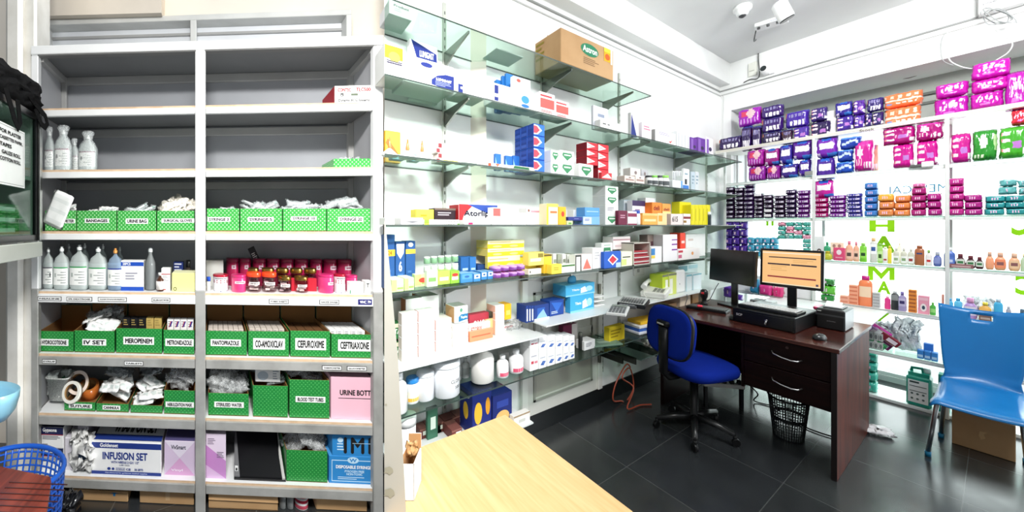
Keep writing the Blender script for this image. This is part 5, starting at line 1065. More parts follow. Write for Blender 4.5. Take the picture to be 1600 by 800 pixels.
for i in range(2):
    for j in range(4):
        zz=SZ[5]+.001+i*.036; a=onx(774+j*12.3,0,.27);c=onx(785.5+j*12.3,0,.27)
        b=Buf(); b.pouch(c[1]-a[1],.036,.09,('#8a4ea0','film'),8,6,(lambda u,v:('#c89ad4','film') if v>.6 else (('#d23a8c','film') if v<.25 else None)),5,.004,i*4+j)
        T=Thing('tablet_pack','purple and pink wrapped pack in the low pile below the yellow cartons','pack',FR,(.225,(a[1]+c[1])/2,zz),0,'purple packs below the yellow cartons'); T.part('pack',b); T.done()
for i,(p,q_,t,zo) in enumerate(((824,850,414,0),(822,848,404,.028),(826,850,395,.056))): RB('yellow and white box, %s of the second yellow stack'%['lowest','middle','topmost'][i],5,p,q_,t,None,['#f4e68c','#f2d83c','#f0dc70'][i],[('f','r',.1,.3,.8,.55,C('#f8f0c0')),('f','r',.6,.6,.95,.9,C('#8a7c30'))],.1,.25,z=SZ[5]+.0006+zo)
RB('cream box with a black dot at the shelf edge',5,826,846,421,430,'#f6f2e0',[('f','o',.12,.5,.04,.2,INK)],.06)
RB('yellow box with dark top edge',5,850,862,398,None,'#f0c83c',[('f','r',0,.9,1,1,C('#6a5a20'))],.08,.25)
for i in range(6): RB('small white and grey-green upright box in the dark-edged row',5,863+7.3*i,869.5+7.3*i,397+(i%2),None,['#e9ece4','#9aa08c','#f0f1ec'][i%3],[('f','r',0,0,.12,1,C('#4c5244')),('f','r',.3,.5,.9,.7,C('#8c9480'))],.07,.22,suf=False,group='dark-edged upright boxes on the fifth glass shelf')
RB('low yellow and white box in front of the dark-edged row',5,862,880,414,None,'#f4dc50',tl(.2,.3,.8,.7,'#b09830',2),.06,.3)
RB('flat white box with a dark green rim',5,878,898,414,None,'#f0f4ea',[('f','r',0,.75,1,.95,C('#4a7a3c'))],.06,.3)
RB('upright box with a dark frame at the end of the dark-edged row',5,899,908,399,None,'#eceee8',[('f','r',0,0,.15,1,C('#3a3c3a')),('f','r',.85,0,1,1,C('#3a3c3a')),('f','r',0,.9,1,1,C('#3a3c3a'))],.06,.3)
RB('white box with a pale red fan shape',5,909,925,398,None,'#f8eae8',[('f','p',[(.1,.1),(.9,.1),(.5,.75)],C('#e87868'))],.08,.29)
RJar('small red-capped bottle behind the pale red fan box',5,915,922,390,None,.2,'#e89080','#d84a3c','bottle')
RB('tall plain white box past the red-capped bottle',5,926,941,388,None,'#f3f3f2',tl(.2,.4,.7,.8,'#c8c8c8',3),.1,.27)
RB('white box with a green shield above the blue lens box',5,940,957,380,None,'#f4f6f3',SHD,.06,.2)
RB('blue and red lens box standing alone',5,944,970,394,None,'#2a60c4',[('f','p',[(.2,.5),(.5,.85),(.85,.5),(.5,.15)],C('#e4ecf6')),('f','p',[(.28,.5),(.5,.75),(.75,.5),(.5,.25)],C('#d83a48')),('f','r',.7,.0,1,.3,C('#bcd4f0'))],.1,.3)
for i in range(2): RB('white box with pink lines, %s of two behind the lens box'%['lower','upper'][i],5,958,985,[382,370][i],None,'#eee4e4',[('f','r',0,.7,1,.8,C('#b88c94')),('f','r',.1,.2,.7,.35,C('#d8c0c4'))],.1,.2,z=SZ[5]+.052+i*.065 if i else None,top='#a8c8b4' if i else None)
RB('small white and lime box beside the lens box',5,971,988,394,None,'#eef2d8',[('f','r',0,.1,.45,.5,C('#d8e48c')),('f','r',.1,.6,.8,.68,C('#5a5c4c'))],.08,.3)
# paper organiser box with red slips
a=onx(990,0,.31);c=onx(1016,0,.31); Wd=c[1]-a[1]; h=H-(380-PY)*a[3]/F-SZ[5]; b=Buf(); g_=C('#c9c4ba'); t=.006
b.box(-Wd/2,-Wd/2+t,-.07,.07,0,h,g_); b.box(Wd/2-t,Wd/2,-.07,.07,0,h,g_); b.box(-Wd/2,Wd/2,.064,.07,0,h,g_); b.box(-Wd/2,Wd/2,-.07,.07,0,t,g_); b.box(-Wd/2,Wd/2,-.07,.07,h-t,h,g_)
T=Thing('paper_organiser','open-fronted grey carton filled with red slips on the fifth glass shelf','box',FR,(.24,(a[1]+c[1])/2,SZ[5]+.001)); T.part('box_body',b); b=Buf(); rr=random.Random(4)
for k in range(9): z_=t+.004+k*.011; o_=rr.uniform(-.01,.01); b.box(-Wd/2+t+.004,Wd/2-t-.004,-.06+o_,.05,z_,z_+.006,C(['#a82c3c','#e6dcd6','#c04a50'][k%3]))
T.part('paper_slips',b,'stacked red slips'); T.done()
RB('small white box with blue and yellow corner',5,1017.5,1034,386,None,'#eef0ee',[('f','r',0,.5,.35,.9,C('#3f84c0')),('f','r',0,.3,.35,.48,C('#f0d050'))],.08,.3)
RB('white box with dark pill pictures behind the corner-marked one',5,1012,1035,367,None,'#8c7c74',[('f','r',.2,.2,.9,.75,C('#5a3c44'))],.08,.2)
RB('large white carton with purple stripes',5,1036,1062,367,None,'#f3f2f2',[('f','r',.6,.4,1,.45,C('#8a3c9c')),('f','r',.6,.6,1,.65,C('#8a3c9c')),('f','r',.6,.78,1,.82,C('#8a3c9c'))],.16,.29,side='#c8c4c4')
RB('red and white strip carton behind the striped one',5,1063,1071,364,None,'#e8432c',[('f','r',.2,.2,.8,.3,C('#f4d8d0')),('f','r',.2,.6,.8,.7,C('#f4d8d0'))],.1,.25)
RB('large white carton at the far end',5,1072,1102,366,None,'#f7f6f4',tl(.1,.6,.5,.8,'#d8c8c0',1),.12,.2)
RB('white box with orange dots in front of the far carton',5,1060,1093,390,None,'#f8f4f0',[('f','o',.65,.55,.05,.16,C('#e8a060')),('f','r',.0,.7,.2,.9,C('#c83c4c')),('f','r',.0,.2,.15,.5,C('#d0708c'))],.08,.3)
# ---- sixth shelf near part: the white boxes
for i,(p,q_,zr) in enumerate(((606,634,0),(634,659,0),(659,686,0))):
    RB('white carton with a brown side, %s of the high rear row'%['nearest','middle','farthest'][i],61,p,q_,[472,468,464][i],None,'#f4f3f0',(),.07 if i==0 else .17,.085 if i==0 else .16,side='#b07040',top='#9a9c88')
for j,(p,q_,n,xo,pb) in enumerate(((628,653,4,.235,568),(654,680,4,.22,562),(681,706,3,.20,552),(707,732,3,.185,545))):
    z0=SZ[61]
    Dj=onx(p,0,xo)[3]
    tops={0:490,1:486,2:500,3:506}[j]; ztop=H-(tops-PY)*Dj/F; hh=(ztop-z0)/n
    for i in range(n):
        a=onx(p,0,xo)[1];c=onx(q_-.4,0,xo)[1]; dd_=.055 if j==0 else .12 if xo>.15 else .1; bx=bbox(c-a,dd_,hh-.001); b=Buf(); b.box(*bx,W_,.002,{'l':C('#c87a68' if j in(1,2) else '#dcd0c4'),'t':C('#d8dad0')}); decorate(b,bx,[('f','r',0,.0,1,.03,C('#b0b0b0'))]+([('f','n',.7,.2,.95,.4,C('#b8c0c8'),2)] if (i+j)%3==0 else []))
        T=Thing('medicine_box','plain white box, %s from the bottom in the %s front column on the sixth glass shelf'%(['lowest','second','third','fourth'][i],['first','second','third','fourth'][j]),'box',FR,(xo-dd_/2,(a+c)/2,z0+.0005+hh*i),0,'plain white boxes on the sixth glass shelf'); T.part('box_body',b); T.done()
for i in range(2): RB('green and cream SITA box, %s'%['lower','upper'][i],61,607,627,[538,508][i],None,'#2c6e3c',[('f','r',0,.75,1,1,C('#d8d4b8')),('f','t',.15,.35,.95,.65,C('#e8f4e8'),'SITA'),('f','r',.1,.12,.6,.25,C('#7ab084'))],.08,.17,z=SZ[61]+.0006+i*.095,suf=False)
RB('white box with a blue shape, standing on the third column',61,710,731,480,None,'#eef1ee',[('f','o',.5,.75,.1,.12,C('#5a9c7c')),('f','p',[(.3,.05),(1,.15),(1,.5),(.5,.5),(.3,.35)],C('#2878a8')),('f','t',.45,.2,.95,.38,C('#e8f4f8'),'Tapha')],.11,.2,z=H-(506-PY)*onx(710,0,.2)[3]/F+.001,side='#c8a070',top='#b4b8ac')
RB('flat dark red and white carton lying behind the orange box',61,733,764,493,None,'#b03848',[('f','t',.2,.3,.8,.7,C('#f0d8d8'),'OXO'),('f','r',.05,.1,.95,.2,C('#e8a8a8'))],.05,.10)
RB('white carton with red writing above the orange box',61,733,766,508,None,'#f2ece8',[('f','t',.1,.5,.6,.8,C('#d06a5c'),'ETORIX'),('f','n',.1,.1,.8,.3,C('#d8a098'),1)],.05,.15)
RB('orange-red box in front of the white carton with red writing',61,734,770,519,535,'#ec9068',[('f','r',.08,.4,.9,.55,C('#d86848'))],.07,.17,top='#f0a888')
RB('cream box beside the orange-red box',61,760,773,500,None,'#f2dc9c',(),.05,.12)
zz_=SZ[61]
for i in range(3): _,zz_=RB('white box with a peach side, %s of the slim stack'%['lowest','middle','topmost'][i],61,774,788,512-(i+1)*11.3,None,'#f4f0ec',[('f','r',.1,.1,.9,.2,C('#d8ccc4'))],.1,.15,z=zz_+.0006,side='#e8b8a0')
for i in range(3): RB('yellow-orange box, %s of the slim stack'%['lowest','middle','topmost'][i],61,789,799,[498,487,476][i],None,'#f6b41c',[('f','r',.2,.3,.8,.6,C('#fbd468'))],.08,.15,z=SZ[61]+.0006+i*.0405)
RB('long low white tray box with a red mark',61,778,811,509,519,'#f2f2ee',[('f','t',.3,.3,.7,.7,C('#c03848'),'cipla'),('f','r',0,.85,1,1,C('#9a9c98'))],.07)
b=Buf(); b.pouch(.12,.06,.05,('#d8dcdc','wrap'),10,7,None,2.4,.03,77); T=Thing('clear_film_bag','small crumpled clear film bag on the sixth glass shelf','bag',FR,(.11,1.32,SZ[61]+.001)); T.part('bag',b); T.done()
for i in range(4): RB('dark blue upright box, %s from the near end of the blue group'%['first','second','third','fourth'][i],62,822+4.2*i,825.8+4.2*i if i<3 else 858,478,None,'#1e3c84',[('f','r',.2,.1,.7,.8,C('#e6ebf2' if i<3 else '#2a5cb0'))]+([('f','p',[(.1,.1),(.9,.1),(.6,.7),(.3,.4)],C('#8cb8e4')),('f','r',0,0,1,.15,C('#d8e4f0'))] if i==3 else []),.1,.2,top='#2c3c74')
RB('dark blue box with pictured tablets beyond the blue group',62,859,881,471,None,'#1c4494',[('f','p',[(.1,.9),(.9,.8),(.5,.2)],C('#2e66c0')),('f','n',.1,.1,.6,.3,C('#c8d8ec'),2)],.1,.17)
RB('small white and brown box next to the tissue cartons',62,882,890,481,None,'#e8e0d8',[('f','r',.1,.5,.9,.7,C('#8a5c4c'))],.05,.14)
TS=[('f','p',[(.5,.15),(.75,.25),(.65,.75),(.5,.6)],C('#e8f4fa')),('f','t',.2,.45,.45,.6,C('#eef8fc'),'Tilaits'),('f','o',.8,.5,.12,.25,C('#a8daf0')),('f','r',0,0,1,.12,C('#8cd0ea'))]
_,z0=RB('lower light blue tissue carton',62,891,928,468,494,'#3fa8d8',TS,.12,.19,top='#6cc0e4',name='tissue_carton')
T,bx=RB('upper light blue tissue carton with its lid flap raised',62,884,929,447,None,'#48aede',TS,.13,.185,z=z0+.001,top='#74c4e6',name='tissue_carton',T_only=True)
b=Buf(); h=bx[5]; b.v=[]; 
b.lathe([(.035,0),(.045,.015),(.04,.04),(.02,.052)],('#3a90bc','paper'),12,cx=-.02,cy=0,z=h,sy=.25); T.part('lid_flap',b,'raised blue flap'); T.done()
for i in range(3): RB('slim white box, %s behind the tissue cartons'%['lowest','middle','topmost'][i],62,929,945,[483,476,470][i],None,'#f0f0ee',[('f','r',0,.0,1,.08,C('#9a9a98'))],.12,.16,z=SZ[62]+.0006+i*.033)
# calculators, key pad and telephone
def slabthing(name,label,cat,px,py,z,w,d,h,col,rot,top,tilt=0,parts=()):
    x,y,_,_=onz(px,py,z); T=Thing(name,label,cat,FW,(x,y,z+.001),rot); b=Buf(); bx=bbox(w,d,h); b.box(*bx,col,.004); decorate(b,bx,top)
    if tilt:
        Mx=Matrix.Rotation(tilt,3,'X'); b.v=[Mx@p for p in b.v]; lo=min(p.z for p in b.v); b.v=[p-Vector((0,0,lo)) for p in b.v]
    T.part(parts[0] if parts else 'case',b); return T,bx
def keys(rows,cols,x0,x1,y0,y1,col,g=.2):
    o=[];dx=(x1-x0)/cols;dy=(y1-y0)/rows
    for r in range(rows):
        for c in range(cols): o.append(('t','r',x0+dx*(c+g/2),y0+dy*(r+g/2),x0+dx*(c+1-g/2),y0+dy*(r+1-g/2),C(col)))
    return o
Zs=SZ[62]
T,_=slabthing('calculator','pale grey desk calculator, the nearer one','calculator',966,489,Zs,.13,.2,.02,('#d6d8d6','gloss'),.5,keys(5,5,.08,.92,.05,.68,'#6a6c6e')+[('t','r',.1,.74,.9,.92,C('#8c948c'))],.06); T.done()
T,_=slabthing('calculator','dark grey desk calculator behind the pale one','calculator',984,478,Zs,.13,.19,.02,('#4c4e50','gloss'),.4,keys(5,5,.08,.92,.05,.68,'#a8aaac')+[('t','r',.1,.74,.9,.92,C('#8c948c'))],.05); T.done()
T,_=slabthing('calculator','large calculator with a black rim in front of the telephone','calculator',990,478,Zs+.0,.2,.16,.03,('#1e2022','gloss'),.35,[('t','r',.04,.05,.96,.95,C('#c8cac6'))]+keys(5,9,.08,.92,.1,.68,'#3c3e40'),.12); T.done()
# telephone
x,y,_,_=onz(1024,470,Zs); T=Thing('telephone','cream desk telephone with a handset at the far end of the sixth glass shelf','telephone',FW,(.2,2.75,Zs+.001),.3); b=Buf(); bx=bbox(.2,.2,.05); b.box(*bx,('#e6e6de','gloss'),.008); decorate(b,bx,keys(4,3,.45,.9,.1,.6,'#8c8e88')); Mx=Matrix.Rotation(.15,3,'X'); b.v=[Mx@p for p in b.v]; lo=min(p.z for p in b.v); b.v=[p-Vector((0,0,lo)) for p in b.v]; T.part('base',b)
b=Buf(); b.tube([(-.07,-.1,.085),(-.07,-.07,.105),(-.07,0,.12),(-.07,.07,.12),(-.07,.1,.105)],[.026,.02,.015,.02,.026],('#eeeee8','gloss'),12); T.part('handset',b); 
b=Buf(); b.tube([(-.07,-.1,.07),(-.06,-.14,.03),(-.03,-.16,.01),(.03,-.17,.008),(.08,-.15,.008)],.004,('#d8d8d0','gloss'),6); T.part('coiled_cord',b); T.done()
for i,(p,q_,t,c,xo) in enumerate(((1035,1044,430,'#c0d63c',.24),(1045,1057,428,'#d4e070',.24))): RB('lime green and white box, %s of two beyond the telephone'%['nearer','farther'][i],62,p,q_,t,None,c,[('f','r',.5 if i==0 else .1,.05,.95 if i==0 else .5,.75,C('#f0f4e4')),('f','r',0,.9,1,1,C('#7a8068'))],.12,xo)
RB('white rounded box beyond the lime green pair',62,1058,1071,423,None,'#f2f4f2',[('f','o',.3,.4,.03,.03,INK)],.12,.24,bev=.012)
_,z0=RB('pale blue clear-lidded box, lower near one',62,1072,1081,430,None,'#d8e6e8',[('f','r',0,.9,1,1,C('#7cb8c4'))],.1,.24,bodyfin='x') if False else RB('pale blue-topped box, lower near one',62,1072,1081,430,None,'#dde8ea',[('f','r',0,.9,1,1,C('#7cb8c4')),('f','r',0,0,.1,1,C('#a8d0d8'))],.1,.24)
_,z0=RB('pale blue-topped box, lower far one',62,1082,1096,429,None,'#e4eff2',[('f','r',0,.92,1,1,C('#7cb8c4')),('f','r',0,0,.08,1,C('#a8d0d8'))],.1,.24)
RB('pale blue-topped box stacked above the lower pair',62,1060,1090,415,None,'#e2eef0',[('f','r',0,.72,.45,.95,C('#78b4c0')),('f','r',.5,.8,1,.95,C('#b8dce4'))],.1,.14)
# ---- seventh shelf
RJar('white bottle with a cut-off side beside the door jamb',7,614,641,592,655,.30,'#eef0ee','#dfe2e2','bottle')
RJar('white bottle with a blue cap and yellow label',7,637,659,600,640,.24,'#eef1f0','#2f86cc','jar',(.12,.5,'#f4f0dc','#f0b84c'))
RJar('white bottle with a bright blue cap behind the jamb bottle',7,618,636,578,None,.12,'#eef1f0','#2f7cc8','bottle')
RJar('plain white wide jar',7,656,684,586,631,.255,'#e9ecef','#e3e7ea','wide')
RJar('largest white jar hand-marked CLOX',7,686,727,571,626,.295,'#f0f3f6','#eaeef2','wide',None,txt=[('CLOX',-.1,.75,.42,.52),('500',.25,.7,.25,.33)])
RJar('white jar standing behind the largest one',7,680,712,562,None,.14,'#e4e8e8','#e0e4e4','wide')
for i,(p,q_,t) in enumerate(((712,724,566),(724,737,562))): RJar('small white bottle, %s of two behind the largest jar'%['nearer','farther'][i],7,p,q_,t,None,.13,'#eceeec','#e6e8e6','bottle',(.2,.55,'#d4d8d4'))
RJar('tall white flat bottle without a label',7,746,780,546,603,.265,'#f2f0ea','#eeece6','bottle')
for i,(p,q_,t,pb) in enumerate(((782,799,563,597),(803,823,555,590))): RJar('white bottle with a pink swoosh label, %s one'%['nearer','farther'][i],7,p,q_,t,pb,.26,'#f2f2f2','#eceeee','bottle',(.1,.55,'#fafafa','#e05a78'))
for i in range(4): RB('small white box standing behind the swoosh bottles',7,786+12*i,796+12*i,553-2*i,None,'#eae8e4',[('f','r',.2,.4,.8,.5,C('#b8b0a8'))],.06,.12,suf=False,group='white boxes behind the swoosh bottles')
BM=[('f','p',[(.2,.2),(.6,.15),(.9,.35),(.5,.4)],C('#3a64b0')),('f','r',.15,.55,.8,.6,C('#b8c0cc')),('f','o',.6,.28,.12,.08,C('#5a7cc0'))]
RM=[('f','r',.15,.3,.45,.42,C('#c84858')),('f','r',.15,.6,.8,.66,C('#b8b8c0')),('f','r',.55,.3,.9,.4,C('#d88090'))]
cols=[(828,841,565,RM,.27),(842,854,573,BM,.275),(855,867,569,BM,.275),(868,879,565,BM,.275),(880,889,562,BM,.275),(889.6,898,559,BM,.275)]
for j,(p,q_,pb,dd,xo) in enumerate(cols):
    z0=SZ[7]
    for i in range(2): _,z0=RB('small white box with a %s mark, %s in column %s of the white block'%(['red'][0] if dd is RM else 'blue',['bottom','top'][i],['one','two','three','four','five','six'][j]),7,p,q_,[545,528][i] if j==0 else [549-j*1,526][i],None,'#f4f5f5',dd,.1,xo,z=z0+.0006,top='#e8eaea',suf=True)
RB('maroon and white box behind the white block',7,880,902,510,None,'#7a2848',[('f','r',.6,0,1,1,C('#e9e2dc'))],.05,.1)
RJar('slim black canister past the white block',7,907,912,521,548,.2,'#2c2e2c','#55584f','wide')
RB('white box lying beside the black canister',7,913,930,528,542,'#eceeec',tl(),.08,.22)
b=Buf(); bx=bbox(.24,.15,.012); b.box(*bx,C('#6d8a78'),.002); decorate(b,bx,[('t','r',.3,.3,.7,.6,C('#9cb4a4')),('t','n',.4,.65,.8,.85,C('#c4d4c8'),2)]); T=Thing('booklet','green flat booklet lying on the seventh glass shelf','booklet',FW,(.19,2.08,SZ[7]+.001),1.2); T.part('cover',b); T.done()
# yellow magazine box on a small far glass shelf
b=Buf(); b.box(0.004,.28,2.21,2.95,.567,.575,('#e4f3ec','glass'),0,{'r':('#566a60','gloss')}); T=Thing('glass_shelf','short clear glass pane holding a yellow magazine box, left wall','shelf',FW,(0,0,0)); T.part('pane',b); T.done()
T,bx=RB('yellow magazine box stuffed with papers',7,952,976,497,521,'#e8d030',[('f','n',.1,.2,.8,.8,C('#a89020'),3)],.05,.22,T_only=True,suf=False); T.done()
b=Buf(); b.box(-.19,.19,-.09,.09,0,.02,C('#e9ebf2'),.003); b.box(-.18,.18,-.08,.09,.021,.045,C('#3f6cc0'),.003); b.box(-.18,.17,-.085,.085,.046,.065,C('#f2f2f0'),.003); b.box(-.14,.1,-.06,.08,.066,.09,C('#f4c430'),.003)
T=Thing('magazine_stack','loose magazines with a blue band stacked beside the yellow magazine box','magazines',FW,(.17,2.66,.576),1.45); T.part('pages',b); T.done()
# small low glass shelf with crumpled foil
b=Buf(); b.box(.004,.36,2.30,2.64,.447,.455,('#cfe0d8','glass'),0,{'r':('#566a60','gloss'),'l':('#566a60','gloss')}); T=Thing('glass_shelf','lowest small glass pane above the orange cable','shelf',FW,(0,0,0)); T.part('pane',b)
for ty in(2.32,2.6):
    q=Buf(); q.box(.0,.30,ty,ty+.012,.395,.446,('#4a4c4a','metal')); T.part('bracket',q)
T.done()
b=Buf(); b.pouch(.2,.085,.1,'FOIL',20,14,None,2.4,.05,44); T=Thing('foil_bundle','crumpled grey foil bundle on the lowest small glass pane','foil',FR,(.22,2.66,.456)); T.part('foil',b); T.done()
# ---- lowest shelf : brown blister cartons
mar='#5a2a2a'
spots=[(656,672,664),(672,690,655),(690,706,650),(668,694,682),(694,712,672),(712,728,664),(706,722,690),(728,742,656)]
for i,(p,q_,pb) in enumerate(spots):
    RB('dark red-brown carton with a white end label in the low pile',8,p,q_,pb-16,pb,[mar,'#6a3430','#2f5848'][0 if i%3 else 1] if i!=2 else '#2f5848',[('f','r',.4,.35,.9,.75,C('#e4ded6')),('f','r',0,.85,1,1,C('#8a5a50'))],.11,top='#7a4a44',suf=False,group='brown cartons on the lowest shelf')
RB('dark green carton at the back of the low pile',8,668,684,640,None,'#3a6a54',[('f','r',.3,.3,.8,.7,C('#dfe6dc'))],.06,.12,suf=True)
RB('navy carton with yellow pictures',8,738,768,615,None,'#1c2a78',[('f','o',.3,.5,.2,.25,C('#e8b838')),('f','o',.8,.6,.12,.2,C('#d89828')),('l','o',.5,.5,.2,.2,C('#e8b838'))],.16,.24,top='#2a3888')
RB('second navy carton with a yellow end panel',8,770,800,620,None,'#1c2a70',[('f','o',.5,.3,.35,.2,C('#e0b870')),('f','r',.2,.6,.8,.8,C('#2f4498'))],.16,.25,top='#24347c')
RB('flat white carton past the navy ones',8,803,828,652,668,'#eceae4',[('f','r',0,.85,1,1,C('#a89070')),('f','r',.3,.2,.7,.5,C('#c8c8c0'))],.16)
RJar('white canister beside the door jamb on the lowest shelf',8,626,655,654,None,.30,'#eceeec','#e4e6e4','tub',suf=False)
# goods that would run into each other are trimmed in depth, width or height
for _pass in range(3):
    for i in range(len(RBX)):
        for j in range(i+1,len(RBX)):
            A,Q=RBX[i],RBX[j]
            if A[6] is None or Q[6] is None: continue
            px_=min(A[1],Q[1])-max(A[0],Q[0]); py_=min(A[3],Q[3])-max(A[2],Q[2]); pz_=min(A[5],Q[5])-max(A[4],Q[4])
            if min(px_,py_,pz_)<.0003: continue
            fr,bk=(A,Q) if A[1]>Q[1] else (Q,A); nd=fr[1]-bk[1]-.001; o=fr[6]; od=fr[1]-fr[0]
            if nd>.014: o.scale.y*=nd/od; fr[0]=fr[1]-nd; o.location.x=(fr[0]+fr[1])/2; continue
            if py_<=pz_ or pz_>.03:
                if py_>.5*(bk[3]-bk[2]): 
                    # push the rear one back instead
                    nf=fr[0]-.001
                    if nf-.012>.016: 
                        dd=min(bk[1]-bk[0],nf-.018); bk[6].scale.y*=dd/(bk[1]-bk[0]); bk[1]=nf; bk[0]=nf-dd; bk[6].location.x=(bk[0]+bk[1])/2
                    continue
                w_=bk[3]-bk[2]; nw=w_-py_-.0006; bk[6].scale.x*=nw/w_
                if bk[2]<fr[2]: bk[3]-=w_-nw
                else: bk[2]+=w_-nw
                bk[6].location.y=(bk[2]+bk[3])/2
            else:
                lo,hi=(A,Q) if A[4]<Q[4] else (Q,A); h_=lo[5]-lo[4]; nh=max(.004,hi[4]-lo[4]-.0005); lo[6].scale.z*=nh/h_; lo[5]=lo[4]+nh
# wooden table in front and the white box on it
tb=Thing('wooden_table','pale birch-topped table in the foreground at the doorway','table',FW,(0,0,0))
p0=onz(601.5,740,.75); 
ra=w2((601.5-PX)/F*.5,.5)
r1_=w2((601.5-PX)/F*1.0,1.0)
xl=.84
# where the left edge x=.84 meets the line of the opening
dx,dy=ra[0]-CX,ra[1]-CY; kk=(xl-CX)/dx; yl=CY+kk*dy
kk2=.32; q2=(CX+dx/ .5*.5*kk2*1.0,CY+dy*kk2)
top=[(xl,yl),(q2[0],q2[1]),(2.6,q2[1]-.25),(2.6,.745),(xl,.745)]
b=Buf(); b.prism(top,.718,.75,('#d8b684','matte'),'BIRCH'); tb.part('table_top',b)
b=Buf()
for (x,y) in((.88,.70),(2.5,.70),(.90,.36)): b.box(x-.02,x+.02,y-.02,y+.02,0,.718,('#b08c5c','matte'),.002)
tb.part('leg',b) if False else None
for (x,y) in((.88,.70),(2.5,.70),(2.5,.0)):
    b=Buf(); b.box(x-.02,x+.02,y-.02,y+.02,0,.7175,('#b08c5c','matte'),.002); tb.part('leg',b)
b=Buf(); b.box(.9,2.48,.69,.71,.64,.7175,('#c49c68','matte')); tb.part('apron',b); tb.done()
x,y=w2((643-PX)/F*.93,.93)
T=Thing('open_carton','tall narrow white carton with a torn brown rim on the wooden table','box',FW,(x+.0,y+.0,.751),TH); b=Buf(); hb=H-(712-PY)*.93/F-.751
t=.003; w_b,d_b=.017,.035
b.box(-w_b,w_b,-d_b,-d_b+t,0,hb,W_); b.box(-w_b,w_b,d_b-t,d_b,0,hb+.04,W_,0,{'f':KR}); b.box(-w_b,-w_b+t,-d_b,d_b,0,hb+.02,W_,0,{'r':KR}); b.box(w_b-t,w_b,-d_b,d_b,0,hb,W_,0,{'l':KR}); b.box(-w_b,w_b,-d_b,d_b,0,t,W_); T.part('carton_body',b)
b=Buf(); b.pouch(.03,.045,.006,('#c9a070','paper'),8,6,None,3,.01,5,cz=hb-.005); T.part('torn_rim',b,'torn brown card rim'); T.done()
# orange cable hanging below the foil pane
def cable(name,label,pts,r,col,cat='cable'):
    b=Buf(); 
    P=[Vector(p) for p in pts]; out=[]
    for i in range(len(P)-1):
        p0=P[max(0,i-1)];p1=P[i];p2=P[i+1];p3=P[min(len(P)-1,i+2)]
        for k in range(5):
            t=k/5; out.append(.5*((2*p1)+(-p0+p2)*t+(2*p0-5*p1+4*p2-p3)*t*t+(-p0+3*p1-3*p2+p3)*t**3))
    out.append(P[-1]); b.tube(out,r,col,7); T=Thing(name,label,cat,FW,(0,0,0)); T.part('cable',b); T.done()
X=lambda px,py,x: onx(px,py,x)[:3]
cable('extension_cable','red-orange extension cable looped on a wall bracket and trailing over the floor',[X(985,574,.1),X(978,570,.1),X(962,600,.1),X(958,625,.1),(.10,2.42,.012),X(978,628,.1),X(990,605,.1),X(984,575,.1),X(972,590,.1),X(990,606,.12),onz(980,638,.02)[:3],onz(1000,633,.01)[:3],onz(1018,632,.01)[:3]],.006,('#b8543c','gloss'))
b=Buf(); b.box(.0,.24,2.24,2.256,.40,.44,('#3a3c3a','metal')); T=Thing('wall_bracket','bare dark metal bracket that the orange cable hangs from','bracket',FW,(0,0,0)); T.part('bracket',b); T.done()
# white extension blocks and switches by the wall
b=Buf(); b.box(0,.02,2.72,2.86,1.0,1.09,('#e9e9e4','gloss'),.003); b.box(.02,.024,2.75,2.78,1.03,1.06,('#b0b0ac','gloss')); T=Thing('wall_socket','white wall socket plate above the calculators','socket',FW,(0,0,0)); T.part('plate',b); T.done()
# ================================================================ window display shelving
YF=4.20; YK=4.52
BZ={1:2.286,2:1.91,3:1.52,4:1.132,5:.755,6:.40,7:.025}
XA,XZ=.135,2.75
UP=[.14,.905,1.685,2.45]
T=Thing('display_shelving','white-framed shelving unit with glass levels standing in the window recess','shelving',FW,(0,0,0))
for x in UP:
    for yy in(YF-.0165,YK-.02):
        b=Buf(); b.box(x-.011,x+.011,yy-.011,yy+.011,.0,BZ[1]-.033,('#d9dcd9','paint'),.003); T.part('post',b)
b=Buf(); b.box(XA-.1,XZ,YF,YK,BZ[1]-.032,BZ[1],('#f4f2ec','paint'),.002); b.box(XA-.1,XZ,YF-.004,YF,BZ[1]-.022,BZ[1],('#dcd8cc','paint')); T.part('top_board',b)
for k in(2,3,4,5,6,7):
    b=Buf(); z=BZ[k]; g=('#e9f7f1','glass') if k in(2,3,4,6) else ('#f2f4f2','paint')
    b.box(XA,XZ,YF+.0,YK,z-.01 if k<7 else .0,z,g,0,{'f':('#9fc4b4','gloss') if k in(3,4) else ('#cfd6d2','paint')})
    q=Buf(); q.box(XA,XZ,YF-.002,YF+.016,z-.03 if k<7 else .001,z-.0105 if k<7 else z-.002,('#e4e8e5','paint'),.002)
    T.part('shelf',b,None,[('front_rail',q)])
T.done()
b=Buf(); b.box(1.50,1.60,YF-.03,YF-.004,1.905,1.925,('#5c5e5c','gloss'),.003); b.box(1.56,1.62,YF-.035,YF-.004,1.90,1.94,('#eef0ee','gloss'),.003); T=Thing('shelf_lamp','small grey and white fitting clipped to the right upright','clip',FW,(0,0,0)); T.part('clip_body',b); T.done()  # plain grey and white clip, gives no light
b=Buf(); x=.87; b.box(x-.03,x+.03,YF-.03,YF-.004,1.915,1.955,('#8b8d8b','gloss'),.003); T=Thing('shelf_lamp','grey and white clip on the upright left of the blue diaper packs','clip',FW,(0,0,0)); T.part('clip_body',b); T.done()  # another unlit clip
b=Buf(); a=ony(1343,205,YF-.006);
vs,fs=text_polys('Stock'); a=ony(1343,207,YF-.006);c=ony(1366,199,YF-.006); ids=[b.addv((a[0]+p*(c[0]-a[0]),YF-.006,a[2]+q*(c[2]-a[2]))) for p,q in vs]
for f in fs: b.face([ids[i] for i in f],C('#5a5048'))
T=Thing('price_tag','hand-lettered Stock tag on the top board edge','tag',FW,(0,0,0)); T.part('lettering',b); T.done()
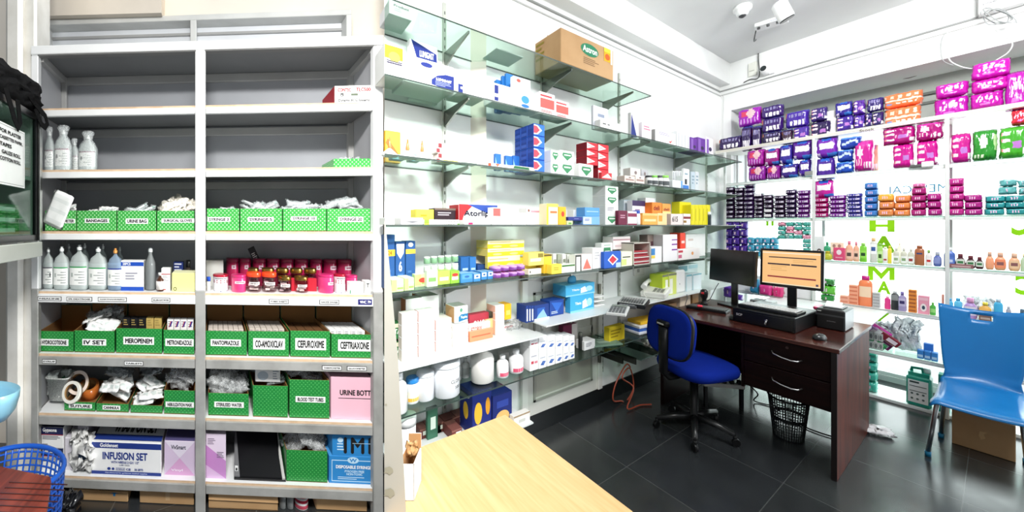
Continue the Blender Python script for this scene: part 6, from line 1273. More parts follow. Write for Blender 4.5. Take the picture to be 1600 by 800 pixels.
# ---------------------------------------------------------------- packs
def pat_pad(base,kind,seed=0):
    fin='film'
    W=('#f2ecf4',fin)
    def f(u,v):
        if kind=='dots':
            if .12<v<.38 and .25<u<.9 and ((u-.25)/.65*4)%1<.72: return W
            if .62<v<.85 and .15<u<.85: return ('#8f86b8',fin) if int(u*22)%3 else None
            if .55<v<.9 and u<.12: return ('#e08058',fin)
            if v>.9: return ('#4a5aa8',fin)
        if kind=='sticker':
            if .35<v<.72 and .2<u<.86: return W
            if v>.8 and .3<u<.75: return ('#2a5cc0',fin)
            if v<.22 and u>.55: return ('#3a78c8',fin)
            if v<.25 and .08<u<.25: return ('#e6d4ee',fin)
        if kind=='magenta_white':
            if abs(v-.55+.08*math.sin(u*9))<.11 and .2<u<.85 and int(u*22)%3: return ('#f0c8e8',fin)
            if .15<v<.3 and .3<u<.6: return ('#e070c0',fin)
        if kind=='big':
            if (u-.35)**2*1.6+(v-.6)**2<.03: return ('#f8d4ec',fin)
            if .12<v<.3 and .55<u<.9 and int(u*20)%3: return ('#f4e0ee',fin)
            if v>.75 and u<.8: return ('#d038a0',fin)
            if .15<v<.4 and .05<u<.5 and int(u*22)%3==0: return ('#f0c0d0',fin)
        if kind=='icons':
            if .08<u<.4 and (v*4.3)%1<.5 and .08<v<.92: return ('#f4dce8',fin) if u>.14 else ('#e89090',fin)
            if .5<u<.8 and .2<v<.85: return ('#b878c8',fin) if int(v*16)%2 else None
            if u>.84 and .1<v<.35: return ('#f4f0f4',fin)
        if kind=='pinkdot':
            if (u-.6)**2+(v-.65)**2*.6<.035: return ('#f4c8cc',fin)
            if .2<u<.5 and .5<v<.8: return ('#d83a60',fin)
            if .1<v<.4 and .1<u<.9 and int(u*20)%3==0: return ('#d49ae0',fin)
        if kind=='liner':
            if .3<v<.72 and .1<u<.38: return ('#cfc8d8',fin) if int(u*16)%4 else None
            if .3<v<.72 and .48<u<.92 and ((u-.48)/.44*3)%1<.7: return ('#d8d0e0',fin)
        if kind=='roll':
            if .35<v<.65 and .3<u<.7 and int(u*16)%2: return ('#e8c0dc',fin)
            if v>.78: return None
        if kind=='orange':
            if .42<v<.5 : return ('#fbd8c4',fin)
            if .6<v<.8 and int(u*20)%4<2: return ('#f8d0b8',fin)
            if .15<v<.32 and .08<u<.25: return ('#7a8cc0',fin)
            if .15<v<.3 and .35<u<.85 and int(u*20)%3: return ('#fbe4d8',fin)
        if kind=='green':
            if (u-.45)**2+(v-.6)**2<.03: return ('#f0f8e8',fin)
            if .1<v<.2 and .1<u<.5 and int(u*20)%3: return ('#e0f0d0',fin)
            if u>.85 and .3<v<.8: return ('#b8dc9c',fin)
        if kind=='blue':
            if abs(v-.5+.1*math.sin(u*7))<.1 and .15<u<.9: return ('#c8dcf4',fin)
            if v>.8: return ('#4a8ad8',fin)
        if kind=='two':
            if v<.45: return ('#3fae9c',fin)
            if .5<v<.6: return ('#f4f4f4',fin)
        return None
    return f
PN={}
def pack(desc,px0,px1,pT,pB,col,kind,level=None,yf=YF+.01,t=None,z=None,name='pad_pack',group=None,rot=0,nu=20,nv=10,crump=.008,n=8.,hide=False):
    a=ony(px0,pT,yf);c=ony(px1,pT,yf); w=c[0]-a[0]; D=(a[3]+c[3])/2
    zb=H-(pB-PY)*D/F if z is None else z; h=(pB-pT)*D/F
    if level is not None and abs(zb-BZ[level])<.06: zb=BZ[level]
    t=t or min(.11,max(.07,h*.8)); PKS.append([zb,zb+h,a,c,w,t,col,kind,desc,name,group,yf,rot,nu,nv,crump,n,int(px0)])
PKS=[]
def flush_packs():
    built=[]
    for zb,zt,a,c,w,t,col,kind,desc,name,group,yf,rot,nu,nv,crump,n,sd in sorted(PKS,key=lambda q:q[0]):
        best=None
        for (x0,x1,y0,y1,top) in built:
            ov=min(c[0],x1)-max(a[0],x0)
            if ov>.3*min(w,x1-x0) and min(yf+t,y1)-max(yf,y0)>.01 and abs(top-zb)<.055: best=max(best or -9,top)
        if best is not None: zb=best+.001
        elif name=='pad_pack':
            for k_ in BZ:
                if 0<zb-BZ[k_]<.075: zb=BZ[k_]+.0005
        h=max(.02,zt-zb); built.append((a[0],c[0],yf,yf+t,zb+h*.985)); b=Buf()
        b.pouch(w*1.03,h*1.0,t,(col,'film'),nu,nv,pat_pad(col,kind),n,crump,sd+len(PN)); PN[len(PN)]=1
        T=Thing(name,desc,'pack',FW,((a[0]+c[0])/2,yf+t/2,zb+.001),rot,group); T.part('pack',b); T.done()
DP='#2c1454'; PU='#5a1f90'; MG='#c4148c'; MG2='#a80f74'; BLU='#1c3ca0'
L1='top window board'
for d,a,c,t,b_,col,kd in (
 ('dark purple pack with an orange end lying at the left end of the top board',1122,1158,213,233,DP,'dots'),
 ('bright violet pack with a pink spot stacked at the left of the top board',1152,1187,168,193,'#a01cb4','pinkdot'),
 ('upright dark purple pack below the violet one, left of two',1157,1173,194,227,DP,'dots'),
 ('upright dark purple pack below the violet one, right of two',1174,1188,193,224,DP,'dots'),
 ('dark purple pack, topmost of three beside the violet one',1188,1222,164,183,'#3a1a6c','dots'),
 ('dark purple pack with an orange block, middle of three beside the violet one',1189,1222,183,202,'#3a1a6c','dots'),
 ('dark purple pack, lowest of three beside the violet one',1190,1220,202,219,'#2c1c4c','dots'),
 ('small dark pack squeezed between two larger purple ones',1221,1237,197,214,'#3a2038','dots'),
 ('violet-blue pack, upper of two left of the narrow gap pack',1226,1262,172,195,'#44249c','dots'),
 ('violet pack standing under the violet-blue one',1239,1262,195,213,'#5030a0','icons'),
 ('dark pack with white icons, upper one left of the white gap',1266,1291,167,189,'#3c2874','icons'),
 ('dark pack with white icons, lower one left of the white gap',1266,1296,188,210,'#2c1c50','icons'),
 ('purple pack with a white sticker, upper one right of the white gap',1304,1331,158,180,'#30248c','sticker'),
 ('violet pack, lower one right of the white gap',1306,1333,180,204,'#442894','icons'),
 ('violet pack, upper one second right of the white gap',1332,1351,155,178,'#5a2c9c','icons'),
 ('violet pack, lower one second right of the white gap',1334,1351,179,201,'#4c289c','icons'),
 ('dark purple pack, upper one left of the orange packs',1354,1379,152,173,'#30206c','dots'),
 ('dark purple pack, lower left one beside the orange packs',1352,1362,174,197,'#302470','icons'),
 ('dark purple pack, lower right one beside the orange packs',1363,1379,173,195,'#2c1f64','icons'),
 ('orange pack, upper of the two',1380,1441,143,168,'#f07a48','orange'),
 ('orange pack, lower of the two',1381,1438,168,192,'#f07a48','orange'),
 ('magenta pack, upper one nearest the orange packs',1461,1513,128,156,'#b812a0','magenta_white'),
 ('magenta pack, lower one nearest the orange packs',1459,1513,156,183,'#b010a0','magenta_white'),
 ('magenta pack, topmost of the tall stack',1518,1580,93,121,'#c010a8','magenta_white'),
 ('magenta pack, middle of the tall stack',1517,1576,121,147,'#c010a0','magenta_white'),
 ('magenta pack, lowest of the tall stack',1516,1568,147,173,'#b810a0','magenta_white'),
 ('magenta pack at the right picture edge on the top board',1571,1606,114,166,'#b010a4','magenta_white')):
    pack(d,a,c,t,b_,col,kd,1)
b=Buf(); a=ony(1292,0,YF+.05);c=ony(1306,0,YF+.05); b.box(a[0],c[0],YF+.05,YF+.07,BZ[1]+.001,BZ[1]+.21,('#f2f0ea','paint')); T=Thing('divider_card','white card standing in the gap between the purple packs on the top board','card',FW,(0,0,0)); T.part('card',b); T.done()
for d,a,c,t,b_,col,kd in (
 ('violet pink-spotted pack, upper left one on the second window level',1166,1193,233,256,'#a41898','pinkdot'),
 ('violet pink-spotted pack, lower left one on the second window level',1168,1195,257,281,'#8c2098','pinkdot'),
 ('violet and pink pack, second from left in the upper row of the second level',1193,1217,231,256,'#981c80','sticker'),
 ('violet pink-spotted pack, second from left in the lower row of the second level',1196,1218,257,280,'#8c2090','pinkdot'),
 ('blue-cornered pack with a white sticker, third in the upper row of the second level',1217,1237,225,253,'#3a2c98','sticker'),
 ('purple pack with a wide white sticker left of the first upright',1237,1268,219,247,'#5a2094','sticker'),
 ('dark purple pack with a white sticker, third in the lower row of the second level',1218,1246,254,277,'#3c2484','sticker'),
 ('purple pack standing on edge left of the first upright',1247,1266,247,275,'#4a2498','sticker'),
 ('rounded purple pack with a large white sticker right of the first upright, upper',1274,1307,214,243,'#7424a8','sticker'),
 ('purple pack with a white sticker right of the first upright, lower',1274,1303,244,272,'#4a2490','sticker'),
 ('royal blue pack, topmost of three',1311,1344,213,233,BLU,'blue'),
 ('royal blue pack, middle of three',1307,1332,233,251,BLU,'blue'),
 ('royal blue pack, lowest of three',1305,1332,251,270,'#1c4ab0','blue'),
 ('tall magenta pack right of the royal blue ones',1334,1363,220,270,'#c81c90','big'),
 ('dark magenta pack lying on two upright ones, left',1378,1429,197,229,MG2,'icons'),
 ('dark magenta pack lying on two upright ones, right',1430,1474,190,223,MG2,'big'),
 ('upright magenta pack, left of two below the lying ones',1394,1427,228,267,MG,'icons'),
 ('upright magenta pack, right of two below the lying ones',1431,1466,222,263,MG,'icons'),
 ('upright magenta pack right of the second upright',1485,1517,209,257,MG,'icons'),
 ('dark green pack on the second window level',1519,1559,206,256,'#2a8c2c','green'),
 ('lighter green pack at the right picture edge',1561,1604,202,254,'#44a82c','icons')):
    pack(d,a,c,t,b_,col,kd,2,t=.13)
pack('red pack resting on the lighter green pack at the right edge',1580,1610,170,200,'#d8283c','magenta_white',None,t=.1)
pack('peach pack standing behind the tall magenta one',1352,1372,226,270,'#f4b49c','big',2,yf=YF+.16,t=.1)
# third level : stacks of small liner packs
stacks=[(1131,1146,7,292,'#2c1838','liner'),(1147,1161,7,293,'#2c1838','liner'),(1161.5,1176.5,8,286,'#34184c','liner'),(1177,1191,6,302,'#2c1838','liner'),(1192,1206,5,304,'#2c1838','liner'),(1208,1225,5,305,'#2c1838','liner'),(1226,1243,6,296,'#301848','liner'),(1244,1264,6,297,'#6c2080','liner'),
 (1271,1293,4,309,'#b01c70','liner'),(1294,1320,5,305,'#7c2c94','liner'),(1322,1346,6,302,'#44409c','liner'),(1350,1371,5,285,'#3c78c0','roll'),(1371,1396,3,303,'#e08c50','roll'),(1397,1422,3,305,'#e88c4c','roll'),(1423,1447,4,293,'#a81c70','roll'),(1448,1471,3,302,'#a8187c','roll'),
 (1481,1506,5,278,'#b82484','roll'),(1507,1536,3,304,'#a81c80','roll'),(1538,1570,3,306,'#2c9498','roll'),(1571,1604,3,305,'#2a9094','roll')]
SN=['first','second','third','fourth','fifth','sixth','seventh','eighth','ninth','tenth','eleventh','twelfth','thirteenth','fourteenth','fifteenth','sixteenth','seventeenth','eighteenth','nineteenth','twentieth']
LV=['lowest','second from the bottom','third from the bottom','fourth from the bottom','fifth from the bottom','sixth from the bottom','seventh from the bottom','eighth from the bottom']
for j,(a,c,n,t,col,kd) in enumerate(stacks):
    A_=ony(a,0,YF+.01);C_2=ony(c,0,YF+.01); D=(A_[3]+C_2[3])/2; ztop=H-(t-PY)*D/F; hh=(ztop-BZ[3])/n; w=C_2[0]-A_[0]
    cn={'#2c1838':'dark purple','#34184c':'dark purple','#301848':'dark purple','#6c2080':'violet','#b01c70':'crimson-violet','#7c2c94':'violet','#44409c':'blue-violet','#3c78c0':'sky blue','#e08c50':'orange','#e88c4c':'orange','#a81c70':'magenta','#a8187c':'magenta','#b82484':'magenta','#a81c80':'magenta','#2c9498':'teal','#2a9094':'teal'}[col]
    for i in range(n):
        b=Buf(); cc=col
        if j==12 and i==n-1: cc='#f4b040'
        pf=pat_pad(cc,kd)
        if (j==4 and i in(0,1)) or(j==3 and i==5): pf=(lambda u,v:('#eeeaf0','film') if .25<v<.85 and .1<u<.9 else None)
        b.pouch(w*1.05,hh*1.03,.1,(cc,'film'),16,6,pf,9,.003,j*9+i)
        T=Thing('liner_pack' if kd=='liner' else 'wipes_pack','small %s pack, %s of the %s stack from the left on the third window level'%(cn if not(j==12 and i==n-1) else 'yellow-orange',LV[i],SN[j]),'pack',FW,((A_[0]+C_2[0])/2+random.uniform(-.003,.003),YF+.065,BZ[3]+.001+hh*i),random.uniform(-.04,.04),'small packs on the third window level'); T.part('pack',b); T.done()
pack('round magenta-violet pack lying on the crimson-violet stack',1270,1301,281,309,'#c02098','sticker',None,t=.1,n=2.6)
for i,(a,c,t,b_) in enumerate(((1559,1590,291,304),(1561,1590,280,291),(1591,1606,281,292),(1592,1606,293,304))): pack('pale teal pack on top of the teal stacks, %s'%['lower left','upper left','upper right','lower right'][i],a,c,t,b_,'#64b0b0','roll',None,t=.09,nu=12,nv=6)
pack('pale pink pack on top of the left magenta wipes stack',1425,1446,293-7,293,'#d870a8','roll',None,t=.08,nu=12,nv=6)
# fourth level left : purple grid, blue and teal packs
for i in range(4):
    for j in range(3):
        z=BZ[5]+.0; pack('small violet pack, %s row from the top and %s column in the violet grid'%(['first','second','third','fourth'][i],['left','middle','right'][j]),1132+11.6*j,1143.2+11.6*j,346+12.4*i,357.8+12.4*i,'#4c2c94','roll',None,name='tissue_pack',nu=10,nv=6,t=.08,group='violet grid of packs behind the left monitor')
for i in range(3):
    for j in range(4): pack('light blue pack, %s in the %s row behind the monitors'%(['first','second','third','fourth'][j],['upper','middle','lower'][i]),1167+12*j,1178.6+12*j,371+11*i,381.7+11*i,'#48a4c4','roll',None,name='tissue_pack',nu=10,nv=6,t=.08,group='light blue packs behind the monitors')
for i in range(8):
    for j in range(4):
        if i>3 and j<3: continue
        z=0; pack('%s pack, %s row and %s column in the teal and pink block'%('pink and teal' if (i*3+j)%4<1 or(i==2 and j in(1,2)) else 'teal',['first','second','third','fourth','fifth','sixth','seventh','eighth'][i],['first','second','third','fourth'][j]),1214+13*j,1226.5+13*j,347+6.6*i*1.02,353.6+6.7*i*1.0,'#f0a0b8' if (i*3+j)%4<1 or(i==2 and j in(1,2)) else '#5ab8ac','two' if (i+j)%2 else 'roll',None,name='wipes_pack',nu=10,nv=5,t=.08,group='teal and pink block of packs behind the right monitor')
b=Buf(); b.box(.16,.885,YF+.01,YF+.13,BZ[5]+.001,BZ[5]+.17,('#f2f4f4','paper'),.003); T=Thing('white_carton','long white carton under the violet and blue packs behind the monitors','carton',FW,(0,0,0)); T.part('carton_body',b); T.done()
for i,(a,c,t,b_,col,tx) in enumerate(((1185,1205,445,462,'#e03c90','pink pack behind the left edge of the right monitor'),(1206,1222,447,463,'#e0307c','pink pack behind the lower edge of the right monitor'),(1129,1146,447,466,'#5a2ca0','violet pack behind the left monitor stand'),(1147,1158,461,470,'#5a2ca0','small violet pack right of the left monitor stand'),(1171,1184,428,452,'#2c8cb8','blue bottle-shaped pack between the monitors'))): pack(tx,a,c,t,b_,col,'roll',5,yf=YF-.15,t=.08,nu=12,nv=8)
for i,(a,c,t,b_,col) in enumerate(((1280,1303,436,446,'#2c7c34'),(1281,1304,446,457,'#5cb838'),(1281,1302,457,467,'#2c8c3c'))): pack('green pack, %s of three beside the right monitor'%['topmost','middle','lowest'][i],a,c,t,b_,col,'roll',None if i<2 else 5,t=.09,nu=12,nv=6)
# ---------------------------------------------------------------- bottles and boxes
BPR={'lotion':([(.85,0),(1,.04),(1,.62),(.9,.72),(.4,.8),(.38,.82)],[(.42,.82),(.42,1),(.34,1)],.55),
 'flat':([(.9,0),(1,.03),(1,.75),(.8,.84),(.5,.86)],[(.55,.86),(.55,1),(.5,1)],.5),
 'tube':([(.75,0),(.8,.12),(1,.3),(1,.98),(.98,1)],[(.7,0),(.7,.0),(.7,.11)],.5),
 'pump':([(.9,0),(1,.03),(1,.6),(.8,.7),(.3,.76)],[(.35,.76),(.35,.84),(.12,.85),(.12,.95),(.4,.96),(.4,1)],.6),
 'round':([(.7,0),(.95,.12),(1,.35),(.9,.6),(.5,.75)],[(.5,.75),(.5,.97),(.4,1)],.6)}
def bot(desc,px0,px1,pT,pB,k,col,cap,shape='lotion',lab=None,yf=YF+.03,fin='gloss',name='bottle',cat='bottle'):
    a=ony(px0,pT,yf);c=ony(px1,pT,yf); r=(c[0]-a[0])/2*1.08; D=(a[3]+c[3])/2; h=(pB-pT)*D/F
    pr,cp_,sy=BPR[shape]; T=Thing(name,desc,cat,FW,((a[0]+c[0])/2,yf+r*sy,BZ[k]+.001)); b=Buf(); b.lathe([(r*p,h*q) for p,q in pr],(col,fin),18,sy=sy,pw=2.4); T.part('bottle_body',b)
    b=Buf(); b.lathe([(r*p,h*q) for p,q in cp_],(cap,'gloss'),14,sy=sy if shape in('flat','tube') else sy*1.2); T.part('cap',b)
    if lab:
        b=Buf(); e=1.015; 
        for k_ in range(8):
            def pt(t,z): ca,sa=math.sin(t),math.cos(t); return (r*e*math.copysign(abs(ca)**(2/2.4),ca),-r*sy*e*abs(sa)**(2/2.4),z)
            t0=-.9+k_*.225;t1=t0+.225; z0,z1=h*lab[0],h*lab[1]; b.poly([pt(t0,z0),pt(t1,z0),pt(t1,z1),pt(t0,z1)],C(lab[2]))
        if len(lab)>3:
            e=1.03; z0=h*(lab[0]+(lab[1]-lab[0])*.3); z1=h*(lab[0]+(lab[1]-lab[0])*.7)
            for k_ in range(5):
                t0=-.5+k_*.2;t1=t0+.2; b.poly([pt(t0,z0),pt(t1,z0),pt(t1,z1),pt(t0,z1)],C(lab[3]))
        T.part('label',b)
    T.done()
def bbx(desc,px0,px1,pT,pB,k,col,decs=(),d=.06,yf=YF+.03,top=None,name='product_box',z=None,group=None,side=None):
    a=ony(px0,pT,yf);c=ony(px1,pT,yf); D=(a[3]+c[3])/2; h=(pB-pT)*D/F; bx=bbox(c[0]-a[0],d,h); b=Buf(); mf={}
    if top: mf['t']=C(top)
    if side: mf['r']=C(side)
    b.box(*bx,C(col),.002,mf); decorate(b,bx,list(decs)); T=Thing(name,desc,'box',FW,((a[0]+c[0])/2,yf+d/2,(BZ[k] if z is None else z)+.001),0,group); T.part('box_body',b); T.done(); return (BZ[k] if z is None else z)+h
# level 4
bbx('tall white box with a dark portrait picture right of the first upright',1273,1287,366,402,4,'#e4e4e4',[('f','o',.5,.35,.25,.12,C('#3a3434')),('f','o',.5,.33,.16,.09,C('#d8b8a8')),('f','r',.3,.12,.7,.2,C('#8a8a90'))],.04)
bot('green bottle beside the portrait box',1287,1297,374,402,4,'#3fa878','#2c8c60','lotion',(.1,.5,'#bfe4cc'))
bot('short yellow-green bottle at the monitor corner',1286,1299,391,405,4,'#c8c840','#c8b430','round',None,YF+.005)
bbx('pink box with a white oval emblem',1302,1320,385,405,4,'#e0527c',[('f','o',.5,.65,.22,.2,C('#f4e4e8')),('f','r',.2,.2,.8,.28,C('#f0a8bc'))],.05)
bbx('pale box with small portraits behind the pink one',1297,1318,375,402,4,'#f4dcc8',[('f','o',.3,.8,.12,.1,C('#a88478')),('f','o',.7,.8,.12,.1,C('#a88478'))],.04,YF+.12)
bot('peach bottle with a pink cap and dark print, left',1321,1332,374,406,4,'#f8b898','#f08098','lotion',(.12,.55,'#f4c8b0','#5a4a44'))
bot('peach bottle with a pink cap and dark print, right',1333,1342,376,407,4,'#f8b898','#f08098','lotion',(.12,.55,'#f4c8b0','#5a4a44'))
bot('lime green bottle with a dark label',1343,1354,378,408,4,'#84d444','#a4e070','flat',(.2,.6,'#9ae05c','#284c2c'))
bot('white lotion bottle with a blue oval and peach cap',1359,1370,371,410,4,'#dcdcd4','#f6c890','flat',(.35,.75,'#ffffff','#3a5c9c'))
bot('bright green box-shaped bottle',1371,1379,379,410,4,'#a8dc6c','#90c850','flat',(.1,.6,'#c8ecA0'.lower(),'#3c5c2c'))
bot('white bottle with a dark red dot, left of the yellow tube',1379,1387,384,410,4,'#f4f0ec','#f0e8e0','flat',(.1,.35,'#f4f0ec','#b04040'))
bot('yellow tube behind the white dotted bottle',1387,1393,382,410,4,'#f2e04c','#e8d440','flat')
bot('tall cream pump bottle behind the white ones',1402,1409,371,409,4,'#f8f4dc','#f0e0c0','pump',None,YF+.12)
for i,(a,c) in enumerate(((1395,1405),(1407,1417),(1418,1428))): bot('white lotion bottle with a small %s, %s of three'%(['green leaf','green leaf','dark red fruit'][i],['left','middle','right'][i]),a,c,386,412,4,'#d9d9c6','#e2e0d4','lotion',(.1,.5,'#f8f8f4',['#9cb888','#88a878','#9c4040'][i]))
bot('brown tube-shaped bottle standing on its cap',1429,1444,383,414,4,'#b06c48','#a8603c','flat',(.5,.7,'#b06c48','#3c4878'))
bot('small white bottle with a red drop and green cap',1446,1456,390,415,4,'#f2ece8','#90c060','lotion',(.15,.5,'#f4f0ee','#c83838'))
bot('slate blue round-shouldered bottle left of the second upright',1458,1471,393,416,4,'#5c6cb4','#c8ccd8','round',(.2,.6,'#8a96cc'))
bot('blue bottle with a white cap right of the second upright',1475,1492,386,417,4,'#4868b8','#e4e6ec','lotion',(.15,.5,'#5c7cc8','#c4d0ec'))
for i,(a,c,t) in enumerate(((1493,1508,398),(1509,1524,400),(1524,1537,401))): bot('dark maroon round bottle with a green and white label, %s of three'%['left','middle','right'][i],a,c,t,420,4,'#4a1c28','#7a3c44','round',(.2,.62,'#d8e0d4','#3c7c4c'))
bbx('flat dark red box in front of the maroon bottles',1483,1521,414,420,4,'#8c5c60',[('f','r',.1,.3,.9,.7,C('#c8a8a8'))],.04,YF+.002)
for i,(a,c) in enumerate(((1540,1553),(1554,1572),(1576,1594))): bot('peach baby-lotion bottle, %s of three'%['left','middle with a dark cartoon-free round label' if False else 'middle with a round label','right with a round label'][i],a,c,396,424,4,'#f8a880' if i<2 else '#f4b48c','#f8c8ac','round',(.15,.6,'#f4946c' if i<2 else '#f0c8a0','#8c5c5c') if i else None)
bot('pale green bottle at the right picture edge on the fourth level',1595,1606,398,426,4,'#c8dcb8','#f0e0a8','lotion')
# level 5
z0=BZ[5]
for i in range(5): z0=bbx('peach biscuit-like box, %s of a stack of five'%LV[i].replace(' from the bottom',''),1326,1341,466-i*6.2,472-i*6.2,5,'#f0a888',[('f','r',.1,.3,.9,.7,C('#d87858'))],.06,z=z0)+.0004
z0=BZ[5]
for i in range(2): z0=bbx('peach box, %s of two left of the stack of five'%['lower','upper'][i],1312,1326,[468,460][i],[474,466][i],5,'#f4b49c',[('f','r',.1,.3,.9,.7,C('#e08c70'))],.06,z=z0)+.0004
bot('orange liquid bottle with a magenta cap and handle',1341,1362,428,475,5,'#f88c5c','#c81c84','flat',(.3,.65,'#f8d8b8'))
z0=BZ[5]
for i in range(5): z0=bbx('slim grey-white soap box, %s of a stack of five'%LV[i].replace(' from the bottom',''),1363,1375,470-i*5,474.6-i*5,5,'#c4c4c4',[('f','r',.1,.4,.9,.6,C('#8c8c8c'))],.05,z=z0)+.0003
bot('bright pink liquid bottle',1382,1391,461,481,5,'#e83c8c','#f4b0cc','flat')
bot('dark grey and white bottle beside the bright pink one',1392,1404,450,480,5,'#2c2e30','#e4e4e4','flat',(.5,.8,'#8a8c8c'))
bot('pale violet bottle with a dark round label',1403,1416,453,483,5,'#a89cc8','#7c6cb0','lotion',(.25,.65,'#c8c0dc','#3c3468'))
z0=BZ[5]
for i in range(6): z0=bbx('orange soap box, %s of a stack of six'%LV[i].replace(' from the bottom',''),1419,1432,481-i*6.1,486.8-i*6.1,5,'#e89440',[('f','r',.1,.3,.9,.7,C('#b05c30'))],.05,z=z0)+.0003
bbx('pink box with a baby picture left of the second upright',1434,1452,461,489,5,'#f0a0b4',[('f','o',.5,.35,.28,.22,C('#f8ece8')),('f','o',.5,.35,.14,.11,C('#3c4c5c')),('f','r',.1,.75,.9,.9,C('#f4c0cc'))],.05)
bot('small green bottle next to the second upright',1453,1462,471,491,5,'#54b848','#78d058','lotion',(.2,.5,'#9cdc80'))
for i,(a,c,t,b_,col,cap,s_) in enumerate(((1479,1489,466,495,'#58b8e4','#48a8dc','flat'),(1491,1503,466,497,'#68c4e8','#50b0e0','flat'),(1505,1527,464,498,'#b894d0','#f4b0dc','round'),(1530,1549,470,500,'#f8c060','#f4e04c','lotion'),(1553,1567,464,502,'#50bce8','#c0d4e0','flat'),(1572,1580,474,503,'#b8bcc8','#d0d4dc','flat'),(1590,1606,478,505,'#58788c','#607c90','round'))):
    bot('%s bottle behind the blue chair, %s from the upright'%(['sky blue','pale blue','round violet','orange with a yellow cap','cyan','pale grey','slate'][i],SN[i]),a,c,t,b_,5,col,cap,s_,(.2,.6,'#e4dce8') if i in(2,) else None,YF+.05)
for i,(a,c) in enumerate(((1530,1549),(1556,1576),(1578,1602))): bbx('brown and grey low box in front of the bottles behind the blue chair, %s'%['left','middle','right'][i],a,c,486,502,5,['#8c6c5c','#7c6c74','#b08468'][i],[('f','r',.1,.3,.9,.5,C('#c8b0a0'))],.04,YF+.005)
bbx('red and white slim box right of the second upright behind the chair edge',1471,1475,458,492,5,'#f0a090',(),.04)
# level 6
z0=BZ[6]
for i in range(8):
    bbx('grey and white patterned small box in the low group under the window lettering',1350+7.6*(i%4),1356.8+7.6*(i%4),[534,521][i//4]+(i%4)*1.5,[546,533][i//4]+(i%4)*1.5,6,'#c8ccc8',[('f','o',.5,.5,.3,.3,C('#7c8080'))],.05,z=z0+(.075 if i>3 else 0),group='grey patterned boxes on the sixth window level')
for i,(x0,y0,col) in enumerate(((1400,545,'#3fa060'),(1408,542,'#8c2c6c'),(1416,540,'#b8283c'),(1423,546,'#7c2030'),(1396,532,'#c89cd0'),(1406,528,'#e04cb0'))):
    p=ony(x0,y0,YF+.08); b=Buf(); bx=bbox(.05,.03,.16); b.box(*bx,C(col),.003); decorate(b,bx,[('f','r',.2,.1,.8,.5,C('#f0e4ec')),('f','r',0,.8,1,1,C('#f4f4f4'))]); Mx=Matrix.Rotation(-.95,3,'Y'); b.v=[Mx@q for q in b.v]; lo=min(q.z for q in b.v); b.v=[q-Vector((0,0,lo)) for q in b.v]
    T=Thing('toothbrush_pack','slanting toothbrush pack in the heap on the sixth window level, %s one'%['green','dark violet','red','dark red','pale lilac','pink'][i],'pack',FW,(p[0]-.06,YF+.05+.035*(i%3),BZ[6]+.001+.045*(i//2)),0); T.part('pack_body',b); T.done()
for i in range(3): bbx('blue slim box, %s of three left of the second upright on the sixth window level'%['left','middle','right'][i],1433+11*i,1443+11*i,548+3*i,561+3*i,6,'#3c88d4',[('f','r',.1,.2,.9,.5,C('#b8d8f4'))],.05)
bbx('taller blue box behind the three slim ones',1443,1458,538,560,6,'#3474c8',(),.04,YF+.1)
for i,(a,c,t,b_) in enumerate(((1352,1398,496,524),(1395,1440,500,540),(1505,1560,448,468))):
    A_=ony(a,t,YF+.2);C_2=ony(c,b_,YF+.2); b=Buf(); b.pouch(C_2[0]-A_[0],(b_-t)*A_[3]/F+.05,.1,('#dde1e6','wrapd'),16,10,None,2.4,.05,i+60)
    T=Thing('plastic_bag','loose clear plastic bag bunched behind the goods, %s'%['left on the sixth window level','middle of the sixth window level','behind the bottles at the chair'][i],'bag',FW,((A_[0]+C_2[0])/2,YF+.22,BZ[6]+.002 if i<2 else BZ[5]+.002)); T.part('bag',b); T.done()
# bottom level
b=Buf(); x0=ony(1415,600,YF-.02)[0]; x1=ony(1455,600,YF-.02)[0]; w=x1-x0
TE=('#1c9c84','gloss'); b.box(-w/2,w/2,-.06,.06,0,.235,TE,.012); b.prism([(-w/2+.01,-.05),(w/2-.01,-.05),(w/2-.01,.05),(-w/2+.01,.05)],.235,.262,TE)
T=Thing('detergent_jug','large teal jug with a white printed label on the bottom window board','jug',FW,((x0+x1)/2,YF+.06,BZ[7]+.001)); T.part('jug_body',b)
b=Buf(); b.tube([(-w*.32,0,.255),(-w*.3,0,.285),(w*.1,0,.29),(w*.18,0,.255)],.011,TE,8); T.part('handle',b)
b=Buf(); b.lathe([(.02,.26),(.02,.295),(.015,.3)],('#e8ecea','gloss'),14,cx=w*.3); T.part('cap',b)
b=Buf(); bx=(-w*.42,w*.38,-.0615,-.06,.03,.205); b.box(*bx,C('#eef0ee')); decorate(b,bx,[('f','n',.08,.78,.8,.95,C('#3c4c48'),1),('f','r',.08,.72,.92,.75,C('#3c4c48')),('f','r',.08,.5,.92,.53,C('#3c4c48'))]+[('f','o',.2+.28*i,.4-.0*i,.07,.045,C('#5c6c68')) for i in range(3)]+[('f','o',.2+.28*i,.18,.07,.045,C('#5c6c68')) for i in range(3)]); T.part('label',b,'white printed label'); T.done()
for i in range(4): pack('pale teal refill pack, %s from the bottom of the stack at the left end'%['first','second','third','fourth'][i],1351,1369,552+15*(3-i),567+15*(3-i),'#48c0ac','roll',None,yf=YF+.03,t=.12,nu=12,nv=6)
bbx('teal box behind the blue chair leg on the bottom window board',1466,1484,590,648,7,'#2c9c8c',(),.08)
flush_packs()
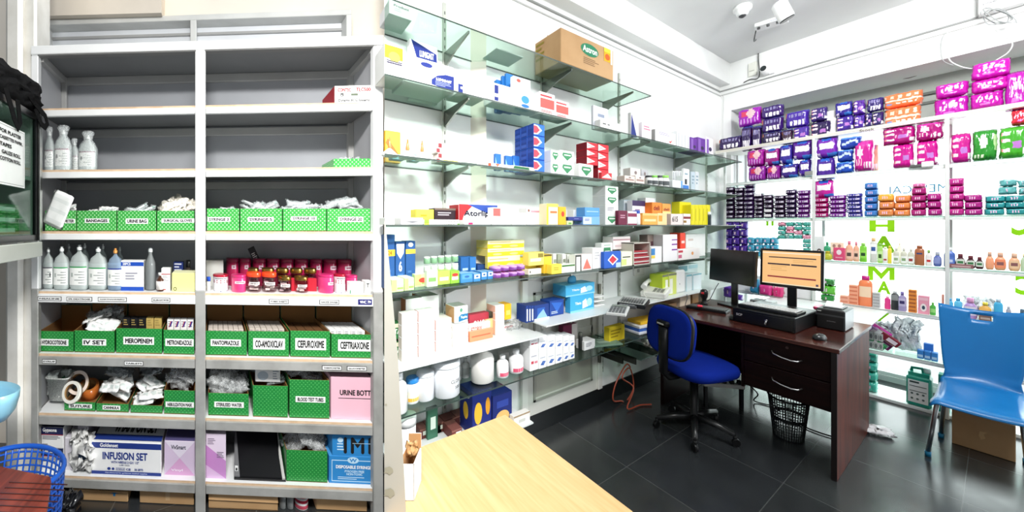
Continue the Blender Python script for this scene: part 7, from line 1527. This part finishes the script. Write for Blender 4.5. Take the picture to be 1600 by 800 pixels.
# ================================================================ desk
T=Thing('office_desk','dark red-brown wooden desk with two drawers facing the doorway','desk',FW,(0,0,0))
dx0,dx1,dy0,dy1=.30,1.375,2.655,3.50
b=Buf(); b.box(dx0,dx1+.012,dy0-.01,dy1,.725,.75,'DESK',.003); T.part('desk_top',b)
b=Buf(); b.box(dx1-.025,dx1,dy0,dy1,.0,.7245,'DESKSIDE',.002); b.box(dx1-.0255,dx1+.0005,dy0-.0015,dy0,.0,.7245,('#1a1212','gloss')); T.part('side_panel',b)
b=Buf(); b.box(dx0,dx0+.025,dy0,dy1,.0,.7245,'DRAWER',.002); T.part('side_panel',b)
b=Buf(); b.box(dx0+.025,dx1-.025,dy1-.08,dy1-.06,.16,.7245,'DRAWER'); T.part('back_panel',b)
for i,(z0_,z1_) in enumerate(((.545,.72),(.375,.54))):
    b=Buf(); b.box(.90,dx1-.028,dy0+.012,dy0+.45,z0_,z1_,'DRAWER',.003); q=Buf(); q.tube([(1.06,dy0+.01,z0_+.105),(1.075,dy0-.012,z0_+.095),(1.12,dy0-.02,z0_+.085),(1.17,dy0-.022,z0_+.08),(1.2,dy0-.018,z0_+.083),(1.215,dy0+.01,z0_+.088)],.004,('#d8d8d8','metal'),8)
    subs=[('handle',q,'curved chrome handle')]
    if i==0: q2=Buf(); q2.lathe([(.008,0),(.008,.004)],('#5c4c48','metal'),12); q2.v=[Matrix.Rotation(math.pi/2,3,'X')@p+Vector((1.14,dy0+.013,z0_+.145)) for p in q2.v]; subs.append(('lock',q2))
    T.part('drawer',b,None,subs)
b=Buf(); b.box(.885,.90,dy0+.01,dy0+.5,.36,.7245,'DRAWER'); T.part('drawer_side',b)
T.done()
DZ=.7505
# monitors
def monitor(label,x,y,rot,w,h,zc,screen,tilt,silver):
    T=Thing('monitor',label,'monitor',FW,(x,y,DZ),rot); K=('#121314','gloss'); 
    b=Buf(); b.box(-w/2,w/2,-.012,.018,0,h,K,.004,{'r':('#b8bab8','gloss') if silver else K}); q=Buf(); q.box(-w/2+.018,w/2-.018,-.0135,-.0121,.022,h-.018,screen)
    Rm=Matrix.Rotation(tilt,3,'X')
    subs=[]
    if silver:
        bx=(-w/2+.018,w/2-.018,-.0135,-.0121,.022,h-.018); E=lambda c:(c,'emit'); decorate(q,bx,[('f','r',0,.93,1,.965,E('#f4e0c4')),('f','r',.12,.80,.93,.832,E('#3c2830')),('f','r',.1,.585,.5,.63,E('#30202c')),('f','r',.52,.585,.94,.63,E('#30202c')),('f','r',.1,.2,.93,.245,E('#8c2830')),('f','n',.16,.38,.45,.56,E('#e0ac6c'),3),('f','n',.55,.66,.9,.76,E('#e0ac6c'),2),('f','r',.93,.04,.97,.1,E('#4c3c58')),('f','r',0,0,1,.03,E('#e8d8b8'))])
    for bb in(b,q): bb.v=[Rm@p+Vector((0,0,zc)) for p in bb.v]
    T.part('screen_frame',b,None,[('screen',q,'lit orange page on the screen' if silver else 'black unlit screen')])
    b=Buf(); b.box(-.03,.03,.03,.05,.01,zc+.12,K,.004); T.part('stand',b)
    b=Buf(); b.box(-.1,.1,-.05,.11,0,.012,K,.004); T.part('base',b); T.done()
monitor('black monitor with a dark screen on the left of the desk',.55,3.33,-.36,.455,.285,.20,('#0c0e0f','gloss'),-.06,False)
monitor('black monitor showing an orange page on the right of the desk',.955,3.38,.0,.405,.30,.21,('#f2bf80','emit'),-.04,True)
# cash drawer
T=Thing('cash_drawer','large black metal cash drawer on the desk','cash drawer',FW,(.965,3.02,DZ),-.06); b=Buf(); bx=bbox(.38,.40,.10); b.box(*bx,('#141516','gloss'),.005); T.part('drawer_case',b)
b=Buf(); b.box(-.18,.18,-.2035,-.2005,.008,.082,('#101112','gloss'),.001); T.part('drawer_front',b)
b=Buf(); decorate(b,(-.18,.18,-.2035,-.2,.008,.082),[('f','t',.05,.55,.16,.75,('#d8d8d8','gloss'),'SCP')]); T.part('maker_mark',b)
b=Buf(); b.lathe([(.008,0),(.008,.012)],('#b8b8b8','metal'),10); b.v=[Matrix.Rotation(math.pi/2,3,'X')@p+Vector((.03,-.203,.05)) for p in b.v]; b.tube([(.03,-.216,.05),(.034,-.218,.04),(.03,-.218,.022),(.024,-.218,.03),(.03,-.216,.045)],.003,('#c8c8c8','metal'),6); T.part('lock_key',b,'silver key in the lock'); T.done()
def keyboard(label,x,y,z,rot,w,d,kc,group=None):
    T=Thing('keyboard',label,'keyboard',FW,(x,y,z),rot); b=Buf(); b.box(-w/2,w/2,-d/2,d/2,0,.02,('#1a1b1c','gloss'),.003); T.part('keyboard_base',b); b=Buf()
    for r in range(5):
        for c in range(17):
            cx_=-w/2+.012+(w-.024)*(c+.5)/17; cy_=-d/2+.012+(d-.03)*(r+.5)/5; s=(w-.024)/17*.42; b.box(cx_-s,cx_+s,cy_-s*1.05,cy_+s*1.05,.02,.026,kc,.001)
    T.part('key_set',b); T.done()
keyboard('keyboard with pale shining keys lying on the cash drawer',.965,2.94,DZ+.101,-.06,.36,.15,('#c9cccc','gloss'))
keyboard('dark grey keyboard on the left end of the desk',.50,3.02,DZ,.12,.30,.12,('#5c5c5c','gloss'))
# receipt printer
T=Thing('receipt_printer','black receipt printer with white paper at the right end of the desk','printer',FW,(1.25,3.22,DZ),-.02); b=Buf(); b.box(-.075,.075,-.11,.11,0,.135,('#161718','gloss'),.008,{'r':('#a8acae','gloss')}); b.box(-.074,.074,-.1125,-.11,.09,.1,('#3c3e40','gloss')); decorate(b,(-.075,.075,-.11,.11,0,.135),[('f','t',.4,.4,.7,.44,C('#8c8c8c'),'printer'),('f','r',.05,.86,.2,.9,C('#d8d8d8'))]); T.part('printer_case',b)
b=Buf(); b.box(-.05,.05,-.06,.08,.1355,.142,('#6c7072','gloss'),.002); T.part('lid',b); b=Buf(); b.box(-.042,.042,-.05,.05,.1425,.146,C('#f6f6f6'),.001); b.poly([(-.042,-.05,.146),(.042,-.05,.146),(.042,-.0,.175),(-.042,-.0,.175)],C('#f6f6f6')); T.part('paper',b,'white paper roll end'); T.done()
def mouse(label,x,y,rot):
    T=Thing('computer_mouse',label,'mouse',FW,(x,y,DZ),rot); b=Buf(); b.lathe([(.001,.034),(.014,.033),(.025,.026),(.031,.014),(.032,.003),(.03,0)][::-1],('#1c1e20','gloss'),20,sy=1.5,cap=False); b.poly([(-.03*math.cos(t*.628),-.045*math.sin(t*.628),.0005) for t in range(10)],('#1c1e20','gloss')); T.part('mouse_body',b); b=Buf(); b.box(-.003,.003,-.035,-.015,.027,.033,('#8c8c8c','gloss'),.001); T.part('wheel',b); T.done()
mouse('black mouse near the right front corner of the desk',1.265,2.80,-.2); mouse('black mouse between the dark keyboard and the cash drawer',.755,2.88,.1)
T=Thing('barcode_scanner','small black and red scanner standing left of the dark monitor','scanner',FW,(.385,3.20,DZ)); b=Buf(); b.lathe([(.03,0),(.034,.01),(.02,.02),(.02,.05),(.03,.07),(.034,.1),(.03,.125),(.015,.135)],('#1a1b1c','gloss'),16,sy=.8); T.part('scanner_body',b); b=Buf(); b.box(-.012,.012,-.03,-.024,.095,.112,('#d8303c','gloss'),.002); T.part('light',b); T.done()
T=Thing('pink_scrunchie','small coral-pink trinket on the dark grey keyboard','trinket',FW,(.47,2.95,DZ+.027)); b=Buf(); b.tube([(.014*math.cos(k*.52),.014*math.sin(k*.52),.008+.003*math.sin(k*2)) for k in range(12)],.008,('#e8485c','cloth'),7,True); T.part('band',b); T.done()
x,y,_,_=onz(1262,463,.79); 
T=Thing('plastic_tub','white plastic tub with a bright pink lid behind the cash drawer','tub',FW,(1.15,3.56,DZ)); b=Buf(); b.lathe([(.07,0),(.08,.005),(.085,.05)],('#eceef0','gloss'),24,sy=.8,pw=5); T.part('tub_body',b); b=Buf(); b.lathe([(.088,.05),(.09,.052),(.09,.066),(.084,.07)],('#ec3c78','gloss'),24,sy=.8,pw=5); T.part('lid',b,'pink lid'); T.done()
T=Thing('card_terminal','white and grey device tray standing between the monitors','device',FW,(.70,3.60,DZ)); b=Buf(); b.box(-.085,.085,-.06,.06,0,.045,('#dfe2e2','gloss'),.006); b.box(-.06,.03,-.062,-.0605,.01,.035,('#5c6064','gloss')); decorate(b,(-.085,.085,-.06,.06,0,.045),[('t','r',.15,.2,.6,.7,C('#6c7074')),('t','r',.2,.3,.55,.5,C('#c4c8c8'))]); T.part('device_case',b); T.done()
b=Buf(); b.box(-.14,.14,-.07,.07,0,.002,C('#f4eeee')); decorate(b,(-.14,.14,-.07,.07,0,.002),[('t','r',.1,.2,.5,.5,C('#e8a8a8')),('t','n',.55,.2,.9,.7,C('#d8b0b0'),3)]); T=Thing('paper_sheet','white and red printed paper under the right monitor','paper',FW,(.98,3.36,DZ)); T.part('sheet',b); T.done()
b=Buf(); b.box(dx0+.3,dx1+.01,dy1+.01,YF-.035,.742,.75,('#f2f4f4','paint'),.002); b.box(dx0+.32,dx0+.34,dy1+.04,dy1+.06,0,.741,('#d8dada','paint')); b.box(dx1-.03,dx1-.01,dy1+.04,dy1+.06,0,.741,('#d8dada','paint')); T=Thing('side_table','white low table between the desk and the window shelving','table',FW,(0,0,0)); T.part('table_body',b); T.done()
cable('monitor_cable','thin black cable rising from the scanner to the dark monitor',[(.40,3.21,DZ+.03),(.44,3.19,DZ+.06),(.5,3.15,DZ+.16),(.55,3.1,DZ+.22)],.003,('#1a1a1a','gloss'))
cable('telephone_cable','thin black cable hanging from the telephone to the desk',[(.325,3.02,.85),(.34,3.0,.82),(.35,2.95,.78),(.38,2.9,.757)],.003,('#3a3a3a','gloss'))
# boxes behind the desk end near the wall
for i,(px,py,w,d,h,col,tx) in enumerate(((1042,488,.12,.12,.1,'#b08c68','small brown carton under the sixth shelf beside the blue chair'),(1068,478,.18,.14,.13,'#f4e0c8','pale peach carton under the sixth shelf'),(1092,468,.12,.12,.12,'#a87c4c','brown carton at the far left corner of the desk'),(1108,462,.14,.12,.1,'#f4f0e4','white carton at the far left corner of the desk'))):
    x,y,_,_=onz(px,py,.72); b=Buf(); bx=bbox(w,d,h+.3); b.box(*bx,C(col),.003); decorate(b,bx,[('f','r',.0,.8,1,.82,C('#e4d4c0'))]); x=min(x,.24)-.02*i*0
    T=Thing('small_carton',tx,'carton',FW,(.10 if w>.15 else .10,[2.90,3.12,3.34,3.52][i],.50),0); T.part('carton_body',b); T.done() if False else None
    b=Buf(); bx=bbox(d,w,.19 if i!=0 else .15); b.box(*bx,C(col),.003); T=Thing('small_carton',tx,'carton',FW,(.19,[2.93,3.12,3.32,3.54][i],.6205)); T.part('carton_body',b); T.done()
b=Buf(); b.box(.004,.29,2.70,3.72,.60,.62,('#e4e6e0','paint')); T=Thing('wall_shelf','narrow white shelf beside the desk end carrying small cartons','shelf',FW,(0,0,0)); T.part('board',b)
for yy in(2.8,3.6): q=Buf(); q.box(.0,.2,yy,yy+.01,.54,.5995,('#8f938c','metal')); T.part('bracket',q)
T.done()
# ================================================================ office chair
T=Thing('office_chair','blue-upholstered swivel chair with black frame turned toward the desk','chair',FW,(.65,2.50,0),-.33)
BK=('#101112','black'); K2=('#1c1d1e','gloss')
b=Buf(); b.lathe([(.03,.09),(.035,.12),(.026,.13),(.026,.40)],BK,16); T.part('gas_column',b)
b=Buf(); b.box(-.13,.13,-.12,.12,.40,.425,BK,.004); T.part('seat_plate',b)
import math as _m
for k in range(5):
    a=k*2*_m.pi/5+.5; ca,sa=_m.cos(a),_m.sin(a); b=Buf(); b.tube([(0.02*ca,.02*sa,.105),(.12*ca,.12*sa,.10),(.25*ca,.25*sa,.075)],[.026,.022,.017],K2,8)
    q=Buf(); q.lathe([(.024,-.012),(.026,-.008),(.026,.008),(.024,.012)],BK,14); R90=Matrix.Rotation(_m.pi/2,3,'X'); Rz=Matrix.Rotation(a+.6,3,'Z'); q.v=[Rz@(R90@p)+Vector((.255*ca,.255*sa,.0265)) for p in q.v]; q.tube([(.25*ca,.25*sa,.04),(.25*ca,.25*sa,.07)],.012,BK,8)
    T.part('leg',b,None,[('caster',q)])
def cushion(w,d,t,m,cx,cy,cz,pw=4.5,dome=.0,seg=40):
    b=Buf(); pr=[(.90,0),(.98,t*.15),(1,t*.45),(.97,t*.8),(.86,t*.97),(.5,t*(1+dome*.6)),(.02,t*(1+dome))]
    b.lathe([(p*w/2,q) for p,q in pr],m,seg,sy=d/w,pw=pw); b.v=[p+Vector((cx,cy,cz)) for p in b.v]; return b
T.part('seat',cushion(.46,.44,.075,'BLUECLOTH',0,.02,.426,3.6,.1),'blue fabric seat')
b=cushion(.40,.32,.055,'BLUECLOTH',0,0,0,3.2,.15); Mx=Matrix.Rotation(math.pi/2+.0,3,'X')
Bt=Matrix.Rotation(-.12,3,'X')
b.v=[Bt@(Matrix.Rotation(-math.pi/2,3,'X')@p)+Vector((0,-.215,.722)) for p in b.v]; T.part('backrest',b,'blue fabric backrest pad')
b=cushion(.415,.335,.03,'BLUECLOTH',0,0,0,3.2,.0); b.v=[Bt@(Matrix.Rotation(math.pi/2,3,'X')@p)+Vector((0,-.21,.722)) for p in b.v]; T.part('back_shell',b)
b=Buf(); pts=[]
for k in range(40):
    a=2*math.pi*k/40; ca,sa=math.cos(a),math.sin(a); pts.append(Bt@Vector((.205*math.copysign(abs(ca)**.62,ca),0,.165*math.copysign(abs(sa)**.62,sa)))+Vector((0,-.215,.722)))
b.tube(pts,.012,('#0c0d12','gloss'),8,True); T.part('edge_trim',b)
b=Buf(); b.tube([(0,-.10,.41),(0,-.22,.41),(0,-.262,.45),(0,-.262,.60),(0,-.262,.76)],[.018,.02,.022,.024,.024],BK,8); b.v=[Vector((p.x*1.7,p.y,p.z)) for p in b.v]; b.box(-.055,.055,-.285,-.245,.76,.80,BK,.012); T.part('back_support',b); 
b=Buf(); b.box(-.03,.03,-.29,-.285,.775,.785,('#a8a8a4','gloss'),.001); T.part('adjuster',b); T.done()
# waste basket
T=Thing('waste_basket','dark mesh waste basket under the desk drawers','basket',FW,(1.06,2.97,0)); K=('#191d1f','gloss'); b=Buf(); r0_,r1b,hb=.085,.115,.27
def rr_(z): return r0_+(r1b-r0_)*z/hb
for j in range(15):
    z=hb*j/14; 
    if j in(0,14) or j in(7,): continue
    b.tube([(rr_(z)*math.cos(2*math.pi*k/28),rr_(z)*math.sin(2*math.pi*k/28),z+.003) for k in range(28)],.0026,K,5,True)
for k in range(40):
    a=2*math.pi*k/40; b.tube([(rr_(z)*math.cos(a),rr_(z)*math.sin(a),z+.003) for z in(0,hb*.5,hb)],.0028,K,5)
T.part('mesh_wall',b); b=Buf(); b.tube([(r1b*math.cos(2*math.pi*k/28),r1b*math.sin(2*math.pi*k/28),hb) for k in range(28)],.007,K,8,True); T.part('rim',b); b=Buf(); b.lathe([(r0_,0),(r0_,.006)],K,28); b.lathe([(rr_(hb*.5)*1.0,hb*.46),(rr_(hb*.5)*1.01,hb*.54)],K,28,cap=False); T.part('base',b); T.done()
# power strip and cables under the desk
T=Thing('power_strip','white multi-socket power strip with black plugs under the desk','power strip',FW,(.62,3.02,.16),.75); b=Buf(); b.box(-.15,.15,-.025,.025,0,.03,('#e9e9e6','gloss'),.004); T.part('strip_body',b); b=Buf()
for k in range(5): b.box(-.12+k*.055,-.09+k*.055,-.018,.018,.0305,.06,('#141415','gloss'),.004)
T.part('plug',b); b=Buf(); b.box(-.14,-.12,-.02,.02,-.16,-.0005,('#26282a','gloss')); b.box(.12,.14,-.02,.02,-.16,-.0005,('#26282a','gloss')); T.part('bracket',b); T.done()
cable('power_cable','tangled black cables hanging beside the power strip',[(.74,3.14,.21),(.75,3.17,.32),(.77,3.2,.28),(.72,3.22,.18),(.78,3.25,.1),(.74,3.3,.012),(.9,3.35,.012)],.005,('#141415','gloss'))
cable('power_cable','long black cable lying on the floor behind the waste basket',[(1.0,3.2,.008),(1.15,3.17,.008),(1.28,3.2,.008),(1.34,3.3,.008)],.005,('#141415','gloss'))
# ================================================================ blue plastic chair, box under it
T=Thing('plastic_chair','bright blue plastic chair with a slotted back and grey metal legs','chair',FW,(1.845,3.52,0)); BP=('#1374b8','gloss')
b=Buf(); N=24; Mv=30
def seatP(i,j):
    u=i/N*2-1; t=j/Mv
    # profile: front lip -> seat -> curve -> back
    if t<.45:
        s=t/.45; y=-.27+s*.47; z=.425-.035*math.sin(s*math.pi)*.9+ (-.035*(1-s*6)**2 if s<.166 else 0); wd=.178-.01*s; z+=.012*u*u*(1-s)
        if s<.1: z-=.0
    elif t<.58:
        s=(t-.45)/.13; y=.20+.07*math.sin(s*1.3); z=.425+.09*(1-math.cos(s*1.35)); wd=.168-.022*math.sin(s*math.pi*.5)
    else:
        s=(t-.58)/.42; y=.2675+.075*s; z=.495+.395*s; wd=.150+.03*s**.7
        z+= .02*u*u*s*1.2
    y-=.035*(u*u)*(1 if t>.5 else .0)*.8
    if t<.45: z-=.05*max(0,abs(u)-.86)*7*(.5)
    return Vector((u*wd,y,z))
hole=lambda i,j:(abs((i+.5)/N*2-1)<.21 and j==Mv-2)
th=.006
def nrm(i,j):
    a=seatP(min(N,i+1),j)-seatP(max(0,i-1),j); c=seatP(i,min(Mv,j+1))-seatP(i,max(0,j-1)); n_=a.cross(c); return n_.normalized()
g1=[[b.addv(seatP(i,j)) for j in range(Mv+1)] for i in range(N+1)]; g2=[[b.addv(seatP(i,j)-nrm(i,j)*th) for j in range(Mv+1)] for i in range(N+1)]
def solid(i,j): return 0<=i<N and 0<=j<Mv and not hole(i,j)
for i in range(N):
    for j in range(Mv):
        if not solid(i,j): continue
        b.face([g1[i][j],g1[i+1][j],g1[i+1][j+1],g1[i][j+1]],BP,None,True); b.face([g2[i][j],g2[i][j+1],g2[i+1][j+1],g2[i+1][j]],BP,None,True)
        for (ni,nj,p,q) in((i-1,j,(i,j+1),(i,j)),(i+1,j,(i+1,j),(i+1,j+1)),(i,j-1,(i,j),(i+1,j)),(i,j+1,(i+1,j+1),(i,j+1))):
            if not solid(ni,nj): b.face([g1[p[0]][p[1]],g2[p[0]][p[1]],g2[q[0]][q[1]],g1[q[0]][q[1]]],BP)
T.part('seat_shell',b,'one-piece blue seat and back')
LM=('#a4a8aa','metal')
for sx in(-1,1):
    for (x0_,y0_,x1_,y1_) in((sx*.15,-.20,sx*.195,-.10),(sx*.14,.16,sx*.165,.27)):
        b=Buf(); b.tube([(x0_,y0_,.40),(x1_,y1_,.03)],.011,LM,10); q=Buf(); q.lathe([(.014,0),(.0145,.03)],('#1a88b8','gloss'),12,cx=x1_,cy=y1_); T.part('leg',b,None,[('foot_cap',q)])
b=Buf(); b.tube([(-.14,-.2,.385),(.14,-.2,.385)],.009,LM,8); b.tube([(-.14,.16,.385),(.14,.16,.385)],.009,LM,8); T.part('seat_frame',b); T.done()
b=Buf(); bx=bbox(.245,.26,.225); b.box(*bx,'CARTON',.003,{'t':C('#eee2d8')}); decorate(b,bx,[('f','p',[(.48,.35),(.55,.42),(.52,.52),(.58,.6),(.46,.58),(.44,.45)],C('#d0ac7c'))]); T=Thing('cardboard_carton','brown cardboard box with a white top under the blue plastic chair','carton',FW,(1.85,3.88,0.001)); T.part('carton_body',b); T.done()
b=Buf(); b.pouch(.16,.09,.02,C('#f4f4f6'),12,8,None,3,.03,31); b.v=[Matrix.Rotation(-1.3,3,'X')@p for p in b.v]; lo=min(p.z for p in b.v); b.v=[p-Vector((0,0,lo)) for p in b.v]; T=Thing('crumpled_paper','crumpled white paper on the floor beside the desk end','paper',FW,(1.44,3.46,.001),.5); T.part('paper',b); T.done()
# ================================================================ ceiling and wall fittings
WP=('#eef0ef','gloss')
x,y,_,_=onz(1160,11,ZC)
T=Thing('dome_camera','small white dome camera on the ceiling','camera',FW,(x,y,ZC-.001)); b=Buf(); b.lathe([(.03,-.075),(.045,-.06),(.05,-.04),(.05,-.03),(.07,-.025),(.07,0)],WP,20); T.part('housing',b); b=Buf(); b.lathe([(.012,-.088),(.026,-.08),(.03,-.072)],('#3c3e40','gloss'),14); T.part('lens',b); T.done()
x,y,_,_=onz(1222,-12,ZC)
T=Thing('bullet_camera','white bullet camera with a black face hanging from the ceiling','camera',FW,(x,y,ZC-.001)); b=Buf(); b.lathe([(.04,-.02),(.04,0)],WP,16); b.tube([(0,0,-.01),(0,0,-.07)],.016,WP,10); T.part('mount',b)
b=Buf(); b.lathe([(.052,0),(.055,.01),(.055,.13),(.04,.15),(.015,.155)],WP,20); q=Buf(); q.lathe([(.05,-.008),(.05,.006)],('#141416','gloss'),18); Mt=Matrix.Rotation(.35,3,'X')@Matrix.Rotation(-.3,3,'Y')
for bb in(b,q): bb.v=[Mt@(p-Vector((0,0,.08)))+Vector((.0,0,-.14)) for p in bb.v]
T.part('housing',b,None,[('lens_face',q,'black lens face')]); T.done()
x,y,_,_=onz(1205,33,ZC)
T=Thing('junction_box','flat white junction box with plugs on the ceiling','junction box',FW,(x,y,ZC-.001),.2); b=Buf(); b.box(-.12,.12,-.06,.06,-.035,0,WP,.004); decorate(b,(-.12,.12,-.06,.06,-.035,0),[('f','r',.5,.2,.95,.4,C('#a8b0c0'))]); T.part('box_body',b); b=Buf(); 
for k in range(3): b.lathe([(.012,-.05),(.012,-.0355)],('#4a4c4e','gloss'),10,cx=-.09+k*.07,cy=-.03)
T.part('plug',b); T.done()
p0=Vector((x-.12,y,ZC-.03)); cable('camera_cable','dark cable hanging from the ceiling junction box to the wall',[p0,p0+Vector((-.03,.04,-.08)),Vector(ony(1185,60,YB-.03)[:3]),Vector(ony(1185,90,YB-.02)[:3]),Vector(ony(1186,120,YB-.02)[:3]),Vector(ony(1172,124,YB-.02)[:3]),Vector(ony(1162,129,YB-.02)[:3])],.005,('#3c3e3e','gloss'))
p=ony(1196,112,YB-.05); T=Thing('wall_camera','small white camera mounted on the back wall under the ceiling','camera',FW,(p[0],YB-.001,p[2])); b=Buf(); b.lathe([(.034,0),(.036,.01),(.036,.08),(.03,.09)],WP,16); b.v=[Matrix.Rotation(math.pi/2-.2,3,'X')@q+Vector((0,-.02,0)) for q in b.v]; q=Buf(); q.lathe([(.028,.09),(.028,.095)],('#2c3434','gloss'),14); q.v=[Matrix.Rotation(math.pi/2-.2,3,'X')@v+Vector((0,-.02,0)) for v in q.v]; T.part('housing',b,None,[('lens_face',q)])
b=Buf(); b.box(.02,.07,-.03,0,-.03,.03,WP,.004); T.part('mount',b); T.done()
a=ony(1170,121,YB-.001);c=ony(1183,96,YB-.001); b=Buf(); b.box(a[0],c[0],YB-.02,YB-.001,a[2],c[2],('#e4e6dc','gloss'),.003); b.box(a[0]+.01,c[0]-.02,YB-.022,YB-.02,a[2]+.05,a[2]+.06,('#b8bab0','gloss')); T=Thing('switch_plate','cream wall plate beside the hanging dark cable','plate',FW,(0,0,0)); T.part('plate',b); T.done()
a=ony(1527,25,YB-.06);c=ony(1592,0,YB-.06); b=Buf(); b.box(a[0],c[0]+.02,YB-.07,YB-.001,a[2],a[2]+.2,('#f2f4f3','gloss'),.004); b.box(a[0],a[0]+.006,YB-.071,YB-.0015,a[2],a[2]+.2,('#8c8e8c','gloss')); decorate(b,(a[0],c[0],YB-.07,YB,a[2],a[2]+.2),[('f','t',.15,.3,.5,.36,C('#8a8c90'),'HIKPOWER' if False else 'power')]); T=Thing('meter_box','white wall box with coiled grey cables at the upper right','box',FW,(0,0,0)); T.part('box_body',b); T.done()
rnd=random.Random(9)
for i in range(4):
    cpx,cpy=1556+rnd.uniform(-6,8),28+rnd.uniform(-4,6); pts=[]
    for k in range(12):
        t=k*.58; pts.append(ony(cpx+20*math.cos(t)*(1+.1*i),cpy+11*math.sin(t+.3*i)+rnd.uniform(-2,2),YB-.09-.012*i)[:3])
    cable('cable_coil','loose coil of thin grey cable hanging below the white wall box',pts,.0028,('#a4a8a8','gloss')); COL.objects[-1]['group']='coils of grey cable below the white wall box'
cable('loose_cable','long pale cable looping down from the coil in front of the magenta packs',[ony(p,q,YB-.12)[:3] for p,q in((1552,40),(1562,52),(1576,60),(1582,70),(1575,82),(1560,92),(1540,103),(1515,107),(1492,100),(1482,90),(1481,70),(1480,47))],.004,('#dfe2e0','gloss'))
cable('loose_cable','thin grey cable drooping from the duct in an arc',[ony(p,q,YB-.05)[:3] for p,q in((1481,47),(1472,60),(1470,78),(1474,95),(1490,102))],.0028,('#b0b4b4','gloss'))
cable('thin_wire','thin dark wire strung under the header above the packs',[ony(p,q,YB+.30)[:3] for p,q in((1230,158),(1290,148),(1350,136),(1385,121),(1420,122),(1475,100))],.003,('#5c5450','gloss'))
cable('thin_wire','thin grey wire running down the wall at the room corner',[(.03,YB-.02,2.95),(.05,YB-.02,2.9),(.04,YB-.02,2.6),(.045,YB-.02,2.3)],.002,('#b8bab8','gloss'))
# duplicates check
import re as _re
_bk={}
for k,v in LABELS.items(): _bk.setdefault(' '.join(w for w in _re.findall(r"[a-z0-9']+",k.lower()) if not w.isdigit()),[]).extend(v)
LABELS=_bk
for k,v in LABELS.items():
    if len(v)>1:
        gs=set(o.get('group') for o in v)
        if None in gs or len(gs)>1:
            print('DUPLABEL',k,len(v));
